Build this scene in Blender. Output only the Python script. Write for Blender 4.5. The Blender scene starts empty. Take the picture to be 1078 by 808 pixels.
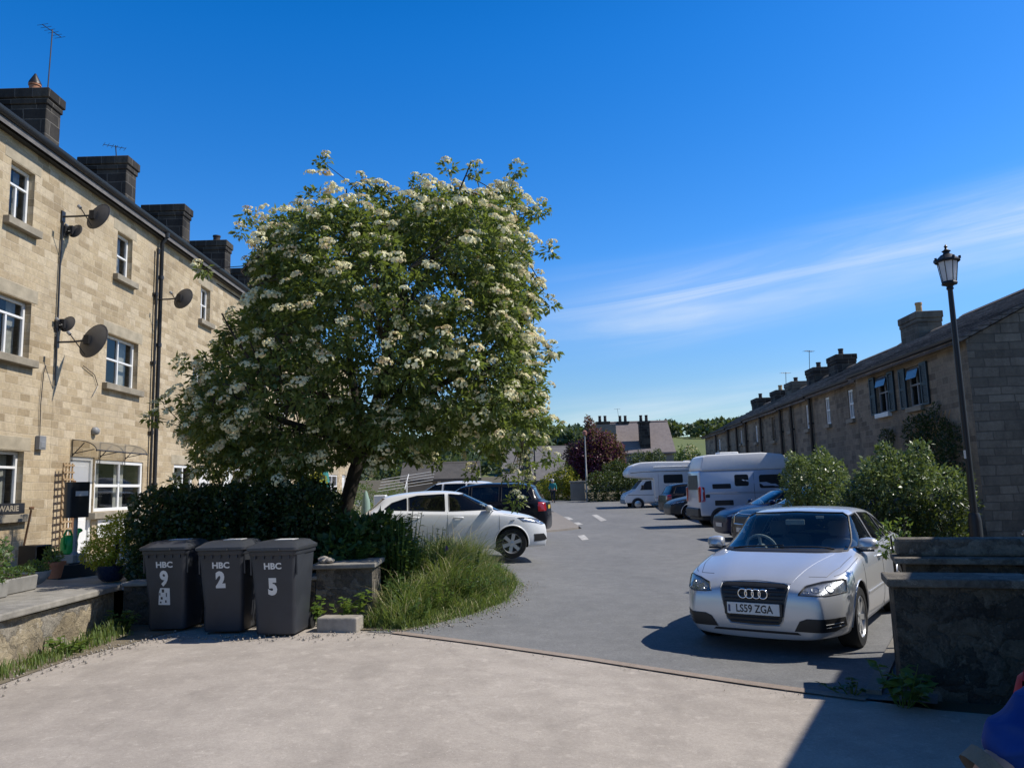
import bpy, bmesh, math, random
import numpy as np
from mathutils import Vector, Matrix, noise as mnoise
from mathutils.bvhtree import BVHTree
R = math.radians
SC = bpy.context.scene
COL = SC.collection
rng = np.random.default_rng(7)
random.seed(7)

# ---------------------------------------------------------------- scene helpers
def tag(o, label=None, cat=None, group=None, kind=None):
    if label: o['label'] = label
    if cat: o['category'] = cat
    if group: o['group'] = group
    if kind: o['kind'] = kind
    return o

def thing(name, label, cat, loc=(0, 0, 0), rz=0.0, group=None):
    o = bpy.data.objects.new(name, None)
    COL.objects.link(o)
    o.location = loc
    o.rotation_euler = (0, 0, rz)
    o.empty_display_size = .2
    return tag(o, label, cat, group)

def link_mesh(name, me, mats, parent=None, loc=None, rz=None):
    o = bpy.data.objects.new(name, me)
    COL.objects.link(o)
    for m in mats: me.materials.append(m)
    if parent is not None: o.parent = parent
    if loc is not None: o.location = loc
    if rz is not None: o.rotation_euler = (0, 0, rz)
    return o

class MB:
    """collects simple shapes and links them as one mesh object"""
    def __init__(s): s.v = []; s.f = []; s.m = []
    def add(s, vs, fs, mat=0, M=None):
        b = len(s.v)
        for p in vs:
            p = Vector(p)
            if M is not None: p = M @ p
            s.v.append(p)
        for f in fs:
            s.f.append([b + i for i in f]); s.m.append(mat)
        return s
    def box(s, c, d, mat=0, rz=0.0, M=None, taper=1.0):
        x, y, z = d[0] / 2, d[1] / 2, d[2] / 2
        vs = []
        for k, (sx, sy, sz) in enumerate([(-1,-1,-1),(1,-1,-1),(1,1,-1),(-1,1,-1),(-1,-1,1),(1,-1,1),(1,1,1),(-1,1,1)]):
            t = taper if sz > 0 else 1.0
            vs.append(Vector((sx * x * t, sy * y * t, sz * z)))
        m = Matrix.Translation(c) @ Matrix.Rotation(rz, 4, 'Z')
        if M is not None: m = M @ m
        return s.add(vs, [(0,3,2,1),(4,5,6,7),(0,1,5,4),(1,2,6,5),(2,3,7,6),(3,0,4,7)], mat, m)
    def tube(s, pts, r, n=8, mat=0, cap=True, closed=False, M=None):
        pts = [Vector(p) for p in pts]
        k = len(pts)
        rs = r if isinstance(r, (list, tuple)) else [r] * k
        b = []; ref = None
        for i, p in enumerate(pts):
            if closed: d = pts[(i + 1) % k] - pts[i - 1]
            else: d = pts[min(i + 1, k - 1)] - pts[max(i - 1, 0)]
            if d.length < 1e-9: d = Vector((0, 0, 1))
            d.normalize()
            if ref is None:
                ref = Vector((0, 0, 1)) if abs(d.z) < .9 else Vector((1, 0, 0))
            u = d.cross(ref)
            if u.length < 1e-6: u = d.orthogonal()
            u.normalize(); w = u.cross(d); ref = w if abs(w.dot(d)) < .9 else ref
            ref = w
            for j in range(n):
                a = 2 * math.pi * j / n
                b.append(p + (u * math.cos(a) + w * math.sin(a)) * rs[i])
        fs = []
        for i in range(k if closed else k - 1):
            i2 = (i + 1) % k
            for j in range(n):
                j2 = (j + 1) % n
                fs.append((i * n + j, i * n + j2, i2 * n + j2, i2 * n + j))
        if cap and not closed:
            fs.append(tuple(range(n))[::-1]); fs.append(tuple((k - 1) * n + j for j in range(n)))
        return s.add(b, fs, mat, M)
    def lathe(s, prof, n=16, mat=0, M=None, cap=True):
        vs = []; fs = []
        for r, z in prof:
            for j in range(n):
                a = 2 * math.pi * j / n
                vs.append((r * math.cos(a), r * math.sin(a), z))
        k = len(prof)
        for i in range(k - 1):
            for j in range(n):
                j2 = (j + 1) % n
                fs.append((i * n + j, i * n + j2, (i + 1) * n + j2, (i + 1) * n + j))
        if cap:
            fs.append(tuple(range(n))[::-1]); fs.append(tuple((k - 1) * n + j for j in range(n)))
        return s.add(vs, fs, mat, M)
    def prism(s, poly, a0, a1, axis='y', mat=0, M=None):
        """extrude a 2-D polygon along an axis; poly is (x,z) for y, (y,z) for x, (x,y) for z"""
        def p3(p, a):
            if axis == 'y': return (p[0], a, p[1])
            if axis == 'x': return (a, p[0], p[1])
            return (p[0], p[1], a)
        n = len(poly)
        vs = [p3(p, a0) for p in poly] + [p3(p, a1) for p in poly]
        fs = [tuple(range(n)), tuple(range(2 * n - 1, n - 1, -1))]
        for i in range(n):
            j = (i + 1) % n
            fs.append((i, n + i, n + j, j))
        return s.add(vs, fs, mat, M)
    def build(s, name, mats, parent=None, loc=None, rz=None, bevel=0.0, seg=1, smooth=None, fix=True, merge=False):
        me = bpy.data.meshes.new(name)
        me.from_pydata([tuple(p) for p in s.v], [], s.f)
        if not isinstance(mats, (list, tuple)): mats = [mats]
        me.polygons.foreach_set('material_index', s.m)
        if fix or bevel or merge:
            bm = bmesh.new(); bm.from_mesh(me)
            if merge: bmesh.ops.remove_doubles(bm, verts=bm.verts, dist=2e-4)
            if fix: bmesh.ops.recalc_face_normals(bm, faces=bm.faces)
            if bevel:
                es = [e for e in bm.edges if len(e.link_faces) == 2 and e.calc_face_angle(0) > R(25)]
                bmesh.ops.bevel(bm, geom=es, offset=bevel, segments=seg, affect='EDGES', profile=.5, clamp_overlap=True)
            bm.to_mesh(me); bm.free()
        if smooth is not None:
            me.polygons.foreach_set('use_smooth', [True] * len(me.polygons))
            me.set_sharp_from_angle(angle=R(smooth))
        me.update()
        return link_mesh(name, me, mats, parent, loc, rz)

def np_mesh(name, V, F, mats, parent=None, midx=None, smooth=False, loc=None):
    """fast mesh from arrays; F is (n,4) or (n,3)"""
    me = bpy.data.meshes.new(name)
    V = np.asarray(V, dtype=np.float32); F = np.asarray(F, dtype=np.int32)
    n, k = F.shape
    me.vertices.add(len(V)); me.vertices.foreach_set('co', V.ravel())
    me.loops.add(n * k); me.loops.foreach_set('vertex_index', F.ravel())
    me.polygons.add(n)
    me.polygons.foreach_set('loop_start', np.arange(0, n * k, k, dtype=np.int32))
    me.polygons.foreach_set('loop_total', np.full(n, k, dtype=np.int32))
    if midx is not None: me.polygons.foreach_set('material_index', np.asarray(midx, dtype=np.int32))
    if smooth: me.polygons.foreach_set('use_smooth', np.ones(n, dtype=bool))
    me.update(calc_edges=True); me.validate()
    return link_mesh(name, me, mats if isinstance(mats, (list, tuple)) else [mats], parent, loc)

def copy_tree(o, parent=None):
    c = o.copy(); COL.objects.link(c)
    if parent is not None: c.parent = parent
    for ch in list(o.children): copy_tree(ch, c)
    return c

_txt = {}
def text_geo(s, size=1.0, bold=0.0, sx=1.0, ext=0.0):
    cu = bpy.data.curves.new('lettering', 'FONT')
    cu.body = s; cu.size = size; cu.offset = bold; cu.extrude = ext
    cu.align_x = 'CENTER'; cu.align_y = 'CENTER'; cu.resolution_u = 3
    o = bpy.data.objects.new('lettering', cu); COL.objects.link(o)
    dg = bpy.context.evaluated_depsgraph_get()
    me = o.evaluated_get(dg).to_mesh()
    vs = [Vector((v.co.x * sx, v.co.y, v.co.z)) for v in me.vertices]
    fs = [tuple(p.vertices) for p in me.polygons]
    o.evaluated_get(dg).to_mesh_clear()
    bpy.data.objects.remove(o); bpy.data.curves.remove(cu)
    return vs, fs

# ---------------------------------------------------------------- terrain
def smst(t):
    t = min(1.0, max(0.0, t)); return t * t * (3 - 2 * t)
def zg(x, y):
    yy = max(0.0, y - 9)
    r = .003 * min(yy, 60)
    l = .15 + .010 * min(yy, 40)
    return r + smst((2.5 - x) / 5) * l + max(0.0, min(y, 150) - 46) * .030

# ---------------------------------------------------------------- materials
class NT:
    def __init__(s, name):
        s.m = bpy.data.materials.new(name); s.m.use_nodes = True
        s.t = s.m.node_tree; s.b = s.t.nodes['Principled BSDF']; s.o = s.t.nodes['Material Output']
    def n(s, typ, ins=None, **props):
        nd = s.t.nodes.new(typ)
        for k, v in props.items(): setattr(nd, k, v)
        if ins:
            for k, v in ins.items(): s.set(nd, k, v)
        return nd
    def set(s, nd, k, v):
        sock = nd.inputs[k]
        if isinstance(v, bpy.types.NodeSocket): s.t.links.new(v, sock)
        else:
            if isinstance(v, (tuple, list)) and len(v) == 3 and sock.type == 'RGBA': v = (*v, 1)
            sock.default_value = v
    def pos(s): return s.n('ShaderNodeNewGeometry').outputs['Position']
    def obj(s): return s.n('ShaderNodeTexCoord').outputs['Object']
    def noise(s, scale, detail=4, rough=.55, vec=None, dist=0.0):
        nd = s.n('ShaderNodeTexNoise', {'Scale': scale, 'Detail': detail, 'Roughness': rough, 'Distortion': dist})
        s.set(nd, 'Vector', vec if vec is not None else s.pos()); return nd.outputs['Fac']
    def scalevec(s, vec, sc):
        return s.n('ShaderNodeMapping', {'Vector': vec, 'Scale': sc}).outputs['Vector']
    def ramp(s, fac, stops, interp='LINEAR'):
        nd = s.n('ShaderNodeValToRGB', {'Fac': fac}); cr = nd.color_ramp; cr.interpolation = interp
        while len(cr.elements) < len(stops): cr.elements.new(.5)
        for e, (p, c) in zip(cr.elements, stops):
            e.position = p; e.color = (*c, 1) if isinstance(c, (tuple, list)) else (c, c, c, 1)
        return nd.outputs['Color']
    def mix(s, f, a, b, blend='MIX'):
        nd = s.n('ShaderNodeMix', data_type='RGBA', blend_type=blend)
        s.set(nd, 0, f); s.set(nd, 6, a); s.set(nd, 7, b); return nd.outputs[2]
    def math(s, op, a, b=0.0, c=None):
        nd = s.n('ShaderNodeMath', operation=op); s.set(nd, 0, a); s.set(nd, 1, b)
        if c is not None: s.set(nd, 2, c)
        return nd.outputs[0]
    def bump(s, h, strength=.3, dist=.02, nrm=None):
        nd = s.n('ShaderNodeBump', {'Height': h, 'Strength': strength, 'Distance': dist})
        if nrm is not None: s.set(nd, 'Normal', nrm)
        return nd.outputs['Normal']
    def fin(s, color=None, rough=.6, metal=0.0, normal=None, spec=.5, coat=0.0):
        if color is not None: s.set(s.b, 'Base Color', color)
        s.set(s.b, 'Roughness', rough); s.set(s.b, 'Metallic', metal)
        s.set(s.b, 'Specular IOR Level', spec)
        if coat: s.set(s.b, 'Coat Weight', coat); s.set(s.b, 'Coat Roughness', .04)
        if normal is not None: s.set(s.b, 'Normal', normal)
        return s.m

def sRGB(h):
    h = h.lstrip('#'); c = [int(h[i:i + 2], 16) / 255 for i in (0, 2, 4)]
    return tuple(x / 12.92 if x <= .04045 else ((x + .055) / 1.055) ** 2.4 for x in c)

def m_simple(name, col, rough=.5, metal=0.0, var=.12, scale=6, bump=0.0, spec=.5, coat=0.0):
    t = NT(name)
    f = t.noise(scale, 5, .6, t.obj())
    c = t.ramp(f, [(.25, tuple(x * (1 - var) for x in col)), (.75, tuple(min(1, x * (1 + var)) for x in col))])
    nr = t.bump(t.noise(scale * 9, 3, .6, t.obj()), bump, .01) if bump else None
    rr = t.ramp(f, [(.2, max(0.0, rough - .06)), (.8, min(1.0, rough + .08))])
    return t.fin(c, rr, metal, nr, spec, coat)

def m_stone(name, cols, mortar, bw=.46, bh=.205, msize=.010, soot=.0, sootcol=(.03, .028, .025), bump=.5, bias=0.0, sootlo=.48):
    """coursed stone blocks: works on any upright wall (u along the wall, v = height)"""
    t = NT(name)
    g = t.n('ShaderNodeNewGeometry')
    P, Nn = g.outputs['Position'], g.outputs['True Normal']
    sp = t.n('ShaderNodeSeparateXYZ', {'Vector': P}).outputs
    sn = t.n('ShaderNodeSeparateXYZ', {'Vector': Nn}).outputs
    ax = t.math('GREATER_THAN', t.math('ABSOLUTE', sn[0]), t.math('ABSOLUTE', sn[1]))
    u = t.math('ADD', t.math('MULTIPLY', sp[1], ax), t.math('MULTIPLY', sp[0], t.math('SUBTRACT', 1.0, ax)))
    wob = t.math('MULTIPLY', t.math('SUBTRACT', t.noise(1.3, 3, .5, P), .5), .06)
    v = t.math('ADD', sp[2], wob)
    u = t.math('ADD', u, t.math('MULTIPLY', t.math('SUBTRACT', t.noise(2.1, 2, .5, P), .5), .12))
    v = t.math('ADD', v, t.math('MULTIPLY', t.math('SINE', t.math('MULTIPLY', sp[2], 5.3)), bh * .16))
    vec = t.n('ShaderNodeCombineXYZ', {'X': u, 'Y': v, 'Z': 0.0}).outputs[0]
    br = t.n('ShaderNodeTexBrick', {'Vector': vec, 'Color1': (0, 0, 0), 'Color2': (1, 1, 1), 'Mortar': (.5, .5, .5),
             'Scale': 1.0, 'Mortar Size': msize, 'Mortar Smooth': .35, 'Bias': bias, 'Brick Width': bw, 'Row Height': bh},
             offset=.5, offset_frequency=2, squash=.7, squash_frequency=3)
    n = len(cols)
    rnd = t.n('ShaderNodeSeparateColor', {'Color': br.outputs['Color']}).outputs[0]
    rnd2 = t.math('ADD', t.math('MULTIPLY', rnd, .7), t.math('MULTIPLY', t.noise(.9, 4, .6, P), .3))
    c = t.ramp(rnd2, [(.12 + .76 * i / (n - 1), cols[i]) for i in range(n)])
    fine = t.noise(14, 6, .65, P)
    c = t.mix(.55, c, t.ramp(fine, [(.28, .45), (.72, 1.0)]), 'MULTIPLY')
    big = t.noise(.55, 4, .6, P)
    c = t.mix(t.ramp(big, [(.35, 0.0), (.7, .35)]), c, tuple(x * .62 for x in cols[0]))
    c = t.mix(t.math('MULTIPLY', br.outputs['Fac'], .8), c, mortar)
    if soot > 0:
        sv = t.n('ShaderNodeCombineXYZ', {'X': u, 'Y': t.math('MULTIPLY', sp[2], .45), 'Z': sp[0]}).outputs[0]
        sf = t.ramp(t.noise(1.1, 6, .7, sv), [(sootlo, 0.0), (sootlo + .22, soot)])
        c = t.mix(sf, c, sootcol)
    h = t.math('ADD', t.math('MULTIPLY', t.math('SUBTRACT', 1.0, br.outputs['Fac']), .8), t.math('MULTIPLY', fine, .7))
    h = t.math('ADD', h, t.math('MULTIPLY', rnd, .25))
    return t.fin(c, .9, 0, t.bump(h, bump, .02), .25)

def m_rubble(name, cols, dark, scale=3.0, bump=.7, mossc=None):
    t = NT(name); P0 = t.pos()
    wv = t.n('ShaderNodeTexNoise', {'Vector': P0, 'Scale': 2.6, 'Detail': 5.0, 'Roughness': .65})
    P = t.n('ShaderNodeVectorMath', {0: P0, 1: t.n('ShaderNodeVectorMath', {0: wv.outputs['Color'], 1: (.55, .55, .55)}, operation='MULTIPLY').outputs[0]}, operation='ADD').outputs[0]
    vor = t.n('ShaderNodeTexVoronoi', {'Vector': t.scalevec(P, (1, 1, 1.7)), 'Scale': scale, 'Randomness': 1.0}, feature='F1')
    edge = t.n('ShaderNodeTexVoronoi', {'Vector': t.scalevec(P, (1, 1, 1.7)), 'Scale': scale, 'Randomness': 1.0}, feature='DISTANCE_TO_EDGE')
    r = t.n('ShaderNodeSeparateColor', {'Color': vor.outputs['Color']}).outputs[0]
    n = len(cols)
    c = t.ramp(r, [(.1 + .8 * i / (n - 1), cols[i]) for i in range(n)])
    f1 = t.noise(5, 7, .7, P); f2 = t.noise(24, 5, .7, P)
    c = t.mix(t.ramp(f1, [(.46, 0.0), (.64, .6)]), c, dark)
    c = t.mix(.6, c, t.ramp(f2, [(.3, .4), (.7, 1.15)]), 'MULTIPLY')
    c = t.mix(t.ramp(t.noise(9, 6, .8, P), [(.56, 0.0), (.66, .55)]), c, tuple(min(1, x * 1.5) for x in cols[-1]))
    ef = t.ramp(edge.outputs['Distance'], [(.0, .45), (.05, 0.0)])
    c = t.mix(ef, c, dark)
    if mossc: c = t.mix(t.ramp(t.noise(3.3, 5, .7, P), [(.55, 0.0), (.7, .6)]), c, mossc)
    h = t.math('ADD', t.math('MINIMUM', t.math('MULTIPLY', edge.outputs['Distance'], 3.0), .5), t.math('MULTIPLY', f2, .6))
    h = t.math('ADD', h, t.math('MULTIPLY', f1, .8))
    return t.fin(c, .93, 0, t.bump(h, bump, .03), .2)

def m_leaf(name, cols, trans=.35, rough=.45, spec=.4):
    t = NT(name)
    g = t.n('ShaderNodeNewGeometry')
    f = t.math('ADD', t.math('MULTIPLY', g.outputs['Random Per Island'], .65), t.math('MULTIPLY', t.noise(1.6, 3, .5, g.outputs['Position']), .35))
    n = len(cols)
    c = t.ramp(f, [(.1 + .8 * i / (n - 1), cols[i]) for i in range(n)])
    t.set(t.b, 'Base Color', c); t.set(t.b, 'Roughness', rough); t.set(t.b, 'Specular IOR Level', spec)
    tr = t.n('ShaderNodeBsdfTranslucent', {'Color': t.mix(.5, c, (.35, .45, .05), 'MIX')})
    mx = t.n('ShaderNodeMixShader', {0: trans, 1: t.b.outputs[0], 2: tr.outputs[0]})
    t.t.links.new(mx.outputs[0], t.o.inputs['Surface'])
    return t.m

def m_glass(name, tint=(.5, .55, .55), rough=.02, opacity=.35, body=(.01, .012, .014)):
    """thin pane: part clear, part dark, with a mirror-like reflection by fresnel"""
    t = NT(name)
    tr = t.n('ShaderNodeBsdfTransparent', {'Color': (*tint, 1)})
    df = t.n('ShaderNodeBsdfDiffuse', {'Color': (*body, 1)})
    m1 = t.n('ShaderNodeMixShader', {0: opacity, 1: tr.outputs[0], 2: df.outputs[0]})
    gl = t.n('ShaderNodeBsdfGlossy', {'Color': (1, 1, 1, 1), 'Roughness': rough})
    fc = t.n('ShaderNodeLayerWeight', {'Blend': .5}).outputs['Facing']
    fr = t.math('ADD', t.math('MULTIPLY', t.math('POWER', fc, 5.0), .95), .05)
    wob = t.bump(t.noise(1.2, 2, .5, t.obj()), .05, .02)
    t.set(gl, 'Normal', wob)
    m2 = t.n('ShaderNodeMixShader', {0: fr, 1: m1.outputs[0], 2: gl.outputs[0]})
    t.t.links.new(m2.outputs[0], t.o.inputs['Surface'])
    return t.m

M = {}
# buff sandstone of the tall terrace on the left
M['buff'] = m_stone('buff_sandstone', [(.40,.31,.19), (.54,.425,.27), (.62,.50,.325), (.67,.55,.37), (.74,.62,.44)], (.64,.535,.38), .38, .15, .007, .5, (.27,.215,.15), .8)
M['trim'] = m_simple('weathered_sandstone_trim', (.40,.345,.25), .9, var=.3, scale=3, bump=.4, spec=.2)
M['sill'] = m_simple('grey_sandstone_sill', (.30,.265,.205), .9, var=.3, scale=4, bump=.4, spec=.2)
# darker gritstone of the cottages on the right
M['grit'] = m_stone('dark_gritstone', [(.19,.155,.115), (.28,.232,.17), (.335,.277,.20), (.39,.32,.23), (.30,.247,.185)], (.30,.255,.195), .42, .17, .010, .6, (.04,.036,.032), .6)
M['gable'] = m_stone('gable_gritstone', [(.15,.133,.11), (.23,.20,.16), (.28,.243,.195), (.33,.288,.228)], (.11,.098,.082), .62, .215, .016, .55, (.05,.046,.042), .7)
M['chim'] = m_stone('sooty_chimney_stone', [(.030,.028,.026), (.055,.05,.045), (.09,.082,.07), (.15,.135,.108)], (.19,.175,.15), .62, .31, .014, .6, (.014,.014,.014), .6, sootlo=.4)
M['chimpale'] = m_stone('pale_chimney_stone', [(.10,.09,.075), (.18,.165,.135), (.25,.225,.18)], (.2,.18,.15), .5, .25, .012, .6, (.04,.038,.035), .6)  # chimney stone in paler tones
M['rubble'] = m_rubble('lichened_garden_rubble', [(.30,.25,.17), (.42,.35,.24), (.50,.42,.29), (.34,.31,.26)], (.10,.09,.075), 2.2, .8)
M['rubdark'] = m_rubble('dark_rubble', [(.075,.067,.055), (.12,.105,.085), (.17,.145,.11)], (.022,.02,.018), 4.0, .8, (.03,.035,.018))  # rubble pattern in much darker tones, with random greenish patches
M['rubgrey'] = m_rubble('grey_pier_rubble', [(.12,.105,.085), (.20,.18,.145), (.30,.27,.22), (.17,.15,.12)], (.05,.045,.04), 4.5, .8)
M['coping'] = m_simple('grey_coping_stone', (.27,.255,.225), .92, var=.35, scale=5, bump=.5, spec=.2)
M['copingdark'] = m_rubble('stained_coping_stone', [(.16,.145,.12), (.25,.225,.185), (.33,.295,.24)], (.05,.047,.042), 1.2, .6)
M['flag'] = m_simple('stone_flags', (.33,.30,.25), .9, var=.3, scale=3, bump=.3, spec=.2)
M['block'] = m_simple('loose_pale_stone', (.33,.30,.255), .9, var=.25, scale=8, bump=.5, spec=.2)
M['white'] = m_simple('white_upvc', (.80,.80,.78), .35, var=.04, scale=3)
M['whitedoor'] = m_simple('white_door', (.78,.78,.77), .35, var=.05, scale=3)
M['pane'] = m_glass('window_pane', (.80,.83,.82), .02, .12, (.02,.025,.028))
M['curtain'] = m_simple('pale_curtain', (.55,.53,.48), .9, var=.25, scale=14)
M['roomdark'] = m_simple('dark_room', (.03,.03,.03), .9, var=.3)
M['black'] = m_simple('black_paint', (.018,.018,.02), .42, var=.2)
M['gutter'] = m_simple('black_gutter', (.022,.022,.024), .4, var=.25, scale=2)
M['cast'] = m_simple('black_cast_iron', (.014,.014,.016), .45, var=.2)
M['dish'] = m_simple('grey_dish_mesh', (.085,.08,.075), .6, var=.15)
M['metal'] = m_simple('galvanised_metal', (.42,.43,.44), .4, .8, var=.15)
M['greypl'] = m_simple('grey_plastic', (.23,.235,.24), .5)
M['terra'] = m_simple('terracotta', (.46,.16,.075), .8, var=.2, scale=5, bump=.15)
M['pot'] = m_simple('chimney_pot_clay', (.42,.20,.11), .85, var=.3, scale=5)
M['potbuff'] = m_simple('buff_chimney_pot', (.50,.33,.16), .85, var=.25, scale=5)
M['potdark'] = m_simple('sooty_chimney_pot', (.05,.04,.036), .85, var=.3, scale=5)
def m_roof(name, c0, c1, c2, row=0):
    t = NT(name); P = t.pos()
    g = t.n('ShaderNodeNewGeometry')
    f = t.math('ADD', t.math('MULTIPLY', t.noise(2.4, 6, .7, P), .6), t.math('MULTIPLY', t.noise(11, 4, .6, P), .4))
    c = t.ramp(f, [(.3, c0), (.5, c1), (.72, c2)])
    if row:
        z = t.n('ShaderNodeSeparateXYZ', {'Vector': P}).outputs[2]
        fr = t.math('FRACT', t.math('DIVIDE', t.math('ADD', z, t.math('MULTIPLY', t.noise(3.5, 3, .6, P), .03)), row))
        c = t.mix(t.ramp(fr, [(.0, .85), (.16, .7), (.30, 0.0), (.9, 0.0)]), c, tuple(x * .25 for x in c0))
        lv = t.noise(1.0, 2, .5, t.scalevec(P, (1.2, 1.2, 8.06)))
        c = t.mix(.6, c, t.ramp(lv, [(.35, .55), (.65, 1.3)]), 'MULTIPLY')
    return t.fin(c, .85, 0, t.bump(t.noise(16, 5, .7, P), .5, .02), .3)
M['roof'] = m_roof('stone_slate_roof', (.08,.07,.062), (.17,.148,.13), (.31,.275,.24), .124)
M['slate'] = m_roof('grey_slate_roof', (.10,.095,.09), (.16,.15,.145), (.23,.215,.20))
M['slatepink'] = m_roof('purple_grey_slate_roof', (.16,.135,.13), (.23,.195,.185), (.29,.25,.23))
M['farstone'] = m_simple('far_stone_wall', (.24,.215,.18), .9, var=.25, scale=.8)
M['wood'] = m_simple('bleached_wood', (.38,.26,.14), .8, var=.25, scale=8)
M['woodo'] = m_simple('brown_wood', (.20,.10,.045), .8, var=.25, scale=8)
M['bark'] = m_simple('tree_bark', (.060,.052,.042), .95, var=.45, scale=9, bump=.7, spec=.2)
M['rubber'] = m_simple('tyre_rubber', (.018,.018,.018), .8, var=.25, scale=12, spec=.3)
# ---------------------------------------------------------------- ground, roads, paths (the setting)
def m_tarmac(name, base, warm, agg, patch, crack=0.0):
    t = NT(name); P = t.pos()
    fine = t.noise(120, 4, .75, P)
    gr = t.noise(38, 6, .8, P)
    big = t.noise(.35, 5, .6, t.scalevec(P, (1, .6, 1)))
    mid = t.noise(2.6, 6, .65, P)
    c = t.ramp(big, [(.3, base), (.7, warm)])
    c = t.mix(t.ramp(mid, [(.4, 0.0), (.75, patch)]), c, tuple(x * .68 for x in base))
    c = t.mix(t.ramp(t.noise(6.5, 7, .75, P), [(.55, 0.0), (.68, patch * .8)]), c, tuple(min(1, x * 1.35) for x in warm))
    c = t.mix(agg, c, t.ramp(fine, [(.3, .35), (.5, .95), (.75, 1.6)]), 'MULTIPLY')
    c = t.mix(agg, c, t.ramp(gr, [(.34, .55), (.5, 1.0), (.66, 1.35)]), 'MULTIPLY')
    st_ = t.noise(1.1, 6, .7, t.scalevec(P, (1, .45, 1)))
    c = t.mix(t.ramp(st_, [(.54, 0.0), (.68, patch * .55)]), c, tuple(x * .55 for x in base))
    sp = t.n('ShaderNodeTexVoronoi', {'Vector': P, 'Scale': 26.0, 'Randomness': 1.0}, feature='F1')
    c = t.mix(t.ramp(sp.outputs['Distance'], [(.06, .55), (.11, 0.0)]), c, tuple(min(1, x * 1.8) for x in warm))
    if crack:
        cv = t.n('ShaderNodeTexVoronoi', {'Vector': P, 'Scale': .55, 'Randomness': 1.0}, feature='DISTANCE_TO_EDGE')
        dd = t.math('ADD', cv.outputs['Distance'], t.math('MULTIPLY', t.math('SUBTRACT', t.noise(5, 5, .7, P), .5), .12))
        c = t.mix(t.ramp(t.math('ABSOLUTE', dd), [(.0, crack), (.012, 0.0)]), c, tuple(x * .3 for x in base))
    h = t.math('ADD', fine, t.math('MULTIPLY', mid, .6))
    return t.fin(c, .88, 0, t.bump(h, .35, .008), .3)
M['drive'] = m_tarmac('worn_pale_tarmac', (.372,.328,.282), (.452,.403,.348), .28, .60, .12)
M['road'] = m_tarmac('road_asphalt', (.168,.170,.171), (.222,.222,.218), .5, .5, 0.0)
M['pave'] = m_tarmac('pinkish_pavement', (.22,.20,.178), (.27,.245,.215), .4, .3)
M['bay'] = m_tarmac('pale_parking_bays', (.24,.205,.175), (.30,.255,.215), .4, .3)
M['slab'] = m_tarmac('paving_slabs', (.20,.185,.16), (.27,.25,.215), .4, .5)
M['setts'] = m_tarmac('kerb_setts', (.27,.215,.175), (.36,.30,.25), .4, .4)
M['paint'] = m_tarmac('worn_white_road_paint', (.40,.39,.37), (.60,.59,.56), .6, .9)
def m_earth(name, cols, s=3.0):
    t = NT(name); P = t.pos()
    f = t.math('ADD', t.math('MULTIPLY', t.noise(s, 8, .7, P), .6), t.math('MULTIPLY', t.noise(s * 12, 4, .7, P), .4))
    c = t.ramp(f, [(.25 + .5 * i / (len(cols) - 1), cols[i]) for i in range(len(cols))])
    return t.fin(c, .95, 0, t.bump(t.noise(s * 20, 4, .7, P), .6, .03), .2)
M['earth'] = m_earth('bare_earth', [(.07,.055,.038), (.12,.10,.065), (.09,.10,.04)])
M['meadow'] = m_earth('hill_meadow', [(.105,.135,.05), (.14,.168,.062), (.17,.19,.078)], .03)
M['soil'] = m_earth('gritty_edge_soil', [(.13,.105,.07), (.22,.185,.13), (.32,.28,.20)], 6)

def sheet(name, poly, dz, m, step=.5, label=None, side=0.0, kind='structure'):
    """a polygon laid over the terrain, dz above it"""
    bm = bmesh.new()
    vs = [bm.verts.new((x, y, 0)) for x, y in poly]
    bm.faces.new(vs)
    xs = [p[0] for p in poly]; ys = [p[1] for p in poly]
    for ax, lo, hi in ((0, min(xs), max(xs)), (1, min(ys), max(ys))):
        a = math.floor(lo / step) * step + step
        while a < hi:
            co = (a, 0, 0) if ax == 0 else (0, a, 0); no = (1, 0, 0) if ax == 0 else (0, 1, 0)
            bmesh.ops.bisect_plane(bm, geom=bm.verts[:] + bm.edges[:] + bm.faces[:], plane_co=co, plane_no=no, dist=1e-5)
            a += step
    for v in bm.verts: v.co.z = zg(v.co.x, v.co.y) + dz
    if side:
        ed = [e for e in bm.edges if len(e.link_faces) == 1]
        r = bmesh.ops.extrude_edge_only(bm, edges=ed)
        for g in r['geom']:
            if isinstance(g, bmesh.types.BMVert): g.co.z -= side
    bmesh.ops.recalc_face_normals(bm, faces=bm.faces)
    up = sum(f.normal.z for f in bm.faces)
    if up < 0: bmesh.ops.reverse_faces(bm, faces=bm.faces)
    me = bpy.data.meshes.new(name); bm.to_mesh(me); bm.free()
    me.polygons.foreach_set('use_smooth', [True] * len(me.polygons)); me.set_sharp_from_angle(angle=R(30))
    o = link_mesh(name, me, [m])
    if kind: o['kind'] = kind
    if label: o['label'] = label
    return o

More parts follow.
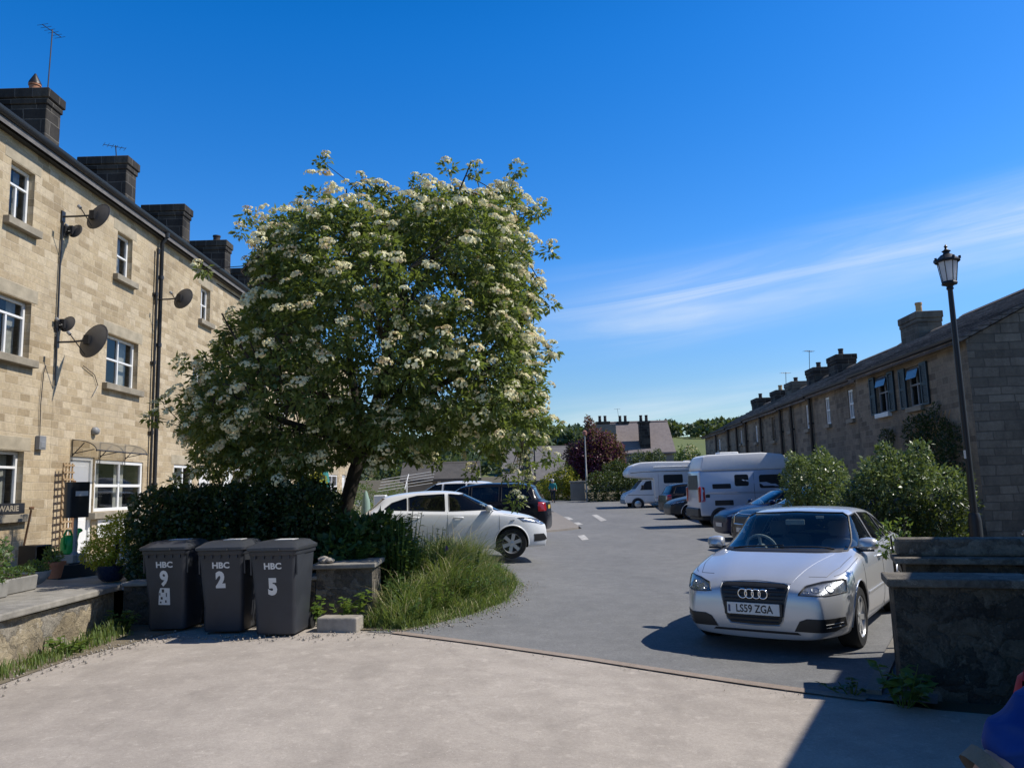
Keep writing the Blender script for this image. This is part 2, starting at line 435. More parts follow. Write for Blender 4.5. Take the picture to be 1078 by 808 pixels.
# the ground sheet: fine near the camera, coarse toward the horizon, then the hills rise from it
xs = np.unique(np.concatenate([np.arange(-14, 16, .5), np.linspace(-60, -14, 24), np.linspace(16, 60, 23), np.array([-900, -500, -300, -200, -120, 120, 200, 300, 500, 900])]))
ys = np.unique(np.concatenate([np.arange(-6, 60, .5), np.linspace(60, 150, 40), np.array([-400, -200, -80, -30, -12, 200, 260, 330, 420, 520, 700, 900, 1200, 1600])]))
def zground(x, y):
    return zg(max(-30, min(30, x)), max(-6, y)) - .05
gv = []; gf = []
for y in ys:
    for x in xs: gv.append((x, y, zground(x, y)))
nx = len(xs)
for j in range(len(ys) - 1):
    for i in range(nx - 1):
        gf.append((j * nx + i, j * nx + i + 1, (j + 1) * nx + i + 1, (j + 1) * nx + i))
g = np_mesh('ground', gv, gf, [M['earth']], smooth=True); g['kind'] = 'structure'

road_poly = [(-1.27,9.14), (.69,8.0), (2.7,6.53), (3.25,6.3), (4.55,8.6), (6.4,11.9), (8.95,16.9), (9.4,21), (10.2,30), (10.9,44), (11.6,56), (9,57.2), (5,59.5), (3.5,61), (-12,64), (-12,50), (2.3,48.5), (2.45,46.5), (2.6,38), (2.6,31), (1.1,28.1), (-6,27.5), (-6,16.0), (-.8,16.0), (-.1,15.2), (-.03,14.2), (-.22,11.75), (-.59,10.63), (-1.02,9.91), (-1.79,9.3)]
sheet('road', road_poly, .006, M['road'])
drive_poly = [(-6,-4), (9,-4), (9,5), (4.4,5.6), (3.2,6.15), (2.7,6.53), (.69,8.0), (-1.27,9.14), (-1.75,9.35), (-1.75,10.25), (-6,10.5)]
sheet('driveway', drive_poly, .0, M['drive'])
sheet('pavement', [(-6,27.5), (1.1,28.1), (2.45,30.7), (2.55,32), (2.5,38), (2.4,46.5), (1.6,48.2), (-12,49.5), (-12,27.5)], .07, M['pave'], 1.0, side=.2)
sheet('parking_bay', [(8.0,28.5), (10.15,28.5), (10.9,44), (11.6,55.7), (8.9,55.5), (8.6,44)], .014, M['bay'], 1.0)
# flush kerb between drive and road
def band(name, pts, w, dz, m, **kw):
    pts = [Vector((*p, 0)) for p in pts]; L = []; Rr = []
    for i, p in enumerate(pts):
        d = (pts[min(i + 1, len(pts) - 1)] - pts[max(i - 1, 0)]).normalized()
        n = Vector((-d.y, d.x, 0)); L.append(p + n * w / 2); Rr.append(p - n * w / 2)
    return sheet(name, [(p.x, p.y) for p in L] + [(p.x, p.y) for p in reversed(Rr)], dz, m, **kw)
band('kerb', [(-1.45,9.24), (-.3,8.6), (.69,8.0), (1.7,7.28), (2.78,6.48)], .13, .014, M['setts'], step=.4)
# kerb and narrow pavement beside the dark wall
sheet('pavement', [(3.08,6.62), (3.5,6.55), (4.7,8.3), (6.9,12), (8.2,14.5), (9.0,17.2), (8.75,17.2), (6.25,12.2), (4.25,8.85)], .03, M['slab'], .5, side=.12)
band('kerb', [(2.90,6.62), (3.45,7.55), (4.16,8.72), (6.1,12.05), (8.62,17.1)], .12, .042, M['slab'], step=.4, side=.12)
for q in ([(1.9,42.6), (2.8,41.4), (2.85,38.6), (2.05,36.9)], [(2.02,34.8), (2.85,35.6), (2.89,33.7), (2.16,32.5)], [(4.19,43.05), (4.5,43.4), (4.29,36.8), (3.89,35.7)], [(2.07,26.5), (2.34,27.0), (2.29,24.8), (2.04,24.4)]):
    sheet('road_marking', q, .014, M['paint'], 1.0)
# gritty margin at the foot of the garden wall
sheet('verge_soil', [(-5.2,3), (-4.85,3), (-4.72,6), (-4.62,8.2), (-4.25,9.4), (-3.9,9.95), (-5.2,10.2)], .008, M['soil'], .4)
sheet('verge_soil', [(-1.9,9.38), (-1.35,9.32), (-.98,9.9), (-.56,10.62), (-.2,11.75), (-.03,13.3), (-.08,14.2), (-.5,15.3), (-1.8,15.8), (-3.2,16.1), (-2.4,10.4), (-1.95,10.2)], .012, M['soil'], .4)
# ---------------------------------------------------------------- terraced houses
def wall_front(W, z0, z1, ops, rev):
    """front wall in the plane y=0 (outward is -y) with openings and their reveals"""
    mb = MB()
    us = sorted(set([0, W] + [o[0] for o in ops] + [o[1] for o in ops]))
    zs = sorted(set([z0, z1] + [o[2] for o in ops] + [o[3] for o in ops]))
    us = [u for u in us if 0 <= u <= W]
    for i in range(len(us) - 1):
        for j in range(len(zs) - 1):
            cu, cz = (us[i] + us[i + 1]) / 2, (zs[j] + zs[j + 1]) / 2
            if any(o[0] < cu < o[1] and o[2] < cz < o[3] for o in ops): continue
            mb.add([(us[i], 0, zs[j]), (us[i + 1], 0, zs[j]), (us[i + 1], 0, zs[j + 1]), (us[i], 0, zs[j + 1])], [(0, 1, 2, 3)])
    for u0, u1, a, b in ops:
        mb.add([(u0, 0, a), (u0, rev, a), (u0, rev, b), (u0, 0, b)], [(0, 1, 2, 3)])
        mb.add([(u1, 0, a), (u1, 0, b), (u1, rev, b), (u1, rev, a)], [(0, 1, 2, 3)])
        mb.add([(u0, 0, b), (u0, rev, b), (u1, rev, b), (u1, 0, b)], [(0, 1, 2, 3)])
        mb.add([(u0, 0, a), (u1, 0, a), (u1, rev, a), (u0, rev, a)], [(0, 1, 2, 3)])
    return mb

def window(parent, u0, u1, z0, z1, bars_v, bars_h, rev=.12, fw=.055, fm=None, pane=None, sill=True, lintel=True, curtain=True, label=None, split=None, smat=None, lmat=None, ext=.14):
    """bars_v / bars_h: (pos fraction, from, to) across the opening"""
    fm = fm or M['white']; w, h = u1 - u0, z1 - z0; y = rev
    mb = MB(); d = .06
    mb.box(((u0 + u1) / 2, y, z0 + fw / 2 + .004), (w - .004, d, fw)); mb.box(((u0 + u1) / 2, y, z1 - fw / 2 - .004), (w - .004, d, fw))
    for u in (u0 + fw / 2 + .002, u1 - fw / 2 - .002): mb.box((u, y, (z0 + z1) / 2), (fw, d - .004, h - 2 * fw - .006))
    for p, a, b in bars_v: mb.box((u0 + w * p, y, z0 + h * (a + b) / 2), (fw * .85, d - .008, h * (b - a) - fw))
    for p, a, b in bars_h: mb.box((u0 + w * (a + b) / 2, y, z0 + h * p), (w * (b - a) - fw * 1.2, d - .006, fw * .85))
    o = mb.build('window', fm, parent, bevel=.006)
    if label: o['label'] = label
    MB().add([(u0 + .02, y + .012, z0 + .02), (u1 - .02, y + .012, z0 + .02), (u1 - .02, y + .012, z1 - .02), (u0 + .02, y + .012, z1 - .02)], [(0, 1, 2, 3)]).build('pane', pane or M['pane'], o, fix=False)
    if curtain:
        c = MB(); yy = y + .16
        c.add([(u0 - .1, yy + .25, z0 - .1), (u1 + .1, yy + .25, z0 - .1), (u1 + .1, yy + .25, z1 + .1), (u0 - .1, yy + .25, z1 + .1)], [(0, 1, 2, 3)], 1)
        for (a, b) in (split or ((.02, .30), (.74, .98))):
            n = 10; vs = []; fs = []
            for k in range(n + 1):
                u = u0 + w * (a + (b - a) * k / n); vs += [(u, yy + .02 * (k % 2), z0 - .05), (u, yy + .02 * (k % 2), z1 + .05)]
            for k in range(n): fs.append((2 * k, 2 * k + 2, 2 * k + 3, 2 * k + 1))
            c.add(vs, fs, 0)
        c.build('curtain', [M['curtain'], M['roomdark']], o, fix=False)
    if sill:
        MB().box(((u0 + u1) / 2, -.015, z0 - .075), (w + 2 * ext, .21, .14)).build('sill', smat or M['sill'], o, bevel=.008)
    if lintel:
        MB().box(((u0 + u1) / 2, .04, z1 + .135), (w + .36, .092, .25)).build('lintel', lmat or M['trim'], o, bevel=.006)
    return o

def chimney(parent, u0, u1, d0, d1, zb, zt, m, pots, cap=.08):
    """pots: (u, d, radius, height, material, cowl)"""
    cu, cd = (u0 + u1) / 2, (d0 + d1) / 2; w, d = u1 - u0, d1 - d0
    mb = MB()
    mb.box((cu, cd, (zb + zt - .42) / 2), (w, d, zt - .42 - zb))
    mb.box((cu, cd, zt - .34), (w + cap * .9, d + cap * .9, .158))
    mb.box((cu, cd, zt - .13), (w + 2 * cap, d + 2 * cap, .258))
    o = mb.build('chimney', m, parent, bevel=.018)
    for (pu, pd, r, h, pm, cowl) in pots:
        p = MB().lathe([(r, zt - .01), (r * .94, zt + h * .55), (r * .92, zt + h * .8), (r * 1.08, zt + h * .82), (r * 1.08, zt + h), (r * .7, zt + h), (r * .7, zt + h * .6)], 14, 0, Matrix.Translation((pu, pd, 0)))
        if cowl: p.lathe([(r * 1.15, zt + h + .0), (r * 1.05, zt + h + .05), (.02, zt + h + .30)], 10, 1, Matrix.Translation((pu, pd, 0)))
        p.build('chimney_pot', [pm, M['black']], o, smooth=40)
    return o

def pitched_roof(parent, W, depth, ze, zr, over, m, courses=1, thick=.09, ends=(0, 0), name='roof', bulge=.0):
    mb = MB(); hd = depth / 2; seed = random.random() * 9
    for side in (0, 1):
        n = courses
        for i in range(n):
            a, b = i / n, (i + 1) / n
            def pt(t, lift=0.0):
                d = -over + (hd + over) * t; z = ze + (zr - ze) * (d / hd)
                return ((d if side == 0 else depth - d), z + lift)
            (da, za), (db, zb_) = pt(a), pt(b + (.012 if i < n - 1 else 0))
            lift = thick if n == 1 else thick * .75
            seg = 1 if n == 1 else max(1, int(W / .9))
            for k in range(seg):
                ua = -ends[0] + (W + sum(ends)) * k / seg; ub = -ends[0] + (W + sum(ends)) * (k + 1) / seg
                j = 0 if n == 1 else mnoise.noise((ua * .8, i * 1.7, seed)) * .012
                z0a, z0b = za + lift + .045 * (n > 1) + j * 1.6, zb_ + .03 * (n > 1) + j
                if n == 1: z0a, z0b = za + thick, zb_ + thick
                vs = [(ua, da, za - .02), (ub, da, za - .02), (ub, db, zb_ - .02), (ua, db, zb_ - .02), (ua, da, z0a), (ub, da, z0a), (ub, db, z0b), (ua, db, z0b)]
                mb.add(vs, [(4, 5, 6, 7), (0, 1, 5, 4), (0, 4, 7, 3), (1, 2, 6, 5), (3, 7, 6, 2)] if side == 0 else [(7, 6, 5, 4), (4, 5, 1, 0), (3, 7, 4, 0), (5, 6, 2, 1), (2, 6, 7, 3)])
    mb.prism([(hd - .16, zr + thick - .05), (hd, zr + thick + .06), (hd + .16, zr + thick - .05)], -ends[0], W + ends[1], 'x')
    return mb.build(name, m, parent, fix=False)

def drainpipe(parent, u, z0, z1, r=.045, off=.10, swan=.16, m=None, sleeves=True):
    mb = MB(); m = m or M['gutter']
    pts = [(u, -.05 - swan, z1), (u, -.05 - swan, z1 - .08), (u, -off, z1 - .08 - swan), (u, -off, z0)]
    mb.tube(pts, r, 10)
    mb.lathe([(r * 1.5, z1 + .02), (r * 1.2, z1 - .1)], 10, 0, Matrix.Translation((u, -.05 - swan, 0)))
    z = z1 - 1.2
    while z > z0 + .3:
        mb.lathe([(r * 1.3, z), (r * 1.3, z + .09)], 10, 0, Matrix.Translation((u, -off, 0)))
        mb.box((u, -off / 2 + .01, z + .04), (.16, off - .02, .05)); z -= 1.75
    return mb.build('drainpipe', m, parent, smooth=40)

WB = 4.12
def left_house(k, y0, label, detail):
    t = thing('terraced_house', label, 'house', (-9, y0, 0), R(90), 'tall sandstone terrace on the left')
    ze, zr, dep = 8.37, 11.0, 7.6
    g = .45
    # window layouts: (u0,u1,z0,z1)
    top = (2.17, 2.87, 6.86, 7.90) if k != 0 else (2.50, 3.20, 6.86, 7.95)
    mid = (1.90, 3.33, 4.32, 5.45) if k != 0 else (2.25, 3.30, 4.38, 5.46)
    bay = (1.63, 3.77, 1.50, 2.62) if k != 0 else (1.7, 3.32, 1.55, 2.68)
    door = (.70, 1.60, .60, 2.66)
    if k == 2:
        top = (2.80, 3.50, 6.86, 7.88); mid = (2.4, 3.6, 4.32, 5.45); bay = (1.35, 2.55, 1.45, 2.62); door = (3.0, 3.85, .6, 2.66)
    ops = [top, mid] + ([bay, door] if k != 0 else [bay])
    ops_w = [o for o in ops]
    mb = wall_front(WB - .004, g - .6, ze, ops_w, .20)
    WW = WB - .004
    mb.add([(0, dep, g - .6), (WW, dep, g - .6), (WW, dep, ze), (0, dep, ze)], [(3, 2, 1, 0)])
    for u in (0.0, WW):
        mb.add([(u, 0, g - .6), (u, dep, g - .6), (u, dep, ze), (u, dep / 2, zr), (u, 0, ze)], [(0, 1, 2, 3, 4)])
    mb.build('wall', M['buff'], t, merge=True)
    pitched_roof(t, WB, dep, ze + .16, zr + .1, .2, M['slate'])
    # cornice and gutter
    MB().box((WB / 2, -.06, ze + .055), (WB - .004, .13, .11)).build('cornice', M['gutter'], t)
    gm = MB(); n = 8
    prof = [(-.12 - .085 * (1 - math.cos(math.pi * i / n)) + .0, ze + .24 - .12 * math.sin(math.pi * i / n)) for i in range(n + 1)]
    gm.prism(prof, .002, WB - .002, 'x'); gm.box((WB / 2, -.115, ze + .20), (WB - .004, .03, .16))
    gm.build('gutter', M['gutter'], t, smooth=40)
    lab = {0: 'dark window with a fanlight over two tall panes'}
    tl = [(.5, 0, .66)] if k == 0 else ([(.5, 0, 1)] if k == 2 else [])
    window(t, *top, tl, [(.66, 0, 1)] if k == 0 else [(.5, 0, 1)], rev=.14)
    window(t, *mid, [(.5, 0, .72)] if k == 0 else [(.5, 0, 1)], [(.72, 0, 1)] if k == 0 else [(.52, 0, .5), (.52, .5, 1)], rev=.14)
    if k == 0:
        window(t, *bay, [(.42, 0, .74)], [(.74, 0, 1)], rev=.14)
    else:
        window(t, *bay, [(.5, 0, 1)], [(.50, 0, .5), (.50, .5, 1)], rev=.05, fw=.075, lintel=(k != 1), split=((.02, .25), (.55, .75)))
        d0, d1, z0, z1 = door
        fr = MB()
        for u in (d0 + .035, d1 - .035): fr.box((u, .08, (z0 + z1) / 2), (.07, .09, z1 - z0 - .01))
        fr.box(((d0 + d1) / 2, .08, z1 - .04), (d1 - d0 - .146, .086, .07))
        fr.build('door_frame', M['white'], t, bevel=.005)
        dm = MB().box(((d0 + d1) / 2, .10, (z0 + z1) / 2 - .03), (d1 - d0 - .15, .05, z1 - z0 - .09))
        for zz, hh in ((z0 + .45, .62), (z0 + 1.45, .85)): dm.box(((d0 + d1) / 2, .073, zz), (d1 - d0 - .36, .016, hh))
        dr = dm.build('door', M['whitedoor'] if k < 4 else M['white'], t, bevel=.006)
        h = MB().box((d0 + .15, .055, z0 + 1.0), (.03, .05, .22)); h.build('handle', M['metal'], dr, bevel=.006)
        if k == 1:  # white boarded apron below the wide window
            MB().box(((bay[0] + bay[1]) / 2 + .1, -.01, bay[2] - .36), (bay[1] - bay[0] - .1, .04, .40)).build('window_apron', M['white'], t, bevel=.005)
    # chimney stack on the party wall, wide face towards the street end
    if k >= 2:
        chimney(t, -.37, .25, 2.8, 4.25, 9.0, 12.34, M['chim'], {2: [(-.12, 3.3, .14, .26, M['pot'], True)], 5: [(-.05, 3.3, .15, .30, M['potdark'], False)], 6: [(-.05, 3.1, .12, .2, M['potdark'], False)]}.get(k, []))
    if k in (2, 4, 6): drainpipe(t, .06, .45, ze + .12, r=.05)
    if k == 2: drainpipe(t, -.10, .45, ze - .35, r=.032, off=.07, swan=.03)
    return t
LB = 14.95
lh = [
 (0, 'sandstone terraced house at the left edge of the photo, lettered board on its sill'),
 (1, 'sandstone terraced house with arched clear door canopy and wide white ground-floor window'),
 (2, 'sandstone terraced house just beyond the black drainpipe, one small top window showing beside the tree'),
 (3, 'sandstone terraced house, fourth along the terrace, half hidden by the left side of the tree'),
 (4, 'sandstone terraced house, fifth along the terrace, its chimney just showing left of the tree'),
 (5, 'sandstone terraced house, sixth along the terrace, hidden but for glimpses through the tree'),
 (6, 'sandstone terraced house, seventh along, glimpsed beneath the flowering branches'),
 (7, 'sandstone terraced house at the far end of the tall terrace, glimpsed behind the tree'),
]
houses = []
for k, lab in lh:
    houses.append(left_house(k, LB + (k - 1) * WB, lab, 'last' if k == 7 else ''))

# lettered board on the sill of the first house
sb = thing('sign_board', 'small dark board with white capital letters leaning on the left ground-floor sill', 'sign', (-8.93, 13.55, 1.56), R(90))
MB().box((0, 0, .09), (1.15, .03, .19)).build('board', M['black'], sb, bevel=.005)
v, f = text_geo('WARIE', .14, .004, 1.3)
MB().add([(p.x + .12, -.018, p.y + .09) for p in v], f).build('lettering', M['sill'], sb, fix=False)

# canopy over the door: clear curved sheet on two dark brackets
def m_canopy():
    t = NT('canopy_polycarbonate'); tr = t.n('ShaderNodeBsdfTransparent', {'Color': (.85, .83, .78, 1)}); df = t.n('ShaderNodeBsdfTranslucent', {'Color': (.75, .72, .64, 1)})
    mx = t.n('ShaderNodeMixShader', {0: .45, 1: tr.outputs[0], 2: df.outputs[0]}); m2 = t.n('ShaderNodeMixShader', {0: .12, 1: mx.outputs[0], 2: t.b.outputs[0]}); t.set(t.b, 'Base Color', (.4, .38, .34)); t.t.links.new(m2.outputs[0], t.o.inputs['Surface']); return t.m
cn = thing('door_canopy', 'clear curved canopy on dark brackets above the white door', 'canopy', (-9, 15.62, 2.66), R(90))
mb = MB()
Wc = 2.2; n = 12
arc = [(-.02 - .50 * math.sin(math.pi / 2 * i / n), .10 + .24 * math.cos(math.pi / 2 * i / n)) for i in range(n + 1)]
vs = []; fs = []
for i, (d, z) in enumerate(arc): vs += [(.02, d, z), (Wc, d, z)]
for i in range(n): fs.append((2 * i, 2 * i + 1, 2 * i + 3, 2 * i + 2))
MB().add(vs, fs).build('canopy_sheet', m_canopy(), cn, smooth=60, fix=False)
for u in (.04, Wc * .5, Wc - .02):
    b = MB().tube([(u, d, z - .02) for d, z in arc], .010, 6)
    b.tube([(u, -.02, .34), (u, -.02, -.12)], .010, 6); b.tube([(u, -.02, .04), (u, -.47, .12)], .010, 6); b.tube([(u, -.02, .0), (u, -.26, .26)], .010, 6)
    b.build('bracket', M['black'], cn, smooth=50)
MB().tube([(.02, -.52, .10), (Wc, -.52, .10)], .014, 6).build('front_rail', M['black'], cn)
al = thing('wall_light', 'small round wall light above the door canopy', 'wall light', (-8.97, 16.45, 3.14), R(90))
MB().lathe([(.05, 0), (.09, .03), (.10, .10), (.05, .16)], 12).build('lamp_body', M['greypl'], al, smooth=50)
ab = MB().box((0, -.05, 0), (.20, .09, .26)); ab.box((0, -.098, -.04), (.14, .012, .12))
tag(ab.build('alarm_box', M['greypl'], None, (-9, 14.55, 2.86), R(90), bevel=.02), 'small grey alarm box on the wall below a thin cable', 'alarm box')

def sat_dish(y, z, out, dia, label, ry=0.0, aim=None):
    t = thing('satellite_dish', label, 'satellite dish', (-9, y, z), R(90), 'satellite dishes on the terrace wall')
    n = 22; V = []; F = []
    rings = 6
    for i in range(rings + 1):
        r = dia / 2 * i / rings
        for j in range(n):
            a = 2 * math.pi * j / n
            V.append((r * math.cos(a) * .93, .42 * r * r / dia, r * math.sin(a) * 1.0))
    for i in range(rings):
        for j in range(n):
            j2 = (j + 1) % n
            F.append((i * n + j, i * n + j2, (i + 1) * n + j2, (i + 1) * n + j))
    # faces away along local -y; tipped up and swung
    mm = Matrix.Translation((.12, -out, .02)) @ Matrix.Rotation(ry, 4, 'Z') @ Matrix.Rotation(R(18), 4, 'X') @ Matrix.Scale(-1, 4, (0, 1, 0))
    d = MB().add(V, F, 0, mm); 
    rim = [mm @ Vector((dia / 2 * math.cos(2 * math.pi * j / n) * .93, .42 * dia / 4, dia / 2 * math.sin(2 * math.pi * j / n))) for j in range(n)]
    d.tube(rim, .008, 5, 0, closed=True)
    d.build('dish', M['dish'], t, smooth=50, fix=False)
    a = MB().tube([(0, 0, -.05), (0, -out * .55, -.05), (.10, -out + .02, 0)], .02, 8)
    a.box((0, -.02, -.05), (.12, .03, .22)); a.box((.10, -out + .05, .0), (.13, .10, .18))
    a.build('bracket', M['gutter'], t, smooth=40)
    lp = mm @ Vector((0, -dia * .60, -dia * .18))
    MB().tube([mm @ Vector((0, 0, -dia * .48)), lp], .010, 6).build('feed_arm', M['gutter'], t)
    MB().tube([lp, lp + Vector((0, .05, .05))], .032, 8).build('receiver', M['greypl'], t, smooth=40)
    return t
sat_dish(14.95, 7.50, .62, .60, 'upper round satellite dish at the left of the terrace wall, between two top windows', R(72))
sat_dish(14.95, 4.92, .62, .74, 'largest satellite dish, on the wall beside the middle left window', R(70))
sat_dish(19.07, 6.80, .62, .58, 'smaller oval satellite dish mounted by the black drainpipe', R(74))
sat_dish(14.92, 5.25, .14, .34, 'tiny satellite dish tucked flat behind the largest one', R(80))
sat_dish(15.05, 7.22, .14, .30, 'tiny satellite dish close to the wall just under the upper one', R(80))
cb = MB().tube([(-8.96, 14.93, 7.35), (-8.965, 14.90, 6.4), (-8.96, 14.91, 5.2), (-8.96, 14.93, 4.0)], .018, 6)
tag(cb.build('mast_pole', M['gutter']), 'thin dark mast running down the wall beside the satellite dishes', 'pole')
def cable(pts, label):
    tag(MB().tube(pts, .008, 5).build('wall_cable', M['gutter']), label, 'cable')
cable([(-8.97, 14.62, 4.35), (-8.97, 14.56, 4.2), (-8.97, 14.52, 3.6), (-8.975, 14.55, 3.0)], 'thin cable dropping down the wall to the grey alarm box')
cable([(-8.97, 15.9, 4.55), (-8.97, 16.35, 4.42), (-8.97, 16.5, 4.2), (-8.97, 16.3, 3.95)], 'loose looped cable hanging from the large dish')

# aerials on the stacks
def aerial(loc, h, label, rz=0.0, lean=0.0):
    t = thing('television_aerial', label, 'aerial', loc, rz)
    mb = MB().tube([(0, 0, 0), (lean, 0, h)], .016, 6); mb.build('mast', M['gutter'], t)
    b = MB().tube([(lean - .35, 0, h - .06), (lean + .30, 0, h - .02)], .010, 5)
    for i in range(6): b.tube([(lean - .33 + .12 * i, -.16, h - .05), (lean - .33 + .12 * i, .16, h - .05)], .006, 4)
    b.build('antenna', M['gutter'], t)
    return t
aerial((-11.85, 18.78, 12.3), 1.75, 'tall thin aerial on the nearest left chimney', R(80), .05)
aerial((-12.2, 22.95, 12.3), .45, 'short tilted aerial on the second left chimney', R(40), -.04)
# ---------------------------------------------------------------- low cottage terrace on the right
RA = -math.pi / 2 - math.atan(.059)
CS = math.cos(math.atan(.059))
def rx(Y, off=0.0): return 11.55 + off + .059 * (Y - 22.5)
def cottage(label, Y0, Y1, off, ze, wins, pipes, chims, end=None, near=False):
    """Y0 near end, Y1 far end; local u runs from the far end towards the camera"""
    W = (Y1 - Y0) / CS
    t = thing('stone_cottage', label, 'house', (rx(Y1, off), Y1, 0), RA, 'low stone cottages on the right')
    def U(Y): return (Y1 - Y) / CS
    dep = 7.4; zr = ze + 1.86
    ops = [(U(b), U(a), z0, z1) for (a, b, z0, z1, ty) in wins]
    # ground-floor windows and a door behind the bushes
    ops2 = ops + [(W * .30, W * .30 + 1.1, .95, 2.05)]
    mb = wall_front(W, -.3, ze, ops2, .16)
    mb.add([(0, dep, -.3), (W, dep, -.3), (W, dep, ze), (0, dep, ze)], [(3, 2, 1, 0)])
    for u in [q for q, e in ((0.0, 'far'), (W, 'near')) if end != e]:
        mb.add([(u, 0, -.3), (u, dep, -.3), (u, dep, ze), (u, dep / 2, zr), (u, 0, ze)], [(0, 1, 2, 3, 4)])
    wm = M['grit']
    mb.build('wall', wm, t, merge=True)
    if end is not None:
        u = W - .003 if end == 'near' else .003
        gb = MB()
        gb.add([(u, .003, -.3), (u, dep, -.3), (u, dep, ze), (u, dep / 2, zr), (u, .003, ze)], [(0, 1, 2, 3, 4)])
        gb.build('gable_wall', M['gable'] if end == 'near' else wm, t, fix=False)
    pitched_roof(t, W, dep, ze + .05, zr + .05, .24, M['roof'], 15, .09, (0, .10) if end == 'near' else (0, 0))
    gm = MB(); n = 8
    prof = [(-.19 - .065 * (1 - math.cos(math.pi * i / n)), ze + .09 - .09 * math.sin(math.pi * i / n)) for i in range(n + 1)]
    gm.prism(prof, .004, W - .004 + (.08 if end == 'near' else 0), 'x'); gm.build('gutter', M['gutter'], t, smooth=40)
    for (a, b, z0, z1, ty) in wins:
        u0, u1 = U(b), U(a)
        if ty == 's':   # dark window with shutters
            w = window(t, u0, u1, z0, z1, [(.5, 0, 1)], [(.55, 0, 1)], rev=.10, fm=M['greypl'], lintel=False, lmat=M['grit'], smat=M['white'] if b > 23 else M['sill'], ext=.02, curtain=True, split=((.02, .12),))
            for s_ in (-1, 1):
                uc = u0 - .215 if s_ < 0 else u1 + .215
                sm_ = MB()
                for q in (-.17, .17): sm_.box((uc + q, -.035, (z0 + z1) / 2), (.06, .05, z1 - z0 + .04))
                for zz in (z0 + .01, (z0 + z1) / 2, z1 - .01): sm_.box((uc, -.035, zz), (.28, .046, .07))
                zz = z0 + .09
                while zz < z1 - .06:
                    sm_.box((uc, -.03, zz), (.28, .03, .045)); zz += .06
                sm_.build('shutter', M['shutter'], t)
            cs = MB(); cs.add([(u0 + .12, -.02, z1 - .06), (u1 - .12, -.02, z1 - .06), (u1 - .14, -.10, z1 - .34), (u0 + .14, -.10, z1 - .34)], [(0, 1, 2, 3)])
            cs.build('open_pane', M['paneopen'], w, fix=False)
        elif ty == 'd':
            window(t, u0, u1, z0, z1, [(.5, 0, 1)], [(.5, 0, 1)], rev=.12, fm=M['farstone'], lintel=False, ext=.05, curtain=False)
        else:
            window(t, u0, u1, z0, z1, [(.5, 0, 1)], [(.52, 0, 1)], rev=.06, fw=.07, lintel=False, lmat=M['grit'], smat=M['sill'], ext=.08, split=((.02, .2), (.7, .98)))
    window(t, W * .30, W * .30 + 1.1, .95, 2.05, [(.5, 0, 1)], [(.7, 0, 1)], rev=.10, lintel=False)
    for Y in pipes: drainpipe(t, U(Y), .1, ze + .08, r=.065, off=.11, swan=.13)
    for (Y, w, z1, pots, m) in chims:
        u = U(Y); d0 = dep / 2 - .5; d1 = dep / 2 + .4
        chimney(t, u - w / 2, u + w / 2, d0, d1, ze + 1.2, z1, m, [(u + du, dep / 2 - .05, .12, h, pm, False) for du, h, pm in pots], .05)
    return t
M['shutter'] = m_simple('dark_blue_green_shutter', (.012, .028, .038), .5, var=.2)
M['paneopen'] = m_simple('tilted_pane_catching_sky', (.09, .12, .16), .1, var=.1, spec=.8)
PB, PD = M['potbuff'], M['potdark']
cottages = [
 cottage('nearest stone cottage on the right with two dark-shuttered upstairs windows and climber on its wall', 18.5, 25.6, -.22, 5.02,
   [(20.95, 21.85, 3.68, 4.80, 's'), (23.05, 24.0, 3.70, 4.85, 's')], [], [], 'near', True),
 cottage('second stone cottage on the right, two small white windows and a buff chimney pot', 25.65, 30.9, 0, 5.02,
   [(26.5, 26.98, 3.78, 4.80, 'w'), (28.85, 29.33, 3.78, 4.80, 'w')], [25.72, 30.84], [(28.95, 1.45, 7.80, [(0, .48, PB)], M['chimpale'])]),
 cottage('third stone cottage on the right, one white window close beside its dark drainpipe', 30.95, 35.1, 0, 4.98,
   [(31.05 + .25, 31.45 + .25, 3.78, 4.76, 'w'), (33.75, 34.1, 3.86, 4.80, 'w')], [33.4, 35.05], []),
 cottage('fourth stone cottage on the right, its upstairs window dark in the wall', 35.15, 41.75, 0, 4.94,
   [(36.3, 36.9, 3.6, 4.7, 'd'), (39.65, 40.05, 3.7, 4.55, 'w')], [38.6, 41.7], [(37.25, 1.3, 7.62, [(0, .36, PD)], M['chim']), (40.65, 1.3, 7.52, [(.1, .32, PD)], M['chim'])]),
 cottage('fifth stone cottage on the right with a pair of tiny pale windows', 41.8, 46.2, 0, 4.86,
   [(42.0 + .15, 42.4 + .15, 3.8, 4.6, 'w'), (43.1, 43.4, 3.82, 4.55, 'w')], [43.9, 46.15], [(44.6, 1.4, 7.3, [(0, .3, PD)], M['chimpale'])]),
 cottage('stone cottage at the far end of the right-hand row, smallest in the picture', 46.25, 54.0, 0, 4.78,
   [(46.6, 47.0, 3.7, 4.4, 'd'), (49.0, 49.5, 3.7, 4.4, 'w')], [49.8], [(47.8, 1.35, 7.2, [(0, .36, PB)], M['chim']), (52.6, 1.5, 7.25, [(0, .36, PD)], M['chim'])], 'far'),
]
# soot stain by the gable eaves
aerial((15.75, 40.3, 7.4), 1.1, 'aerial by the dark chimney of the fourth cottage on the right', R(30), .1)
aerial((16.1, 44.9, 7.2), .8, 'small aerial by the chimney of the fifth cottage on the right', R(20), .05)
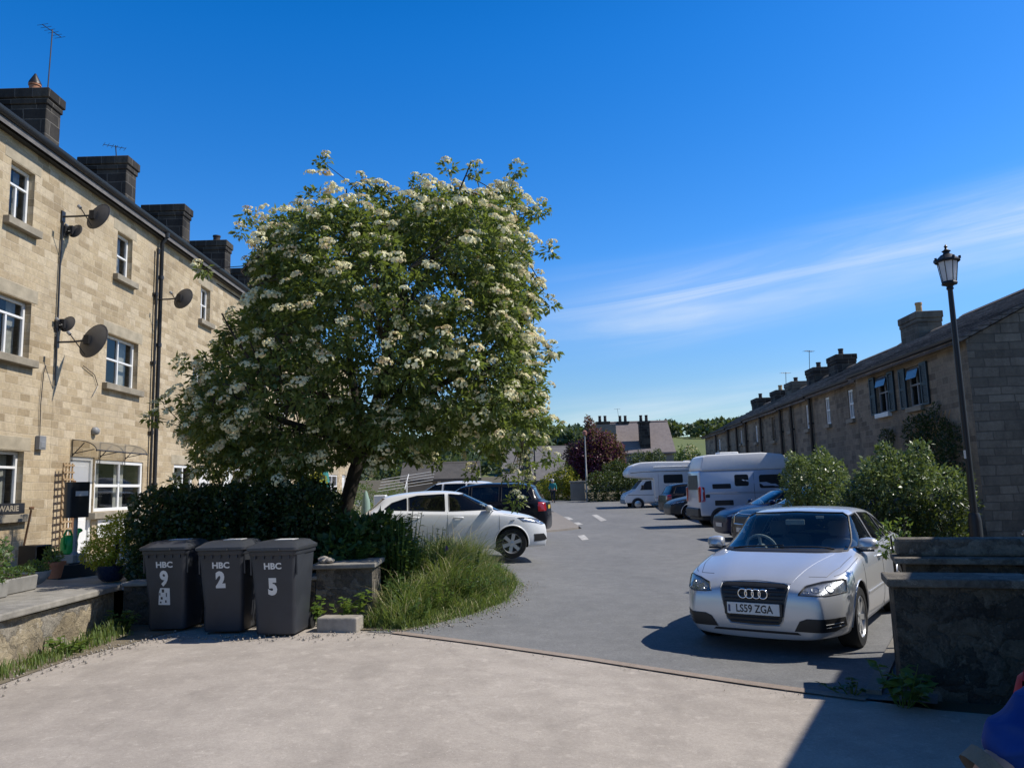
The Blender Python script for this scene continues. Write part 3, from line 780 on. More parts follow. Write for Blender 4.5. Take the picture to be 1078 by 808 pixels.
# trellis on the near cottage wall
tr = MB(); 
for i in range(9):
    for s_ in (-1, 1):
        a = -.9 + .225 * i
        p0 = Vector((a - s_ * .55, -.06 - .008 * s_, 1.9)); p1 = Vector((a + s_ * .55, -.06 - .008 * s_, 3.4))
        tr.tube([p0, p1], .011, 4)
tag(tr.build('wall_trellis', M['wood'], None, (rx(20.9, -.22), 20.9, 0), RA), 'diamond trellis on the near cottage wall below the shuttered windows', 'trellis')

# ---------------------------------------------------------------- dark wall at the right, with its pillared coping
def solid_wall(name, label, cat, loc, rz, L, T, H, body, cop, cop_h=.07, over=.06, ridge=None, slabs=3, group=None, zb=-.25):
    t = thing(name, label, cat, loc, rz, group)
    mb = MB(); nx_, nz_ = max(2, int(L / .12)), max(2, int((H - zb) / .12))
    # lumpy faces
    def face(y, sgn):
        vs = []; fs = []
        for j in range(nz_ + 1):
            for i in range(nx_ + 1):
                x = L * i / nx_; z = zb + (H - zb) * j / nz_
                edge = 0 if i in (0, nx_) or j == nz_ else 1
                d = mnoise.noise((x * 3.1 + loc[0] * 7, z * 4.0, sgn * 3.0)) * .022 * edge
                vs.append((x, y + sgn * d, z))
        for j in range(nz_):
            for i in range(nx_):
                a = j * (nx_ + 1) + i
                q = (a, a + 1, a + nx_ + 2, a + nx_ + 1)
                fs.append(q if sgn < 0 else q[::-1])
        mb.add(vs, fs)
    face(0, -1); face(T, 1)
    mb.add([(0, 0, zb), (0, T, zb), (0, T, H), (0, 0, H)], [(0, 3, 2, 1)][::1]); mb.add([(L, 0, zb), (L, T, zb), (L, T, H), (L, 0, H)], [(0, 1, 2, 3)])
    mb.add([(0, 0, H), (L, 0, H), (L, T, H), (0, T, H)], [(0, 1, 2, 3)])
    mb.build('wall', body, t, fix=False, smooth=35)
    for k in range(slabs):
        a = -over + (L + 2 * over) * k / slabs; b = -over + (L + 2 * over) * (k + 1) / slabs - .008
        dz = random.uniform(-.006, .006)
        MB().box(((a + b) / 2, T / 2, H + cop_h / 2 + dz), (b - a, T + 2 * over, cop_h)).build('coping', cop, t, bevel=.014, seg=2)
        if ridge:
            rh, rw = ridge
            MB().box(((a + b) / 2 + .03, T / 2 + .03, H + cop_h + rh / 2 + dz), (b - a - .02, rw, rh)).build('ridge_stone', cop, t, bevel=.03, seg=2)
    return t
solid_wall('stone_wall', 'dark rubble wall with flat coping at the right, in deep shade', 'wall', (3.16, 6.66, 0), R(-20), 3.2, .42, .86, M['rubdark'], M['copingdark'], .07, .05, None, 3)
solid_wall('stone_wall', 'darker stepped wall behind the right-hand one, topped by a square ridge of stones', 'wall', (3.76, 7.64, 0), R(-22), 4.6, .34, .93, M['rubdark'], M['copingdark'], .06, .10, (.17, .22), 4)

# house just out of view at the right; its roof edge throws the broad shadow across the drive
oh = thing('neighbouring_house', 'stone house beyond the right edge whose roof shadow crosses the driveway', 'house', (4.45, 3.32, 0), math.atan2(1.41, .80))
mb = MB().box((1.4, -4.3, 2.3), (8.2, 7.6, 5.2)); mb.build('wall', M['grit'], oh)
mb = MB().prism([(-.25, 4.95), (-4.2, 7.0), (-8.2, 4.95), (-8.2, 4.8), (-.25, 4.8)], -2.85, 5.7, 'x'); mb.build('roof', M['roof'], oh)
# ---------------------------------------------------------------- garden wall, terrace, bins, pots
def zl(x, y): return zg(x, y)
GT = .60      # level of the paved garden
gs = MB(); gs.add([(-9, -3, GT), (-5.3, -3, GT), (-5.3, 10.2, GT), (-3.2, 10.6, GT), (-3.2, 15.9, GT), (-6, 16, GT), (-9, 16, GT)], [(0, 1, 2, 3, 4, 5, 6)])
gs.add([(-9, 16, GT), (-6, 16, GT), (-6, 30, GT + .1), (-9, 30, GT + .1)], [(0, 1, 2, 3)])
gs.add([(-9, 30, GT + .1), (-6, 30, GT + .1), (-6, 52, GT + .5), (-9, 52, GT + .5)], [(0, 1, 2, 3)])
gs.add([(-3.2, 10.6, GT), (-3.2, 15.9, GT), (-3.2, 15.9, -.2), (-3.2, 10.6, -.2)], [(0, 1, 2, 3)]); gs.add([(-3.2, 15.9, GT), (-6, 16, GT), (-6, 16, -.2), (-3.2, 15.9, -.2)], [(0, 1, 2, 3)]); gs.add([(-6, 16, GT), (-6, 30, GT + .1), (-6, 30, -.2), (-6, 16, -.2)], [(0, 1, 2, 3)]); gs.add([(-6, 30, GT + .1), (-6, 52, GT + .5), (-6, 52, -.2), (-6, 30, -.2)], [(0, 1, 2, 3)])
o = gs.build('path', M['flag'], fix=False); o['kind'] = 'structure'

# left garden wall: face along x=-5.12, wide sloping slab on top
gw = thing('garden_wall', 'lichened rubble garden wall with long grey coping at the left', 'wall', (-5.12, 10.0, 0), R(-90))
L = 8.2; mb = MB(); nx_, nz_ = 70, 6
vs = []; fs = []
for j in range(nz_ + 1):
    for i in range(nx_ + 1):
        x = L * i / nx_; z = -.1 + .70 * j / nz_
        d = (mnoise.noise((x * 2.2, z * 3.0, 1.0)) * .05 + mnoise.noise((x * 6.2, z * 7.0, 4.0)) * .02) * (0 if i == 0 else 1)
        vs.append((x, -d, z))
for j in range(nz_):
    for i in range(nx_):
        a = j * (nx_ + 1) + i; fs.append((a, a + nx_ + 1, a + nx_ + 2, a + 1))
mb.add([(v[0], -v[1], v[2]) for v in vs], fs)   # local +y looks to world +x
mb.add([(0, 0, -.1), (0, -.4, -.1), (0, -.4, .6), (0, 0, .6)], [(0, 1, 2, 3)])
mb.build('wall', M['rubble'], gw, fix=False, smooth=40)
a = -.04
for k, ln in enumerate((2.45, 1.9, 2.1, 1.8)):
    MB().box((a + ln / 2, -.44, .66 + .004 * (k % 2)), (ln - .012, 1.06, .075)).build('coping', M['coping'], gw, bevel=.016, seg=2)
    a += ln
# wall behind the bins, ending in a pier
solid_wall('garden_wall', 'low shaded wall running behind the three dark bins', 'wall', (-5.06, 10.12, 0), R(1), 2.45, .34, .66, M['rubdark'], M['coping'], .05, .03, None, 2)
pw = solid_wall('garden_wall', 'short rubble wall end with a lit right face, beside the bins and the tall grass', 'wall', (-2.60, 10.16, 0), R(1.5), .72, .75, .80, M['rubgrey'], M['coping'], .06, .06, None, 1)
bs = MB().box((0, 0, .085), (.50, .24, .20)); bs.build  # loose block at its foot
ob = bs.build('stone_block', M['block'], None, (-2.12, 9.42, zl(-2.1, 9.4) - .02), R(-10), bevel=.02, seg=2)
tag(ob, 'loose pale oblong stone lying at the foot of the short wall', 'stone')
for i, (dx, dy, rr) in enumerate([(-.42, 10.3, .09), (-.33, 10.25, .06)]):
    bm = bmesh.new(); bmesh.ops.create_icosphere(bm, subdivisions=2, radius=rr)
    for v in bm.verts: v.co *= 1 + .25 * mnoise.noise(v.co * 12); v.co.z *= .6
    me = bpy.data.meshes.new('pebble'); bm.to_mesh(me); bm.free()
    o = link_mesh('loose_stone', me, [M['block']], None, (-2.15 + dx * .9, dy, .86 + .04)); tag(o, ['pale loose stone on the left end of the short wall', 'smaller loose stone beside the pale one on the short wall'][i], 'stone')

M['bin'] = m_simple('dark_grey_bin_plastic', (.032, .036, .044), .48, var=.28, scale=3.2, bump=.03, spec=.5)
M['binlid'] = m_simple('dark_grey_bin_lid', (.044, .048, .056), .4, var=.15, scale=5, bump=.03, spec=.55)
M['letter'] = m_simple('white_bin_lettering', (.66, .66, .64), .6, var=.1)
def rrect(w, d, r, n=5, cx=0, cy=0):
    pts = []
    for sx, sy, a0 in ((1, 1, 0), (-1, 1, 90), (-1, -1, 180), (1, -1, 270)):
        for k in range(n + 1):
            a = R(a0 + 90 * k / n); pts.append((cx + sx * (w / 2 - r) + r * math.cos(a), cy + sy * (d / 2 - r) + r * math.sin(a)))
    return pts
def loft(mb, rings, mat=0, cap=(True, True)):
    n = len(rings[0]); vs = [p for r in rings for p in r]; fs = []
    for i in range(len(rings) - 1):
        for j in range(n):
            j2 = (j + 1) % n; fs.append((i * n + j, i * n + j2, (i + 1) * n + j2, (i + 1) * n + j))
    if cap[0]: fs.append(tuple(range(n))[::-1])
    if cap[1]: fs.append(tuple((len(rings) - 1) * n + j for j in range(n)))
    mb.add(vs, fs, mat)
def wheelie_bin(label, x, y, rz, num, sticker=False, numy=.62, bare=False, z=None):
    t = thing('wheelie_bin', label, 'wheelie bin', (x, y, zl(x, y) if z is None else z), rz, None if bare else 'dark council bins by the wall')
    mb = MB()   # front is local -y
    R3 = lambda pts, z: [(p[0], p[1], z) for p in pts]
    loft(mb, [R3(rrect(.455, .50, .05, 5, 0, .02), .03), R3(rrect(.475, .52, .06, 5, 0, .02), .06), R3(rrect(.485, .52, .06, 5, 0, .02), .30), R3(rrect(.535, .66, .06, 5, 0, .0), .86), R3(rrect(.54, .67, .06, 5, 0, 0), .93)])
    loft(mb, [R3(rrect(.565, .70, .06, 5), .925), R3(rrect(.575, .71, .06, 5), .935), R3(rrect(.575, .71, .06, 5), .97), R3(rrect(.56, .69, .06, 5), .975)])
    for u in (-.2, -.1, 0, .1, .2): mb.box((u, -.338, .905), (.018, .03, .04))          # webs under the rim
    for s_ in (-1, 1):                                                                   # lifting comb corners
        mb.prism([(-.30, .93), (-.05, .93), (-.28, .70)], s_ * .272 - .008, s_ * .272 + .008, 'x')
    mb.build('body', M['bin'], t, smooth=35)
    lb = MB()
    loft(lb, [R3(rrect(.60, .72, .05, 5, 0, -.012), .975), R3(rrect(.61, .735, .05, 5, 0, -.012), .985), R3(rrect(.61, .735, .05, 5, 0, -.012), 1.012), R3(rrect(.585, .70, .05, 5, 0, -.008), 1.022), R3(rrect(.55, .65, .06, 5, 0, .0), 1.034), R3(rrect(.48, .55, .06, 5, 0, .02), 1.066), R3(rrect(.40, .44, .08, 5, 0, .04), 1.078)])
    lb.box((0, -.39, .992), (.20, .035, .022))
    ld = lb.build('lid', M['binlid'], t, smooth=30)
    if not bare: MB().box((.02, .05, 1.0815), (.22, .20, .004)).build('label', M['letter'], ld)
    hb = MB().tube([(-.24, .40, .955), (.24, .40, .955)], .016, 8)
    for u in (-.2, 0, .2): hb.box((u, .37, .955), (.03, .08, .03))
    hb.build('handle', M['bin'], t, smooth=40)
    for s_ in (-1, 1):
        w = MB().lathe([(.03, -.02), (.10, -.02), (.10, .02), (.03, .02)], 18, 0, Matrix.Translation((s_ * .245, .30, .10)) @ Matrix.Rotation(R(90), 4, 'Y')); w.build('wheel', M['rubber'], t, smooth=40)
    if num:
        # lettering lies on the sloping front: plane through (z=.30,y=-.24) and (z=.86,y=-.33)
        sl = math.atan2(.09, .56)
        def place(s, zc, size, bold, sx, name, dx=0.0):
            v, f = text_geo(s, size, bold, sx)
            yy = -.24 - .09 * (zc - .30) / .56 - .004
            m4 = Matrix.Translation((dx, yy, zc)) @ Matrix.Rotation(R(90) + sl, 4, 'X')
            return MB().add(v, f, 0, m4).build(name, M['letter'], t, fix=False)
        place('HBC', .80, .098, .0035, 1.08, 'lettering')
        place(num, numy, .245, .010 if num == '9' else .016, .84, 'number', -.01)
        if sticker:
            zc = .42; yy = -.24 - .09 * (zc - .30) / .56 - .003
            m4 = Matrix.Translation((-.02, yy, zc)) @ Matrix.Rotation(R(90) + sl, 4, 'X')
            MB().add([(-.075, -.10, 0), (.07, -.105, 0), (.075, .10, 0), (-.04, .105, 0), (-.06, .06, 0)], [(0, 1, 2, 3, 4)], 0, m4).build('sticker', M['letter'], t, fix=False)
            dk = MB()
            for (a, b, w, h) in [(-.01, .07, .03, .04), (-.03, -.02, .025, .03), (.02, -.06, .018, .03), (.03, .02, .012, .05), (-.045, -.07, .02, .02), (-.05, .03, .012, .03)]:
                dk.add([(a - w / 2, b - h / 2, .002), (a + w / 2, b - h / 2, .002), (a + w / 2, b + h / 2, .002), (a - w / 2, b + h / 2, .002)], [(0, 1, 2, 3)], 0, m4)
            dk.build('sticker_mark', M['bin'], t, fix=False)
    return t
wheelie_bin('dark grey council bin marked 9 with a torn pale sticker, leftmost of the three', -4.27, 9.86, R(-3), '9', True, .63)
wheelie_bin('dark grey council bin marked 2, the middle one of three', -3.49, 9.60, R(-2), '2', False, .625)
wheelie_bin('dark grey council bin marked 5, nearest and rightmost of the three', -2.78, 9.34, R(-5), '5', False, .56)
wheelie_bin('black bin showing only its lid above the right-hand wall', 6.05, 8.55, R(20), None, False, 0, True, .12)

# things standing on the garden wall and terrace
M['greenpl'] = m_simple('bright_green_plastic', (.01, .33, .06), .35, var=.1)
M['bluepot'] = m_simple('dark_blue_glazed_pot', (.012, .018, .04), .25, var=.2)
M['bowl'] = m_simple('pale_grey_bowl', (.36, .35, .33), .7, var=.2)
M['blackpl'] = m_simple('black_plastic', (.022, .023, .025), .4, var=.2)
M['planter'] = m_simple('beige_wicker_planter', (.20, .165, .115), .8, var=.3, scale=25, bump=.4)
M['trough'] = m_simple('grey_trough', (.22, .215, .20), .8, var=.25)
M['soilpot'] = m_earth('potting_soil', [(.03,.022,.015), (.06,.045,.03)], 8)
CT = .70
def pot(name, label, x, y, z, prof, m, cat='pot', soil=None, n=20):
    t = thing(name, label, cat, (x, y, z))
    MB().lathe(prof, n).build('vessel', m, t, smooth=40)
    r, zz = soil or (prof[-1][0] * .9, prof[-1][1] - .02)
    MB().lathe([(r, zz - .01), (r, zz), (.001, zz + .015)], n, 0, None, False).build('soil', M['soilpot'], t, smooth=60)
    return t
pot('flower_pot', 'tapered terracotta pot at the edge of the coping, in front of the green can', -6.47, 11.0, CT, [(.075, 0), (.115, .18), (.13, .18), (.135, .225), (.115, .225), (.11, .19)], M['terra'])
pot('flower_bowl', 'pale grey round bowl with low green plants, left of the terracotta pot', -6.28, 10.25, CT, [(.05, 0), (.10, .03), (.16, .10), (.175, .17), (.16, .17), (.14, .11)], M['bowl'])
for i, (x, y, lab) in enumerate([(-6.05, 9.42, 'grey rectangular trough planted with trailing greens, left of the round bowl'), (-5.95, 8.72, 'grey trough at the left edge of the photo under leafy bush')]):
    t = thing('planter_trough', lab, 'planter', (x, y, CT), R(90))
    MB().box((0, 0, .09), (.58, .24, .18), taper=1.06).build('vessel', M['trough'], t, bevel=.012)
    MB().box((0, 0, .175), (.54, .20, .02)).build('soil', M['soilpot'], t)
# watering can
t = thing('watering_can', 'bright green plastic watering can standing behind the terracotta pot', 'watering can', (-6.98, 12.2, GT + .34), R(95))
MB().lathe([(.10, 0), (.115, .01), (.125, .14), (.115, .24), (.07, .29), (.06, .29)], 18).build('body', M['greenpl'], t, smooth=40)
MB().tube([(.09, 0, .28), (.02, 0, .36), (-.09, 0, .37), (-.17, 0, .30), (-.17, 0, .18), (-.11, 0, .08)], .016, 8).build('handle', M['greenpl'], t, smooth=40)
sp_ = MB().tube([(.10, 0, .06), (.22, 0, .16), (.30, 0, .31)], [.03, .022, .016], 8); sp_.lathe([(.015, 0), (.045, .05), (.045, .06)], 12, 0, Matrix.Translation((.30, 0, .31)) @ Matrix.Rotation(R(40), 4, 'Y')); sp_.build('spout', M['greenpl'], t, smooth=40)
MB().box((0, 0, 0), (.36, .36, .34)).build('stone_plinth', M['block'], None, (-6.98, 12.2, GT + .17), 0, bevel=.01)
tag(bpy.data.objects['stone_plinth'], 'small stone plinth under the green watering can', 'plinth')
# black post box on a weighted stand
t = thing('sign_stand', 'black upright panel with a torn white sticker on a post in a heavy black base', 'stand', (-6.86, 12.15, GT), R(60))
b = MB().box((0, 0, .10), (.72, .44, .20), taper=.92); b.box((0, 0, .205), (.34, .30, .03)); b.build('base', M['blackpl'], t, bevel=.035, seg=2)
MB().lathe([(.09, .20), (.075, .23), (.07, .33), (.05, .36), (.032, .38), (.028, 1.3)], 14).build('post', M['greypl'], t, smooth=40)
pn = MB(); loft(pn, [[(p[0], p[1], z) for p in rrect(.36, .16, .06, 5)] for z in (.90, .91, 1.43, 1.45)]); pnl = pn.build('panel', M['blackpl'], t, smooth=35)
MB().box((.03, -.083, 1.27), (.20, .006, .075)).build('sticker', M['letter'], pnl)
# tipped black crate and a spade handle
t = thing('storage_crate', 'black plastic crate on its side against the house wall, left of the trellis', 'crate', (-8.55, 13.9, GT), R(80))
mb = MB(); mb.box((0, .17, .20), (.36, .03, .40)); mb.box((-.17, 0, .20), (.03, .36, .396)); mb.box((.17, 0, .20), (.03, .36, .396)); mb.box((0, 0, .385), (.30, .33, .03)); mb.box((0, 0, .02), (.30, .33, .03)); mb.build('crate_shell', M['blackpl'], t, bevel=.02, seg=2)
t = thing('garden_spade', 'wooden handled spade leaning on the wall behind the black crate', 'spade', (-8.80, 13.95, GT), R(90))
MB().tube([(0, 0, .30), (.02, -.10, 1.02)], .018, 8).build('shaft', M['woodo'], t, smooth=40)
mb = MB().box((.02, -.105, 1.05), (.13, .03, .05)); mb.build('grip', M['woodo'], t, bevel=.01)
MB().box((0, .02, .17), (.19, .02, .30)).build('blade', M['metal'], t, bevel=.005)
# trellis panel by the door
t = thing('garden_trellis', 'pale wooden lattice panel standing left of the white door', 'trellis', (-8.86, 15.33, GT), R(93))
mb = MB()
for u in (-.17, -.06, .06, .17): mb.box((u, 0, .95), (.035, .02, 1.9))
for i in range(14): mb.box((0, -.021, .06 + .138 * i), (.40, .018, .035))
mb.build('lattice', M['wood'], t)
mb = MB().box((.30, .05, .78), (.05, .05, 1.56)); mb.box((.36, .05, .78), (.09, .03, 1.56)); mb.build('side_board', M['woodo'], t)
pot('plant_pot', 'dark blue glazed pot holding the golden conifer', -5.78, 11.2, GT + .02, [(.12, 0), (.17, .05), (.20, .17), (.205, .22), (.18, .22), (.17, .17)], M['bluepot'])
pot('planter_basket', 'beige woven planter between the blue pot and the first bin', -5.36, 11.15, GT + .02, [(.13, 0), (.17, .10), (.19, .24), (.18, .25), (.16, .2)], M['planter'], n=8)
t = thing('garden_table', 'small brown wooden bench end beyond the hedge, below the drainpipe', 'bench', (-7.9, 18.2, GT), R(90))
MB().box((0, 0, 1.02), (1.0, .42, .05)).build('top', M['woodo'], t, bevel=.006)
for sx in (-1, 1):
    for sy in (-1, 1): MB().box((sx * .42, sy * .15, .5), (.06, .06, 1.0)).build('leg', M['woodo'], t)
MB().box((0, -.18, .90), (.94, .03, .14)).build('rail', M['woodo'], t)
# white soil bag / cloth by the door
bg = MB(); loft(bg, [[(p[0], p[1], z) for p in rrect(w, d, .05, 4)] for z, w, d in ((0, .26, .16), (.05, .32, .2), (.25, .28, .18), (.42, .2, .1), (.5, .22, .05))])
tag(bg.build('plastic_sack', M['white'], None, (-7.2, 14.2, GT), R(30), smooth=50), 'white plastic sack standing beside the golden conifer', 'sack')
# ---------------------------------------------------------------- foliage
def unit(a):
    return a / np.maximum(np.linalg.norm(a, axis=-1, keepdims=True), 1e-9)
def leaf_verts(P, D, N, L, W, fold=.12, mid=.45):
    D = unit(D); S = unit(np.cross(D, N)); N2 = np.cross(S, D)
    L = L[:, None]; W = W[:, None]
    v = np.stack([P, P + D * L * mid + S * W * .5 + N2 * W * fold, P + D * L - N2 * L * .08, P + D * L * mid - S * W * .5 + N2 * W * fold], 1)
    return v.reshape(-1, 3)
def quads(n): return np.arange(4 * n).reshape(n, 4)

def clump_leaves(C, Rr, per, ls, lw, out=None, droop=.25, flat=.8, shell=.55, ct=None):
    """C (k,3) clump centres, Rr (k,) radii: leaves set round each clump, pointing outward"""
    k = len(C); n = k * per
    c = np.repeat(C, per, 0); r = np.repeat(Rr, per)
    d = unit(rng.normal(size=(n, 3)))
    if out is not None: d = unit(d + np.repeat(out, per, 0) * .55)
    rad = r * (shell + (1 - shell) * rng.random(n)) * (0.75 + .35 * rng.random(n))
    off = d * rad[:, None]; off[:, 2] *= flat
    P = c + off
    D = d + rng.normal(size=(n, 3)) * .55; D[:, 2] -= droop
    N = rng.normal(size=(n, 3)) * .55 + d * .5; N[:, 2] += .75
    L = ls * (.65 + .7 * rng.random(n)); W = lw * (.7 + .6 * rng.random(n))
    return leaf_verts(P, D, N, L, W)

M['leaf_tree'] = m_leaf('rowan_leaf', [(.052,.085,.026), (.098,.142,.04), (.15,.195,.058), (.215,.25,.095)], .40, .40, .5)
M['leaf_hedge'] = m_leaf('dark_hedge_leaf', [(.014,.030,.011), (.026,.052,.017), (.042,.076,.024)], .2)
M['leaf_shrub'] = m_leaf('shrub_leaf', [(.03,.065,.02), (.06,.115,.032), (.095,.16,.045)], .3)
M['leaf_pale'] = m_leaf('pale_bush_leaf', [(.055,.095,.03), (.105,.16,.05), (.18,.235,.095), (.29,.33,.16)], .25, .35, .5)
M['leaf_fresh'] = m_leaf('fresh_weed_leaf', [(.06,.11,.02), (.11,.18,.035), (.17,.25,.06)], .35)
M['leaf_gold'] = m_leaf('golden_conifer_leaf', [(.32,.30,.02), (.50,.46,.03), (.62,.56,.06)], .4)
M['leaf_yew'] = m_leaf('far_hedge_leaf', [(.018,.035,.012), (.035,.06,.018), (.055,.085,.025)], .2)
M['leaf_lime'] = m_leaf('far_lime_hedge_leaf', [(.18,.19,.02), (.34,.33,.03), (.50,.46,.05)], .25)
M['leaf_plum'] = m_leaf('purple_plum_leaf', [(.075,.014,.038), (.15,.030,.068), (.25,.06,.11)], .25)
M['leaf_far'] = m_leaf('far_tree_leaf', [(.035,.055,.03), (.06,.09,.045), (.09,.125,.06)], .2)
M['grass'] = m_leaf('long_grass', [(.06,.105,.03), (.11,.175,.05), (.17,.235,.075), (.28,.30,.12)], .35, .5, .3)
def m_blossom():
    t = NT('cream_blossom'); P = t.pos()
    f = t.noise(5.5, 2, .5, P)
    g = t.n('ShaderNodeNewGeometry').outputs['Random Per Island']
    c = t.ramp(f, [(.28, (.66,.46,.25)), (.38, (.80,.68,.40)), (.50, (.88,.83,.50)), (.75, (.90,.90,.66))])
    c = t.mix(.25, c, t.ramp(g, [(0, .65), (1, 1.0)]), 'MULTIPLY')
    t.set(t.b, 'Base Color', c); t.set(t.b, 'Roughness', .8)
    tr = t.n('ShaderNodeBsdfTranslucent', {'Color': c}); mx = t.n('ShaderNodeMixShader', {0: .25, 1: t.b.outputs[0], 2: tr.outputs[0]})
    t.t.links.new(mx.outputs[0], t.o.inputs['Surface']); return t.m
M['blossom'] = m_blossom()

# ---- the flowering tree
TP = [(-4.38,6.42), (-3.85,6.5), (-3.4,6.9), (-3.06,7.1), (-2.6,6.9), (-2.2,6.95), (-1.8,6.62), (-1.4,6.85), (-1.02,7.0), (-.7,6.75), (-.4,6.9), (.05,6.85), (.3,6.65), (.55,6.5), (.40,6.12), (.6,5.58), (.52,5.28), (.55,4.71), (.45,4.31), (.52,3.99), (.55,3.51), (.48,3.11), (.6,2.8), (.45,2.41), (.15,2.3), (-.25,2.15), (-.64,2.35), (-1.1,2.35), (-1.57,2.15), (-1.88,2.05), (-2.34,2.2), (-2.65,2.3), (-3.12,2.0), (-3.74,1.9), (-4.4,1.95), (-5.0,1.9), (-5.45,2.1), (-5.45,2.58), (-5.78,3.06), (-5.75,3.3), (-5.5,3.6), (-5.3,4.0), (-5.05,4.4), (-4.6,4.7), (-4.68,5.05), (-4.3,5.27), (-4.62,5.77), (-4.25,6.1)]
def in_poly(x, y, poly):
    c = np.zeros(len(x), bool); n = len(poly)
    for i in range(n):
        x0, y0 = poly[i]; x1, y1 = poly[i - 1]
        m = ((y0 > y) != (y1 > y)) & (x < (x1 - x0) * (y - y0) / (y1 - y0 + 1e-12) + x0)
        c ^= m
    return c
def poly_dist(x, y, poly):
    d = np.full(len(x), 1e9); n = len(poly)
    for i in range(n):
        ax, ay = poly[i - 1]; bx, by = poly[i]
        t = np.clip(((x - ax) * (bx - ax) + (y - ay) * (by - ay)) / ((bx - ax) ** 2 + (by - ay) ** 2 + 1e-12), 0, 1)
        d = np.minimum(d, np.hypot(x - ax - t * (bx - ax), y - ay - t * (by - ay)))
    return d
TY = 12.7
tree = thing('flowering_tree', 'broad flowering tree covered in cream blossom heads, in the middle of the picture', 'tree', (-2.85, TY, .2))
n = 9000
cx = rng.uniform(-5.9, .8, n); cz = rng.uniform(1.8, 7.4, n)
ok = in_poly(cx, cz, TP); cx, cz = cx[ok], cz[ok]
dd = poly_dist(cx, cz, TP); ok = dd > .14; cx, cz, dd = cx[ok], cz[ok], dd[ok]
half = 2.7 * np.sqrt(np.clip(1 - (1 - np.clip(dd / 2.0, 0, 1)) ** 2, 0, 1))
s = rng.uniform(-1, 1, len(cx)); s = np.sign(s) * np.abs(s) ** .42
cy = TY + s * half * np.where(s < 0, 1.0, .9) + .95 * np.clip((-3.7 - cx) / 1.4, 0, 1)
C = np.stack([cx, cy, cz], 1)
# the crown is drawn for its own depth: keep the outline when seen from the drive
C[:, 0] *= (1 + (cy - TY) / TY * .85); C[:, 2] = 1.78 + (C[:, 2] - 1.78) * (1 + (cy - TY) / TY * .8)
# thin out: poisson-ish
keep = []; grid = {}
for i, p in enumerate(C):
    rmin = .27 if dd[i] < .9 else .36
    key = tuple((p / .4).astype(int)); bad = False
    for a in (-1, 0, 1):
        for b in (-1, 0, 1):
            for c_ in (-1, 0, 1):
                for q in grid.get((key[0] + a, key[1] + b, key[2] + c_), ()):
                    if np.sum((C[q] - p) ** 2) < rmin * rmin: bad = True; break
                if bad: break
            if bad: break
        if bad: break
    if bad: continue
    grid.setdefault(key, []).append(i); keep.append(i)
keep = np.array(keep); C = C[keep]; dk = dd[keep]
ctr = np.array([-2.4, TY, 4.3]); outv = unit((C - ctr) / np.array([3.2, 2.7, 2.6]))
inner = np.linalg.norm((C - ctr) / np.array([3.2, 2.7, 2.6]), axis=1)
gaps = np.array([mnoise.noise(Vector(p * .9)) for p in C])
sel = ((gaps > -.30) | (inner < .45)) & ((dk > .42) | (rng.random(len(C)) < .62))
C, outv, inner, dk = C[sel], outv[sel], inner[sel], dk[sel]
print('tree clumps', len(C))
rad = rng.uniform(.20, .33, len(C)) * np.where(dk < .25, .75, 1.0)
lv = clump_leaves(C, rad, 92, .105, .050, outv, .30, .75, .45)
# sprays that stick out past the outline
sprays = [(-4.75,6.55), (-4.55,6.7), (-5.05,5.45), (-3.05,7.5), (-2.45,7.3), (-1.5,7.22), (-.98,7.42), (-.52,7.32), (.0,7.2), (.18,7.22), (.62,6.85), (.45,6.5), (.68,5.6), (.66,4.7), (.66,3.9), (.72,2.75), (.12,1.85), (.02,1.55), (.2,2.1), (-.1,1.95), (-5.9,3.3), (-5.6,4.0), (-5.95,3.05), (-5.6,2.0), (-.7,2.0), (-1.3,2.2), (.55,2.2)]
SC_ = np.array([(x + (.12 if z > 6 and x < -4 else 0), TY + rng.uniform(-.6, .3), z - (.26 if z > 6.2 else 0)) for x, z in sprays])
lv2 = clump_leaves(SC_, np.full(len(SC_), .17), 52, .10, .048, None, .3, .7, .4)
V = np.concatenate([lv, lv2]); V = V - np.array([-2.85, TY, .2])
np_mesh('crown', V, quads(len(V) // 4), M['leaf_tree'], tree)
# blossom heads on the outer, upper side of the clumps
w = np.clip((inner - .45) * 1.5, 0, 1) * (.55 + .45 * np.clip((C[:, 0] + 5.2) / 4.0, 0, 1)) * np.where(C[:, 2] > 3.2, 1.0, .5) * np.where(outv[:, 1] < .5, 1, .5)
pick = rng.random(len(C)) < np.clip(w * 1.9, 0, 1)
Bc = []; Bn = []; Br = []
for i in np.where(pick)[0]:
    for q in range(1 + (rng.random() < .7) + (rng.random() < .4)):
        d = unit(outv[i] * .85 + np.array([.05, -.3, .5]) + rng.normal(size=3) * .38)
        Bc.append(C[i] + d * rad[i] * rng.uniform(1.15, 1.45)); Bn.append(unit(d * .7 + np.array([0, 0, .7]))); Br.append(rng.uniform(.065, .135))
for p in SC_:
    Bc.append(p + np.array([rng.uniform(-.08, .08), -.05, .14])); Bn.append(np.array([0, -.2, 1.0])); Br.append(rng.uniform(.07, .11))
    Bc.append(p + np.array([rng.uniform(-.15, .15), -.1, .06])); Bn.append(np.array([.2, -.3, .9])); Br.append(rng.uniform(.06, .09))
Bc, Bn, Br = np.array(Bc), unit(np.array(Bn)), np.array(Br)
m_ = 30; nb = len(Bc)
print('blossoms', nb)
d = unit(rng.normal(size=(nb * m_, 3))); nn = np.repeat(Bn, m_, 0)
dot = np.sum(d * nn, 1, keepdims=True); d = np.where(dot < 0, d - 2 * dot * nn, d)
rr = np.repeat(Br, m_)
d2 = d - nn * np.sum(d * nn, 1, keepdims=True) * .45
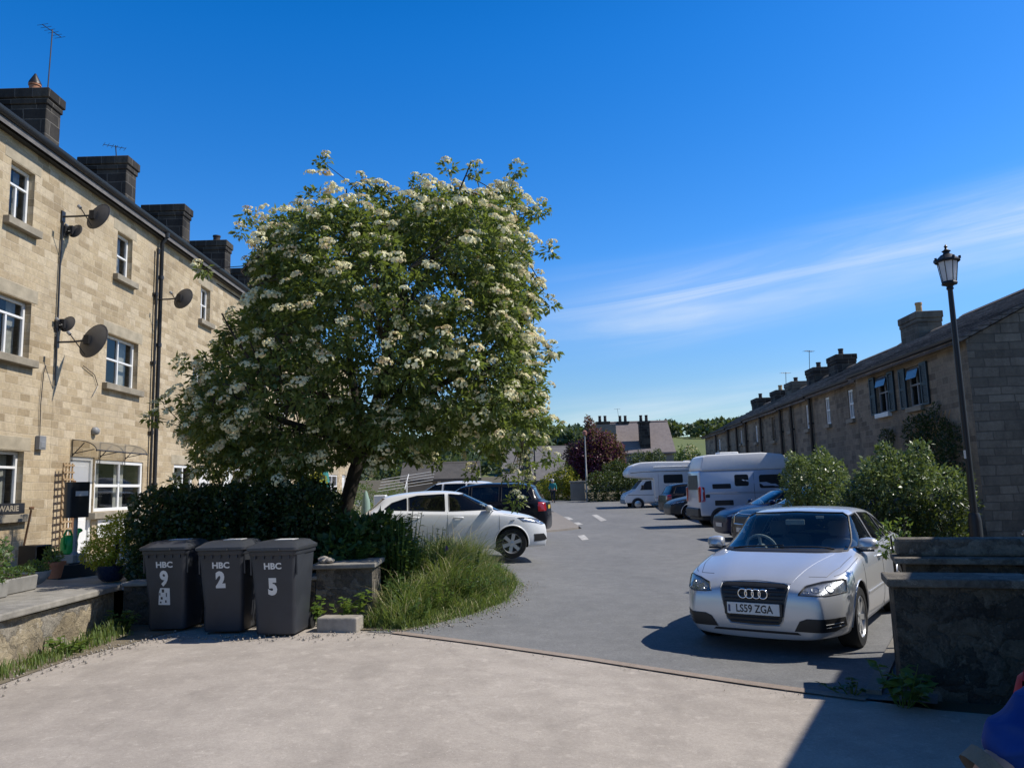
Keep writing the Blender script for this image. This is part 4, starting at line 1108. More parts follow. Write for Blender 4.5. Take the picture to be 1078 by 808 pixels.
P = np.repeat(Bc, m_, 0) + d2 * rr[:, None] * rng.uniform(.8, 1.0, (nb * m_, 1))
T1 = unit(np.cross(d, rng.normal(size=d.shape)))
V = leaf_verts(P - T1 * (rr * .22)[:, None], T1, d + rng.normal(size=d.shape) * .35, rr * .46, rr * .42, .1, .5)
V = V - np.array([-2.85, TY, .2])
np_mesh('blossom', V, quads(len(V) // 4), M['blossom'], tree)
# trunk, limbs and twigs
tb = MB(); o0 = Vector((-2.85, TY, .2))
def curve(p0, p1, r0, r1, bend=.12, n=7, sides=8):
    p0, p1 = Vector(p0), Vector(p1); L = (p1 - p0).length
    off = Vector((random.uniform(-1, 1), random.uniform(-1, 1), random.uniform(.1, 1))) * bend * L
    pts = []; rs = []
    for i in range(n + 1):
        t = i / n; q = p0.lerp(p1, t) + off * math.sin(math.pi * t) * .6 + Vector((random.uniform(-1, 1), random.uniform(-1, 1), random.uniform(-1, 1))) * r0 * .25
        pts.append(q - o0); rs.append(r0 + (r1 - r0) * t)
    tb.tube(pts, rs, sides)
    return [p + o0 for p in pts]
tk = [(-2.92, TY, .15), (-2.86, TY, .7), (-2.78, TY, 1.5), (-2.62, TY, 2.1), (-2.45, TY, 2.55)]
tb.tube([Vector(p) - o0 for p in tk], [.19, .135, .12, .115, .11], 12)
nodes = []
limbs = [((-2.45, TY, 2.5), (-3.9, TY - .8, 4.9)), ((-2.5, TY, 2.45), (-4.7, TY + .1, 3.2)), ((-2.45, TY, 2.55), (-2.7, TY + .5, 6.2)), ((-2.45, TY, 2.55), (-1.0, TY - .5, 5.9)), ((-2.45, TY, 2.5), (-.35, TY - .6, 3.9)), ((-2.45, TY, 2.5), (-1.6, TY + 1.4, 4.8)), ((-2.5, TY, 2.4), (-3.3, TY + 1.4, 4.4)), ((-2.45, TY, 2.5), (-1.9, TY - 1.6, 4.2)), ((-2.5, TY, 2.4), (-3.6, TY - 1.6, 3.4))]
for a, b in limbs: nodes += curve(a, b, .075, .028, .10)[2:]
# second order
sub = []
for i in range(70):
    a = random.choice(nodes); dirv = (a - Vector((-2.45, TY, 2.6))).normalized() + Vector((random.uniform(-.8, .8), random.uniform(-.8, .8), random.uniform(-.2, .9)))
    b = a + dirv.normalized() * random.uniform(.7, 1.4)
    sub += curve(a, b, .025, .010, .08, 5, 6)[1:]
allp = np.array([tuple(p) for p in nodes + sub])
for i in range(len(C)):
    if i % 2 and dk[i] > .4: continue
    q = allp[np.argmin(np.sum((allp - C[i]) ** 2, 1))]
    if np.linalg.norm(q - C[i]) < 2.2: curve(q, C[i], .011, .005, .06, 3, 4)
for p in SC_:
    q = C[np.argmin(np.sum((C - p) ** 2, 1))]; curve(q, p, .009, .005, .05, 3, 4)
tb.build('trunk', M['bark'], tree, smooth=50, fix=False)

# ---- shrubs and hedges built from lumps
def lump_points(lumps, n, jitter=.18, fill=.35):
    vol = np.array([l[3] * l[4] + l[4] * l[5] + l[3] * l[5] for l in lumps]); k = rng.choice(len(lumps), n, p=vol / vol.sum())
    A = np.array(lumps)[k]
    d = unit(rng.normal(size=(n, 3)))
    lum = np.array([mnoise.noise(Vector(v)) for v in (d * 2.2 + A[:, :3])]) 
    rad = (1 - fill * rng.random(n) ** 2) * (1 + lum * jitter * 1.6)
    return A[:, :3] + d * A[:, 3:] * rad[:, None], d
def shrub(name, label, cat, lumps, n, ls, lw, m, loc=None, stems=0, group=None, droop=.1, per=1, jitter=.18, flower=None, kind=None, shade=None):
    c = np.array(lumps)[:, :3].mean(0); base = loc or (c[0], c[1], zl(c[0], c[1]))
    t = thing(name, label, cat, base, 0, group)
    P, d = lump_points(lumps, n, jitter)
    D = d * .7 + rng.normal(size=(n, 3)) * .7; D[:, 2] -= droop - .2
    N = d * .6 + rng.normal(size=(n, 3)) * .6; N[:, 2] += .5
    L = ls * (.6 + .8 * rng.random(n)); W = lw * (.6 + .8 * rng.random(n))
    V = leaf_verts(P, D, N, L, W) - np.array(base)
    if flower:
        k, fr, fm = flower
        sel = np.argsort(-(d[:, 2] * .6 - d[:, 1] * .5 + rng.random(n) * .9))[:k]
        mm = 12
        dd_ = unit(rng.normal(size=(k * mm, 3))); dd_[:, 2] = np.abs(dd_[:, 2])
        Pf = np.repeat(P[sel] + d[sel] * .03, mm, 0) + dd_ * fr * np.array([1, 1, .5])
        Vf = leaf_verts(Pf, unit(np.cross(dd_, rng.normal(size=dd_.shape))), dd_, np.full(k * mm, fr * .7), np.full(k * mm, fr * .6)) - np.array(base)
        np_mesh('foliage', np.concatenate([V, Vf]), quads(n + k * mm), [m, fm], t, midx=np.concatenate([np.zeros(n), np.ones(k * mm)]))
    else:
        np_mesh('foliage', V, quads(n), [m] + ([shade[1]] if shade else []), t, midx=(np.where(P[:, 2] + rng.normal(size=n) * .12 < shade[0] + .25 * np.array([mnoise.noise(Vector(p * 1.5)) for p in P]), 1, 0) if shade else None))  # low leaves take a dark leaf colour, painting in the bush's shaded inside
    st = MB()
    for i in range(max(2, stems)):
        l = lumps[i % len(lumps)]
        p0 = Vector((l[0] + random.uniform(-.2, .2) * l[3], l[1] + random.uniform(-.2, .2) * l[4], base[2] - .02)) if stems > 3 else Vector((base[0] + random.uniform(-.01, .01), base[1], base[2] - .02)); p1 = Vector((l[0] + random.uniform(-.5, .5) * l[3], l[1] + random.uniform(-.5, .5) * l[4], l[2] + random.uniform(.1, .6) * l[5]))
        st.tube([p0 - Vector(base), (p0.lerp(p1, .5) + Vector((.03, .02, 0))) - Vector(base), p1 - Vector(base)], [.025, .018, .008], 6)
    st.build('stem', M['bark'], t, smooth=50)
    return t
def boxlumps(x0, x1, y0, y1, z0, z1, s=.6):
    out = []
    nx, ny, nz = [max(1, int(round((b - a) / s))) for a, b in ((x0, x1), (y0, y1), (z0, z1))]
    for i in range(nx):
        for j in range(ny):
            for k in range(nz):
                out.append((x0 + (x1 - x0) * (i + .5) / nx, y0 + (y1 - y0) * (j + .5) / ny, z0 + (z1 - z0) * (k + .5) / nz, (x1 - x0) / nx * .68, (y1 - y0) / ny * .68, (z1 - z0) / nz * .68))
    return out
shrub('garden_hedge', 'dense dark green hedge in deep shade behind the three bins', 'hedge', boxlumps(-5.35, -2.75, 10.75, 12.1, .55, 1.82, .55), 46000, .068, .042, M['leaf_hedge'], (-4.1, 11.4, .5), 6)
shrub('leafy_shrub', 'dark broad-leaved shrub at the foot of the flowering tree, beside the white car', 'shrub', [(-2.35, 11.3, .92, .45, .45, .5), (-2.05, 11.6, .95, .38, .4, .48), (-2.6, 11.7, .8, .4, .4, .45), (-1.85, 12.0, .75, .3, .35, .42), (-2.45, 10.95, .9, .32, .3, .28)], 4800, .12, .07, M['leaf_shrub'], None, 6)
shrub('potted_conifer', 'golden yellow-green conifer in the dark blue pot by the white door', 'plant', [(-5.8, 11.2, 1.12, .28, .28, .32), (-5.68, 11.2, 1.36, .2, .2, .22), (-5.95, 11.15, 1.0, .22, .22, .2)], 4200, .045, .02, M['leaf_gold'], (-5.78, 11.2, .80), 3)
shrub('potted_shrub', 'dark small-leaved shrub between the golden conifer and the hedge', 'plant', [(-5.36, 11.2, 1.1, .22, .22, .26), (-5.22, 11.3, 1.3, .22, .22, .24)], 2600, .042, .024, M['leaf_shrub'], (-5.36, 11.15, .82), 3)
shrub('trough_bush', 'leafy grey-green bush spilling from the trough at the left edge', 'plant', [(-5.98, 8.72, 1.05, .30, .30, .28), (-6.05, 8.9, 1.22, .22, .22, .2), (-5.9, 8.5, .95, .2, .25, .2)], 1500, .055, .03, M['leaf_shrub'], (-5.95, 8.72, .88), 4)
shrub('trough_plant', 'low trailing plant in the middle grey trough', 'plant', [(-6.05, 9.3, .93, .13, .2, .07), (-6.05, 9.6, .92, .12, .16, .06)], 420, .04, .022, M['leaf_shrub'], (-6.05, 9.42, .88), 2)
shrub('bowl_plant', 'small green plants growing in the pale round bowl', 'plant', [(-6.28, 10.25, .92, .14, .14, .08)], 520, .04, .016, M['leaf_fresh'], (-6.28, 10.25, .84), 3)
shrub('pot_plant', 'bright green plant in the terracotta pot', 'plant', [(-6.47, 11.0, .99, .08, .08, .07), (-6.58, 11.05, 1.03, .07, .08, .09)], 300, .05, .02, M['leaf_fresh'], (-6.47, 11.0, .88), 3)
shrub('wall_climber', 'dark climbing shrub on the near cottage wall beneath the shuttered windows', 'climber', [(rx(20.2, -.42), 20.2, 2.6, .22, .8, .9), (rx(21.2, -.40), 21.2, 2.9, .18, .6, .5), (rx(19.3, -.45), 19.3, 2.1, .3, .5, 1.0)], 4200, .075, .04, M['leaf_hedge'], (rx(20.2, -.4), 20.2, .05), 3)
shrub('wall_climber', 'small sparse climber on the near cottage wall under the left shuttered window', 'climber', [(rx(23.2, -.38), 23.2, 2.9, .13, .4, .3), (rx(23.2, -.40), 23.1, 2.2, .12, .25, .5)], 650, .07, .04, M['leaf_hedge'], (rx(23.2, -.36), 23.2, .05), 2)
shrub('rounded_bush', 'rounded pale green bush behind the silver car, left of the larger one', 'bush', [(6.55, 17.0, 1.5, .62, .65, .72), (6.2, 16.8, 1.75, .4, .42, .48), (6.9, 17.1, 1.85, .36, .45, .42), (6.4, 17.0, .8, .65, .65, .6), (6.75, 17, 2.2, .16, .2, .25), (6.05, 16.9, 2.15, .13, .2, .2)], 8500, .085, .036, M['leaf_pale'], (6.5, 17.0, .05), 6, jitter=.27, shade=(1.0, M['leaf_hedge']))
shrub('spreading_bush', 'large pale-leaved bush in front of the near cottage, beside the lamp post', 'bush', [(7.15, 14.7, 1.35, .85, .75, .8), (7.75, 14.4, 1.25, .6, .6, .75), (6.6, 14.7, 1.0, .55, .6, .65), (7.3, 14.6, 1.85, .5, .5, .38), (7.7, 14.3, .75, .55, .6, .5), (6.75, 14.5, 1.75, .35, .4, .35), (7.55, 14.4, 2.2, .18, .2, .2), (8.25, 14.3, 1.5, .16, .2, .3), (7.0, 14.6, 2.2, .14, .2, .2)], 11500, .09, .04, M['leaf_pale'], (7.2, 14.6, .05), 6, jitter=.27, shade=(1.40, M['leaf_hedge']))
shrub('wall_sprig', 'small yellow-green sprig growing behind the lit end of the coping, beside the silver car', 'plant', [(3.86, 8.15, 1.12, .10, .1, .16), (4.0, 8.1, 1.25, .06, .06, .1)], 160, .06, .03, M['leaf_fresh'], (3.9, 8.15, .1), 2)
shrub('garden_conifer', 'bright yellow conifer glimpsed left of the tree trunk', 'shrub', [(-4.6, 18.0, 1.4, .30, .3, .5), (-4.6, 18.0, 1.95, .2, .2, .35)], 2200, .07, .035, M['leaf_gold'], (-4.6, 18.0, .5), 2)

def weed(name, label, x, y, r, h, n, ls, m, cat='weed', z=None):
    z = zl(x, y) if z is None else z
    t = thing(name, label, cat, (x, y, z))
    P = []; D = []; st = MB()
    ns = max(4, n // 9)
    st.lathe([(.012, -.03), (.012, .004)], 6)
    for i in range(ns):
        a = rng.uniform(0, 6.28); rr = r * math.sqrt(rng.random()); hh = h * rng.uniform(.5, 1.05)
        p1 = np.array([rr * math.cos(a), rr * math.sin(a), hh])
        st.tube([p1 * np.array([.3, .3, 0]), p1 * np.array([.75, .75, .6]), p1], [.006, .005, .003], 4)
        for k in range(n // ns):
            f = rng.uniform(.35, 1.0); P.append(p1 * np.array([.75 * f + .25, .75 * f + .25, f])); b = rng.uniform(0, 6.28); D.append([math.cos(b), math.sin(b), rng.uniform(-.25, .5)])
    P, D = np.array(P), np.array(D); N = rng.normal(size=P.shape) * .3; N[:, 2] += 1
    V = leaf_verts(P, D, N, ls * rng.uniform(.6, 1.3, len(P)), ls * .62 * rng.uniform(.7, 1.2, len(P)))
    np_mesh('leaves', V, quads(len(P)), m, t); st.build('stem', M['leaf_fresh'], t)
    return t
weed('nettle_clump', 'green leafy weed in the corner between the garden wall and bin 9', -4.82, 9.65, .22, .26, 130, .08, M['leaf_fresh'])
weed('nettle_clump', 'low weeds at the wall foot, below the pale stretch of rubble', -4.86, 8.5, .28, .22, 140, .07, M['leaf_fresh'])
weed('nettle_clump', 'broad-leaved weed behind the loose pale block', -2.05, 9.78, .26, .42, 110, .10, M['leaf_fresh'])
weed('nettle_clump', 'smaller leafy weed between bin 5 and the loose block', -2.45, 9.72, .14, .38, 60, .10, M['leaf_fresh'])
weed('dock_plant', 'broad-leaved green dock growing at the foot of the dark right-hand wall', 2.98, 6.30, .26, .30, 110, .115, M['leaf_fresh'])
weed('dock_plant', 'thin low weeds in the shaded kerb edge left of the big dock', 2.72, 6.62, .25, .12, 60, .06, M['leaf_shrub'])
weed('wall_weed', 'small weeds on top of the short wall end beside bin 5', -2.2, 10.75, .22, .22, 90, .07, M['leaf_fresh'], z=.85)

# ---- tall grass on the verge
VP = [(-1.9,9.5), (-1.35,9.4), (-.95,9.9), (-.55,10.6), (-.18,11.65), (-.02,13.2), (-.05,14.2), (-.5,15.4), (-2.0,15.6), (-2.6,12.5), (-1.9,11.0)]
def grass(name, label, poly, n, h0, h1, m, zoff=0.0, wid=.011, edge=.45, lean=.35):
    xs_ = [p[0] for p in poly]; ys_ = [p[1] for p in poly]
    x = rng.uniform(min(xs_), max(xs_), n * 3); y = rng.uniform(min(ys_), max(ys_), n * 3)
    k = in_poly(x, y, poly); x, y = x[k][:n], y[k][:n]
    d = poly_dist(x, y, poly)
    pn = np.array([mnoise.noise(Vector((a * 1.7, b * 1.7, 2.0))) for a, b in zip(x, y)])
    h = (h0 + (h1 - h0) * np.clip(d / edge, 0, 1)) * (.55 + .6 * rng.random(len(x))) * (1 + .75 * pn)
    z = np.array([zl(a, b) for a, b in zip(x, y)]) + zoff
    B = np.stack([x, y, z], 1); a = rng.uniform(0, 6.28, len(x)); dr = np.stack([np.cos(a), np.sin(a), np.zeros_like(a)], 1)
    sd = np.stack([-np.sin(a), np.cos(a), np.zeros_like(a)], 1) * (wid * (.7 + .6 * rng.random(len(x))))[:, None]
    ln = lean * (.3 + rng.random(len(x)))
    up = np.array([0, 0, 1.0])
    m1 = B + up * (h * .5)[:, None] + dr * (h * ln * .25)[:, None]; m2 = B + up * (h * .85)[:, None] + dr * (h * ln * .7)[:, None]; tp = B + up * (h * .98)[:, None] + dr * (h * ln * 1.25)[:, None]
    V = np.stack([B - sd, B + sd, m1 + sd * .85, m1 - sd * .85, m2 + sd * .6, m2 - sd * .6, tp + sd * .1, tp - sd * .1], 1).reshape(-1, 3)
    n_ = len(x); b = np.arange(n_)[:, None] * 8
    F = np.concatenate([b + np.array([0, 1, 2, 3]), b + np.array([3, 2, 4, 5]), b + np.array([5, 4, 6, 7])], 0)
    o = np_mesh(name, V, F, m, smooth=False)
    return tag(o, label, 'grass', None, 'stuff')
grass('tall_grass', 'tall meadow grass on the verge in front of the white car', VP, 28000, .10, .74, M['grass'], wid=.0058, edge=1.15, lean=.85)
grass('tall_grass', 'pale dry seeding grass among the green verge grass', VP, 2200, .16, .85, m_leaf('straw_grass', [(.36,.31,.15), (.46,.41,.22)], .2), wid=.0042, edge=.9, lean=.8)
grass('short_grass', 'thin grass at the foot of the lichened garden wall', [(-5.08,5), (-4.8,5), (-4.72,7), (-4.66,8.6), (-4.6,9.5), (-5.02,9.9)], 1500, .05, .20, M['grass'], wid=.006, edge=.2)
weed('cow_parsley', 'bushy tall weed rising in front of the white car rear door', -1.72, 11.3, .42, 1.3, 820, .085, M['leaf_shrub'])
weed('cow_parsley', 'wispy tall weed in the grass beside the white car rear wheel', -1.36, 11.7, .34, 1.05, 560, .065, M['leaf_shrub'])
grass('grass_fringe', 'sparse short tufts creeping from the verge edge onto the road', [(-1.75,9.33), (-1.25,9.22), (-.82,9.8), (-.42,10.5), (-.06,11.6), (.12,13.2), (.08,14.2), (-.2,14.3), (-.2,13.2), (-.4,11.7), (-.75,10.7), (-1.1,10.0), (-1.5,9.55)], 1500, .04, .16, M['grass'], wid=.004, edge=.3, lean=1.1)
for i, (x, y, h, mt, lab) in enumerate([(-1.05, 10.4, .45, 'leaf_fresh', 'low leafy weed at the front edge of the tall grass'), (-.55, 11.4, .5, 'leaf_shrub', 'dark leafy weed near the point of the grass verge'), (-1.55, 10.2, .6, 'leaf_shrub', 'leafy weed in the grass beside the short wall end'), (-.35, 12.9, .5, 'leaf_fresh', 'pale weed in the grass by the white car front wheel'), (-1.3, 9.75, .3, 'leaf_shrub', 'broad low weed at the near tip of the verge'), (-.8, 11.0, .62, 'leaf_shrub', 'tall leafy weed in the middle of the grass verge'), (-.75, 12.1, .7, 'leaf_fresh', 'feathery green weed near the purple flower'), (-.25, 12.2, .34, 'leaf_shrub', 'dark low weed on the road side of the verge')]):
    weed('verge_weed', lab, x, y, .24, h, 200, .06, M[mt])
fx = thing('foxglove', 'lone purple flower standing in the tall grass', 'flower', (-1.08, 11.9, zl(-1.0, 12)))
MB().tube([(0, 0, 0), (.02, 0, .72)], .006, 5).build('stem', M['leaf_fresh'], fx)
mb = MB(); mb.lathe([(.01, .68), (.035, .70), (.042, .74), (.02, .77), (.004, .78)], 8); mb.build('flower_head', m_simple('purple_petal', (.14, .06, .16), .7), fx, smooth=60)
weed('iris_leaves', 'spiky tuft of strap leaves beside the purple flower', -.95, 12.4, .2, .62, 120, .16, M['leaf_fresh'])

# grit and small stones gathered along the edges of the drive
def grit(name, label, line, n, spread, r0, r1, m):
    V = []; F = []
    base = [(-.5, -.5, -.4), (.5, -.4, -.4), (.45, .5, -.4), (-.5, .45, -.4), (-.3, -.25, .4), (.3, -.3, .45), (.3, .3, .35), (-.28, .3, .4)]
    fc = [(0, 3, 2, 1), (4, 5, 6, 7), (0, 1, 5, 4), (1, 2, 6, 5), (2, 3, 7, 6), (3, 0, 4, 7)]
    for i in range(n):
        k = rng.integers(0, len(line) - 1); t = rng.random()
        x = line[k][0] + (line[k + 1][0] - line[k][0]) * t + rng.normal() * spread; y = line[k][1] + (line[k + 1][1] - line[k][1]) * t + rng.normal() * spread
        r = r0 + (r1 - r0) * rng.random() ** 3; a = rng.uniform(0, 6.28); ca, sa = math.cos(a) * r, math.sin(a) * r
        b = len(V); z = zl(x, y) + r * .35 + .008
        for p in base: V.append((x + p[0] * ca - p[1] * sa, y + p[0] * sa + p[1] * ca, z + p[2] * r))
        for f in fc: F.append([b + q for q in f])
    o = np_mesh(name, V, F, m); return tag(o, label, 'grit', None, 'stuff')
grit('loose_grit', 'loose pale grit and chippings along the garden wall foot and drive edge', [(-4.75, 6), (-4.55, 8.3), (-4.2, 9.3), (-2.9, 9.0), (-1.5, 9.2), (-.7, 9.9), (-.1, 11.6), (.1, 13.8)], 1300, .14, .006, .026, M['block'])
grit('loose_grit', 'small chippings gathered along the flush kerb line across the drive', [(-1.4, 9.1), (.69, 7.85), (2.6, 6.45)], 260, .12, .004, .011, M['block'])
# ---------------------------------------------------------------- cars
def m_paint(name, col, metal=.0, rough=.35, flake=0.0):
    t = NT(name)
    f = t.noise(3, 4, .6, t.obj())
    c = t.ramp(f, [(.3, tuple(x * .96 for x in col)), (.7, col)])
    # a little road dust low on the body
    z = t.n('ShaderNodeSeparateXYZ', {'Vector': t.obj()}).outputs[2]
    df = t.math('MULTIPLY', t.ramp(z, [(.12, .22), (.45, 0.0)]), t.ramp(t.noise(7, 5, .7, t.obj()), [(.3, .3), (.7, 1.0)]))
    c = t.mix(df, c, (.16, .145, .12))
    dk = max(col) < .1
    return t.fin(c, rough, metal, None, .15 if dk else .5, .14 if dk else .8)
M['silver'] = m_paint('silver_car_paint', (.57, .585, .61), .45, .36)
M['whitecar'] = m_paint('white_car_paint', (.78, .79, .79), 0, .35)
M['blackcar'] = m_paint('black_car_paint', (.010, .011, .016), 0, .25)
M['bluecar'] = m_paint('dark_blue_car_paint', (.008, .014, .055), .0, .28)
M['greycar'] = m_paint('dark_grey_car_paint', (.035, .042, .05), .2, .3)
M['plastic'] = m_simple('black_bumper_plastic', (.016, .016, .017), .5, var=.2)
M['inner'] = m_simple('dark_car_interior', (.05, .052, .055), .8, var=.2)
M['headliner'] = m_simple('pale_headlining', (.52, .54, .50), .9, var=.1)
M['seat'] = m_simple('grey_seat_cloth', (.10, .10, .108), .9, var=.2)
M['chrome'] = m_simple('chrome', (.72, .72, .73), .14, 1.0, var=.03)
M['alloy'] = m_simple('silver_alloy', (.50, .51, .52), .3, .7, var=.06)
M['carglass'] = m_glass('car_glass', (.74, .82, .80), .01, .10, (.008, .010, .011))
M['darkglass'] = m_glass('tinted_car_glass', (.16, .18, .18), .01, .6, (.006, .007, .008))
M['lamp'] = m_simple('headlamp_reflector', (.50, .52, .54), .22, .75, var=.3, scale=22)
M['lampdark'] = m_simple('headlamp_housing', (.58, .59, .60), .28, .8, var=.3, scale=9, bump=.25)
M['lens'] = m_glass('headlamp_lens', (.86, .88, .90), .02, .08, (.3, .3, .3))
M['redlens'] = m_simple('red_tail_lens', (.36, .012, .014), .15, var=.3, scale=20, spec=.7, coat=.6)
M['amber'] = m_simple('amber_lens', (.5, .18, .02), .2, var=.1)
M['plate'] = m_simple('white_plate', (.66, .66, .64), .5, var=.04)
M['plateyel'] = m_simple('yellow_plate', (.60, .45, .06), .5, var=.04)
M['ink'] = m_simple('black_plate_ink', (.012, .012, .012), .5)

def interp(pts, x):
    if x <= pts[0][0]: return pts[0][1]
    for (a, b), (c, d) in zip(pts, pts[1:]):
        if x <= c: return b + (d - b) * (x - a) / (c - a)
    return pts[-1][1]
def pip(x, y, poly):
    c = False; n = len(poly)
    for i in range(n):
        x0, y0 = poly[i]; x1, y1 = poly[i - 1]
        if (y0 > y) != (y1 > y) and x < (x1 - x0) * (y - y0) / (y1 - y0) + x0: c = not c
    return c
AX = {'x': (1, 2), 'y': (0, 2), 'z': (0, 1)}
def cut_region(bm, poly, axis, sign, nmin=.15, lim=None):
    k = 'xyz'.index(axis); a, b = AX[axis]
    us = [p[0] for p in poly]; vs = [p[1] for p in poly]; pad = .10
    def cand():
        out = []
        for f in bm.faces:
            c = f.calc_center_median()
            if f.normal[k] * sign < nmin - .1: continue
            if axis == 'y' and c.y * sign <= 0: continue
            if lim and not (lim[0] < c.x < lim[1]): continue
            if any(min(us) - pad < v.co[a] < max(us) + pad and min(vs) - pad < v.co[b] < max(vs) + pad for v in f.verts): out.append(f)
        return out
    n = len(poly)
    for i in range(n):
        p, q = poly[i], poly[(i + 1) % n]
        co = [0, 0, 0]; co[a], co[b] = p
        no = [0, 0, 0]; no[a], no[b] = -(q[1] - p[1]), q[0] - p[0]
        if Vector(no).length < 1e-7: continue
        fs = cand()
        g = set(fs)
        for f in fs: g.update(f.edges); g.update(f.verts)
        bmesh.ops.bisect_plane(bm, geom=list(g), plane_co=co, plane_no=no, dist=1e-4)
    bm.normal_update()
    res = []
    for f in bm.faces:
        c = f.calc_center_median()
        if f.normal[k] * sign < nmin - .12: continue
        if axis == 'y' and c.y * sign <= 0: continue
        if lim and not (lim[0] < c.x < lim[1]): continue
        if pip(c[a], c[b], poly): res.append(f)
    return res
def take(bm, faces, name, mats, parent, off=0.0, rim=None, rim_mat=1, delete=True, label=None):
    """lift faces out of the shell into their own mesh"""
    if not faces: return None
    idx = {}; vs = []; fs = []
    for f in faces:
        for v in f.verts:
            if v not in idx: idx[v] = len(vs); vs.append(v.co + v.normal * off)
        fs.append(tuple(idx[v] for v in f.verts))
    mb = MB().add(vs, fs, 0)
    if rim:
        S = set(faces); bed = [e for f in faces for e in f.edges if sum(1 for g in e.link_faces if g in S) == 1]
        nxt = {}
        for e in bed:
            for v, w in ((e.verts[0], e.verts[1]), (e.verts[1], e.verts[0])): nxt.setdefault(v, []).append(w)
        seen = set()
        for st in list(nxt):
            if st in seen: continue
            lp = [st]; seen.add(st); cur = st
            while True:
                nx_ = [w for w in nxt[cur] if w not in seen]
                if not nx_: break
                cur = nx_[0]; seen.add(cur); lp.append(cur)
            if len(lp) > 3:
                pts = [v.co + v.normal * .001 for v in lp]
                q = [pts[0]]
                for p in pts[1:]:
                    if (p - q[-1]).length > .012: q.append(p)
                mb.tube(q, rim, 5, rim_mat, closed=True)
    o = mb.build(name, mats, parent, smooth=50, fix=False)
    if label: o['label'] = label
    if delete: bmesh.ops.delete(bm, geom=faces, context='FACES')
    return o
def decal(bvh, poly, axis, sign, off=.004, step=.05, thick=0.0, back=None):
    k = 'xyz'.index(axis); a, b = AX[axis]
    bm = bmesh.new()
    vs = []
    for p in poly:
        co = [0, 0, 0]; co[a], co[b] = p; vs.append(bm.verts.new(co))
    bm.faces.new(vs)
    for ax, w in ((a, 0), (b, 1)):
        lo, hi = min(p[w] for p in poly), max(p[w] for p in poly); t = lo + step
        while t < hi - 1e-4:
            co = [0, 0, 0]; no = [0, 0, 0]; co[ax] = t; no[ax] = 1
            bmesh.ops.bisect_plane(bm, geom=bm.verts[:] + bm.edges[:] + bm.faces[:], plane_co=co, plane_no=no, dist=1e-5); t += step
    d = Vector((0, 0, 0)); d[k] = -sign
    last = None
    for v in bm.verts:
        o = v.co.copy(); o[k] = sign * 6
        hit = bvh.ray_cast(o, d)
        if hit[0] is not None: v.co = hit[0] + hit[1] * off; last = hit[0][k]
        else:
            nr = bvh.find_nearest(Vector([v.co[i] if i != k else (last if last is not None else sign * 2) for i in range(3)])); v.co = nr[0] + nr[1] * off
    mb = MB(); bm.verts.index_update()
    fs = [tuple(v.index for v in f.verts) for f in bm.faces]
    flip = 1
    bm.normal_update()
    if bm.faces and sum(f.normal[k] for f in bm.faces) * sign < 0: fs = [f[::-1] for f in fs]
    mb.add([v.co.copy() for v in bm.verts], fs)
    bm.free()
    return mb
def seam(bvh, line, axis, sign, r=.004, off=.0, step=.05, closed=False):
    k = 'xyz'.index(axis); a, b = AX[axis]; pts = []
    L = line + ([line[0]] if closed else [])
    d = Vector((0, 0, 0)); d[k] = -sign
    for p, q in zip(L, L[1:]):
        n = max(1, int(math.hypot(q[0] - p[0], q[1] - p[1]) / step))
        for i in range(n):
            t = i / n; o = [0, 0, 0]; o[a] = p[0] + (q[0] - p[0]) * t; o[b] = p[1] + (q[1] - p[1]) * t; o[k] = sign * 6
            h = bvh.ray_cast(Vector(o), d)
            if h[0] is not None: pts.append(h[0] + h[1] * off)
    o = [0, 0, 0]; o[a], o[b] = L[-1]; o[k] = sign * 6
    h = bvh.ray_cast(Vector(o), d)
    if h[0] is not None: pts.append(h[0] + h[1] * off)
    mb = MB()
    if len(pts) > 1: mb.tube(pts, r, 5)
    return mb

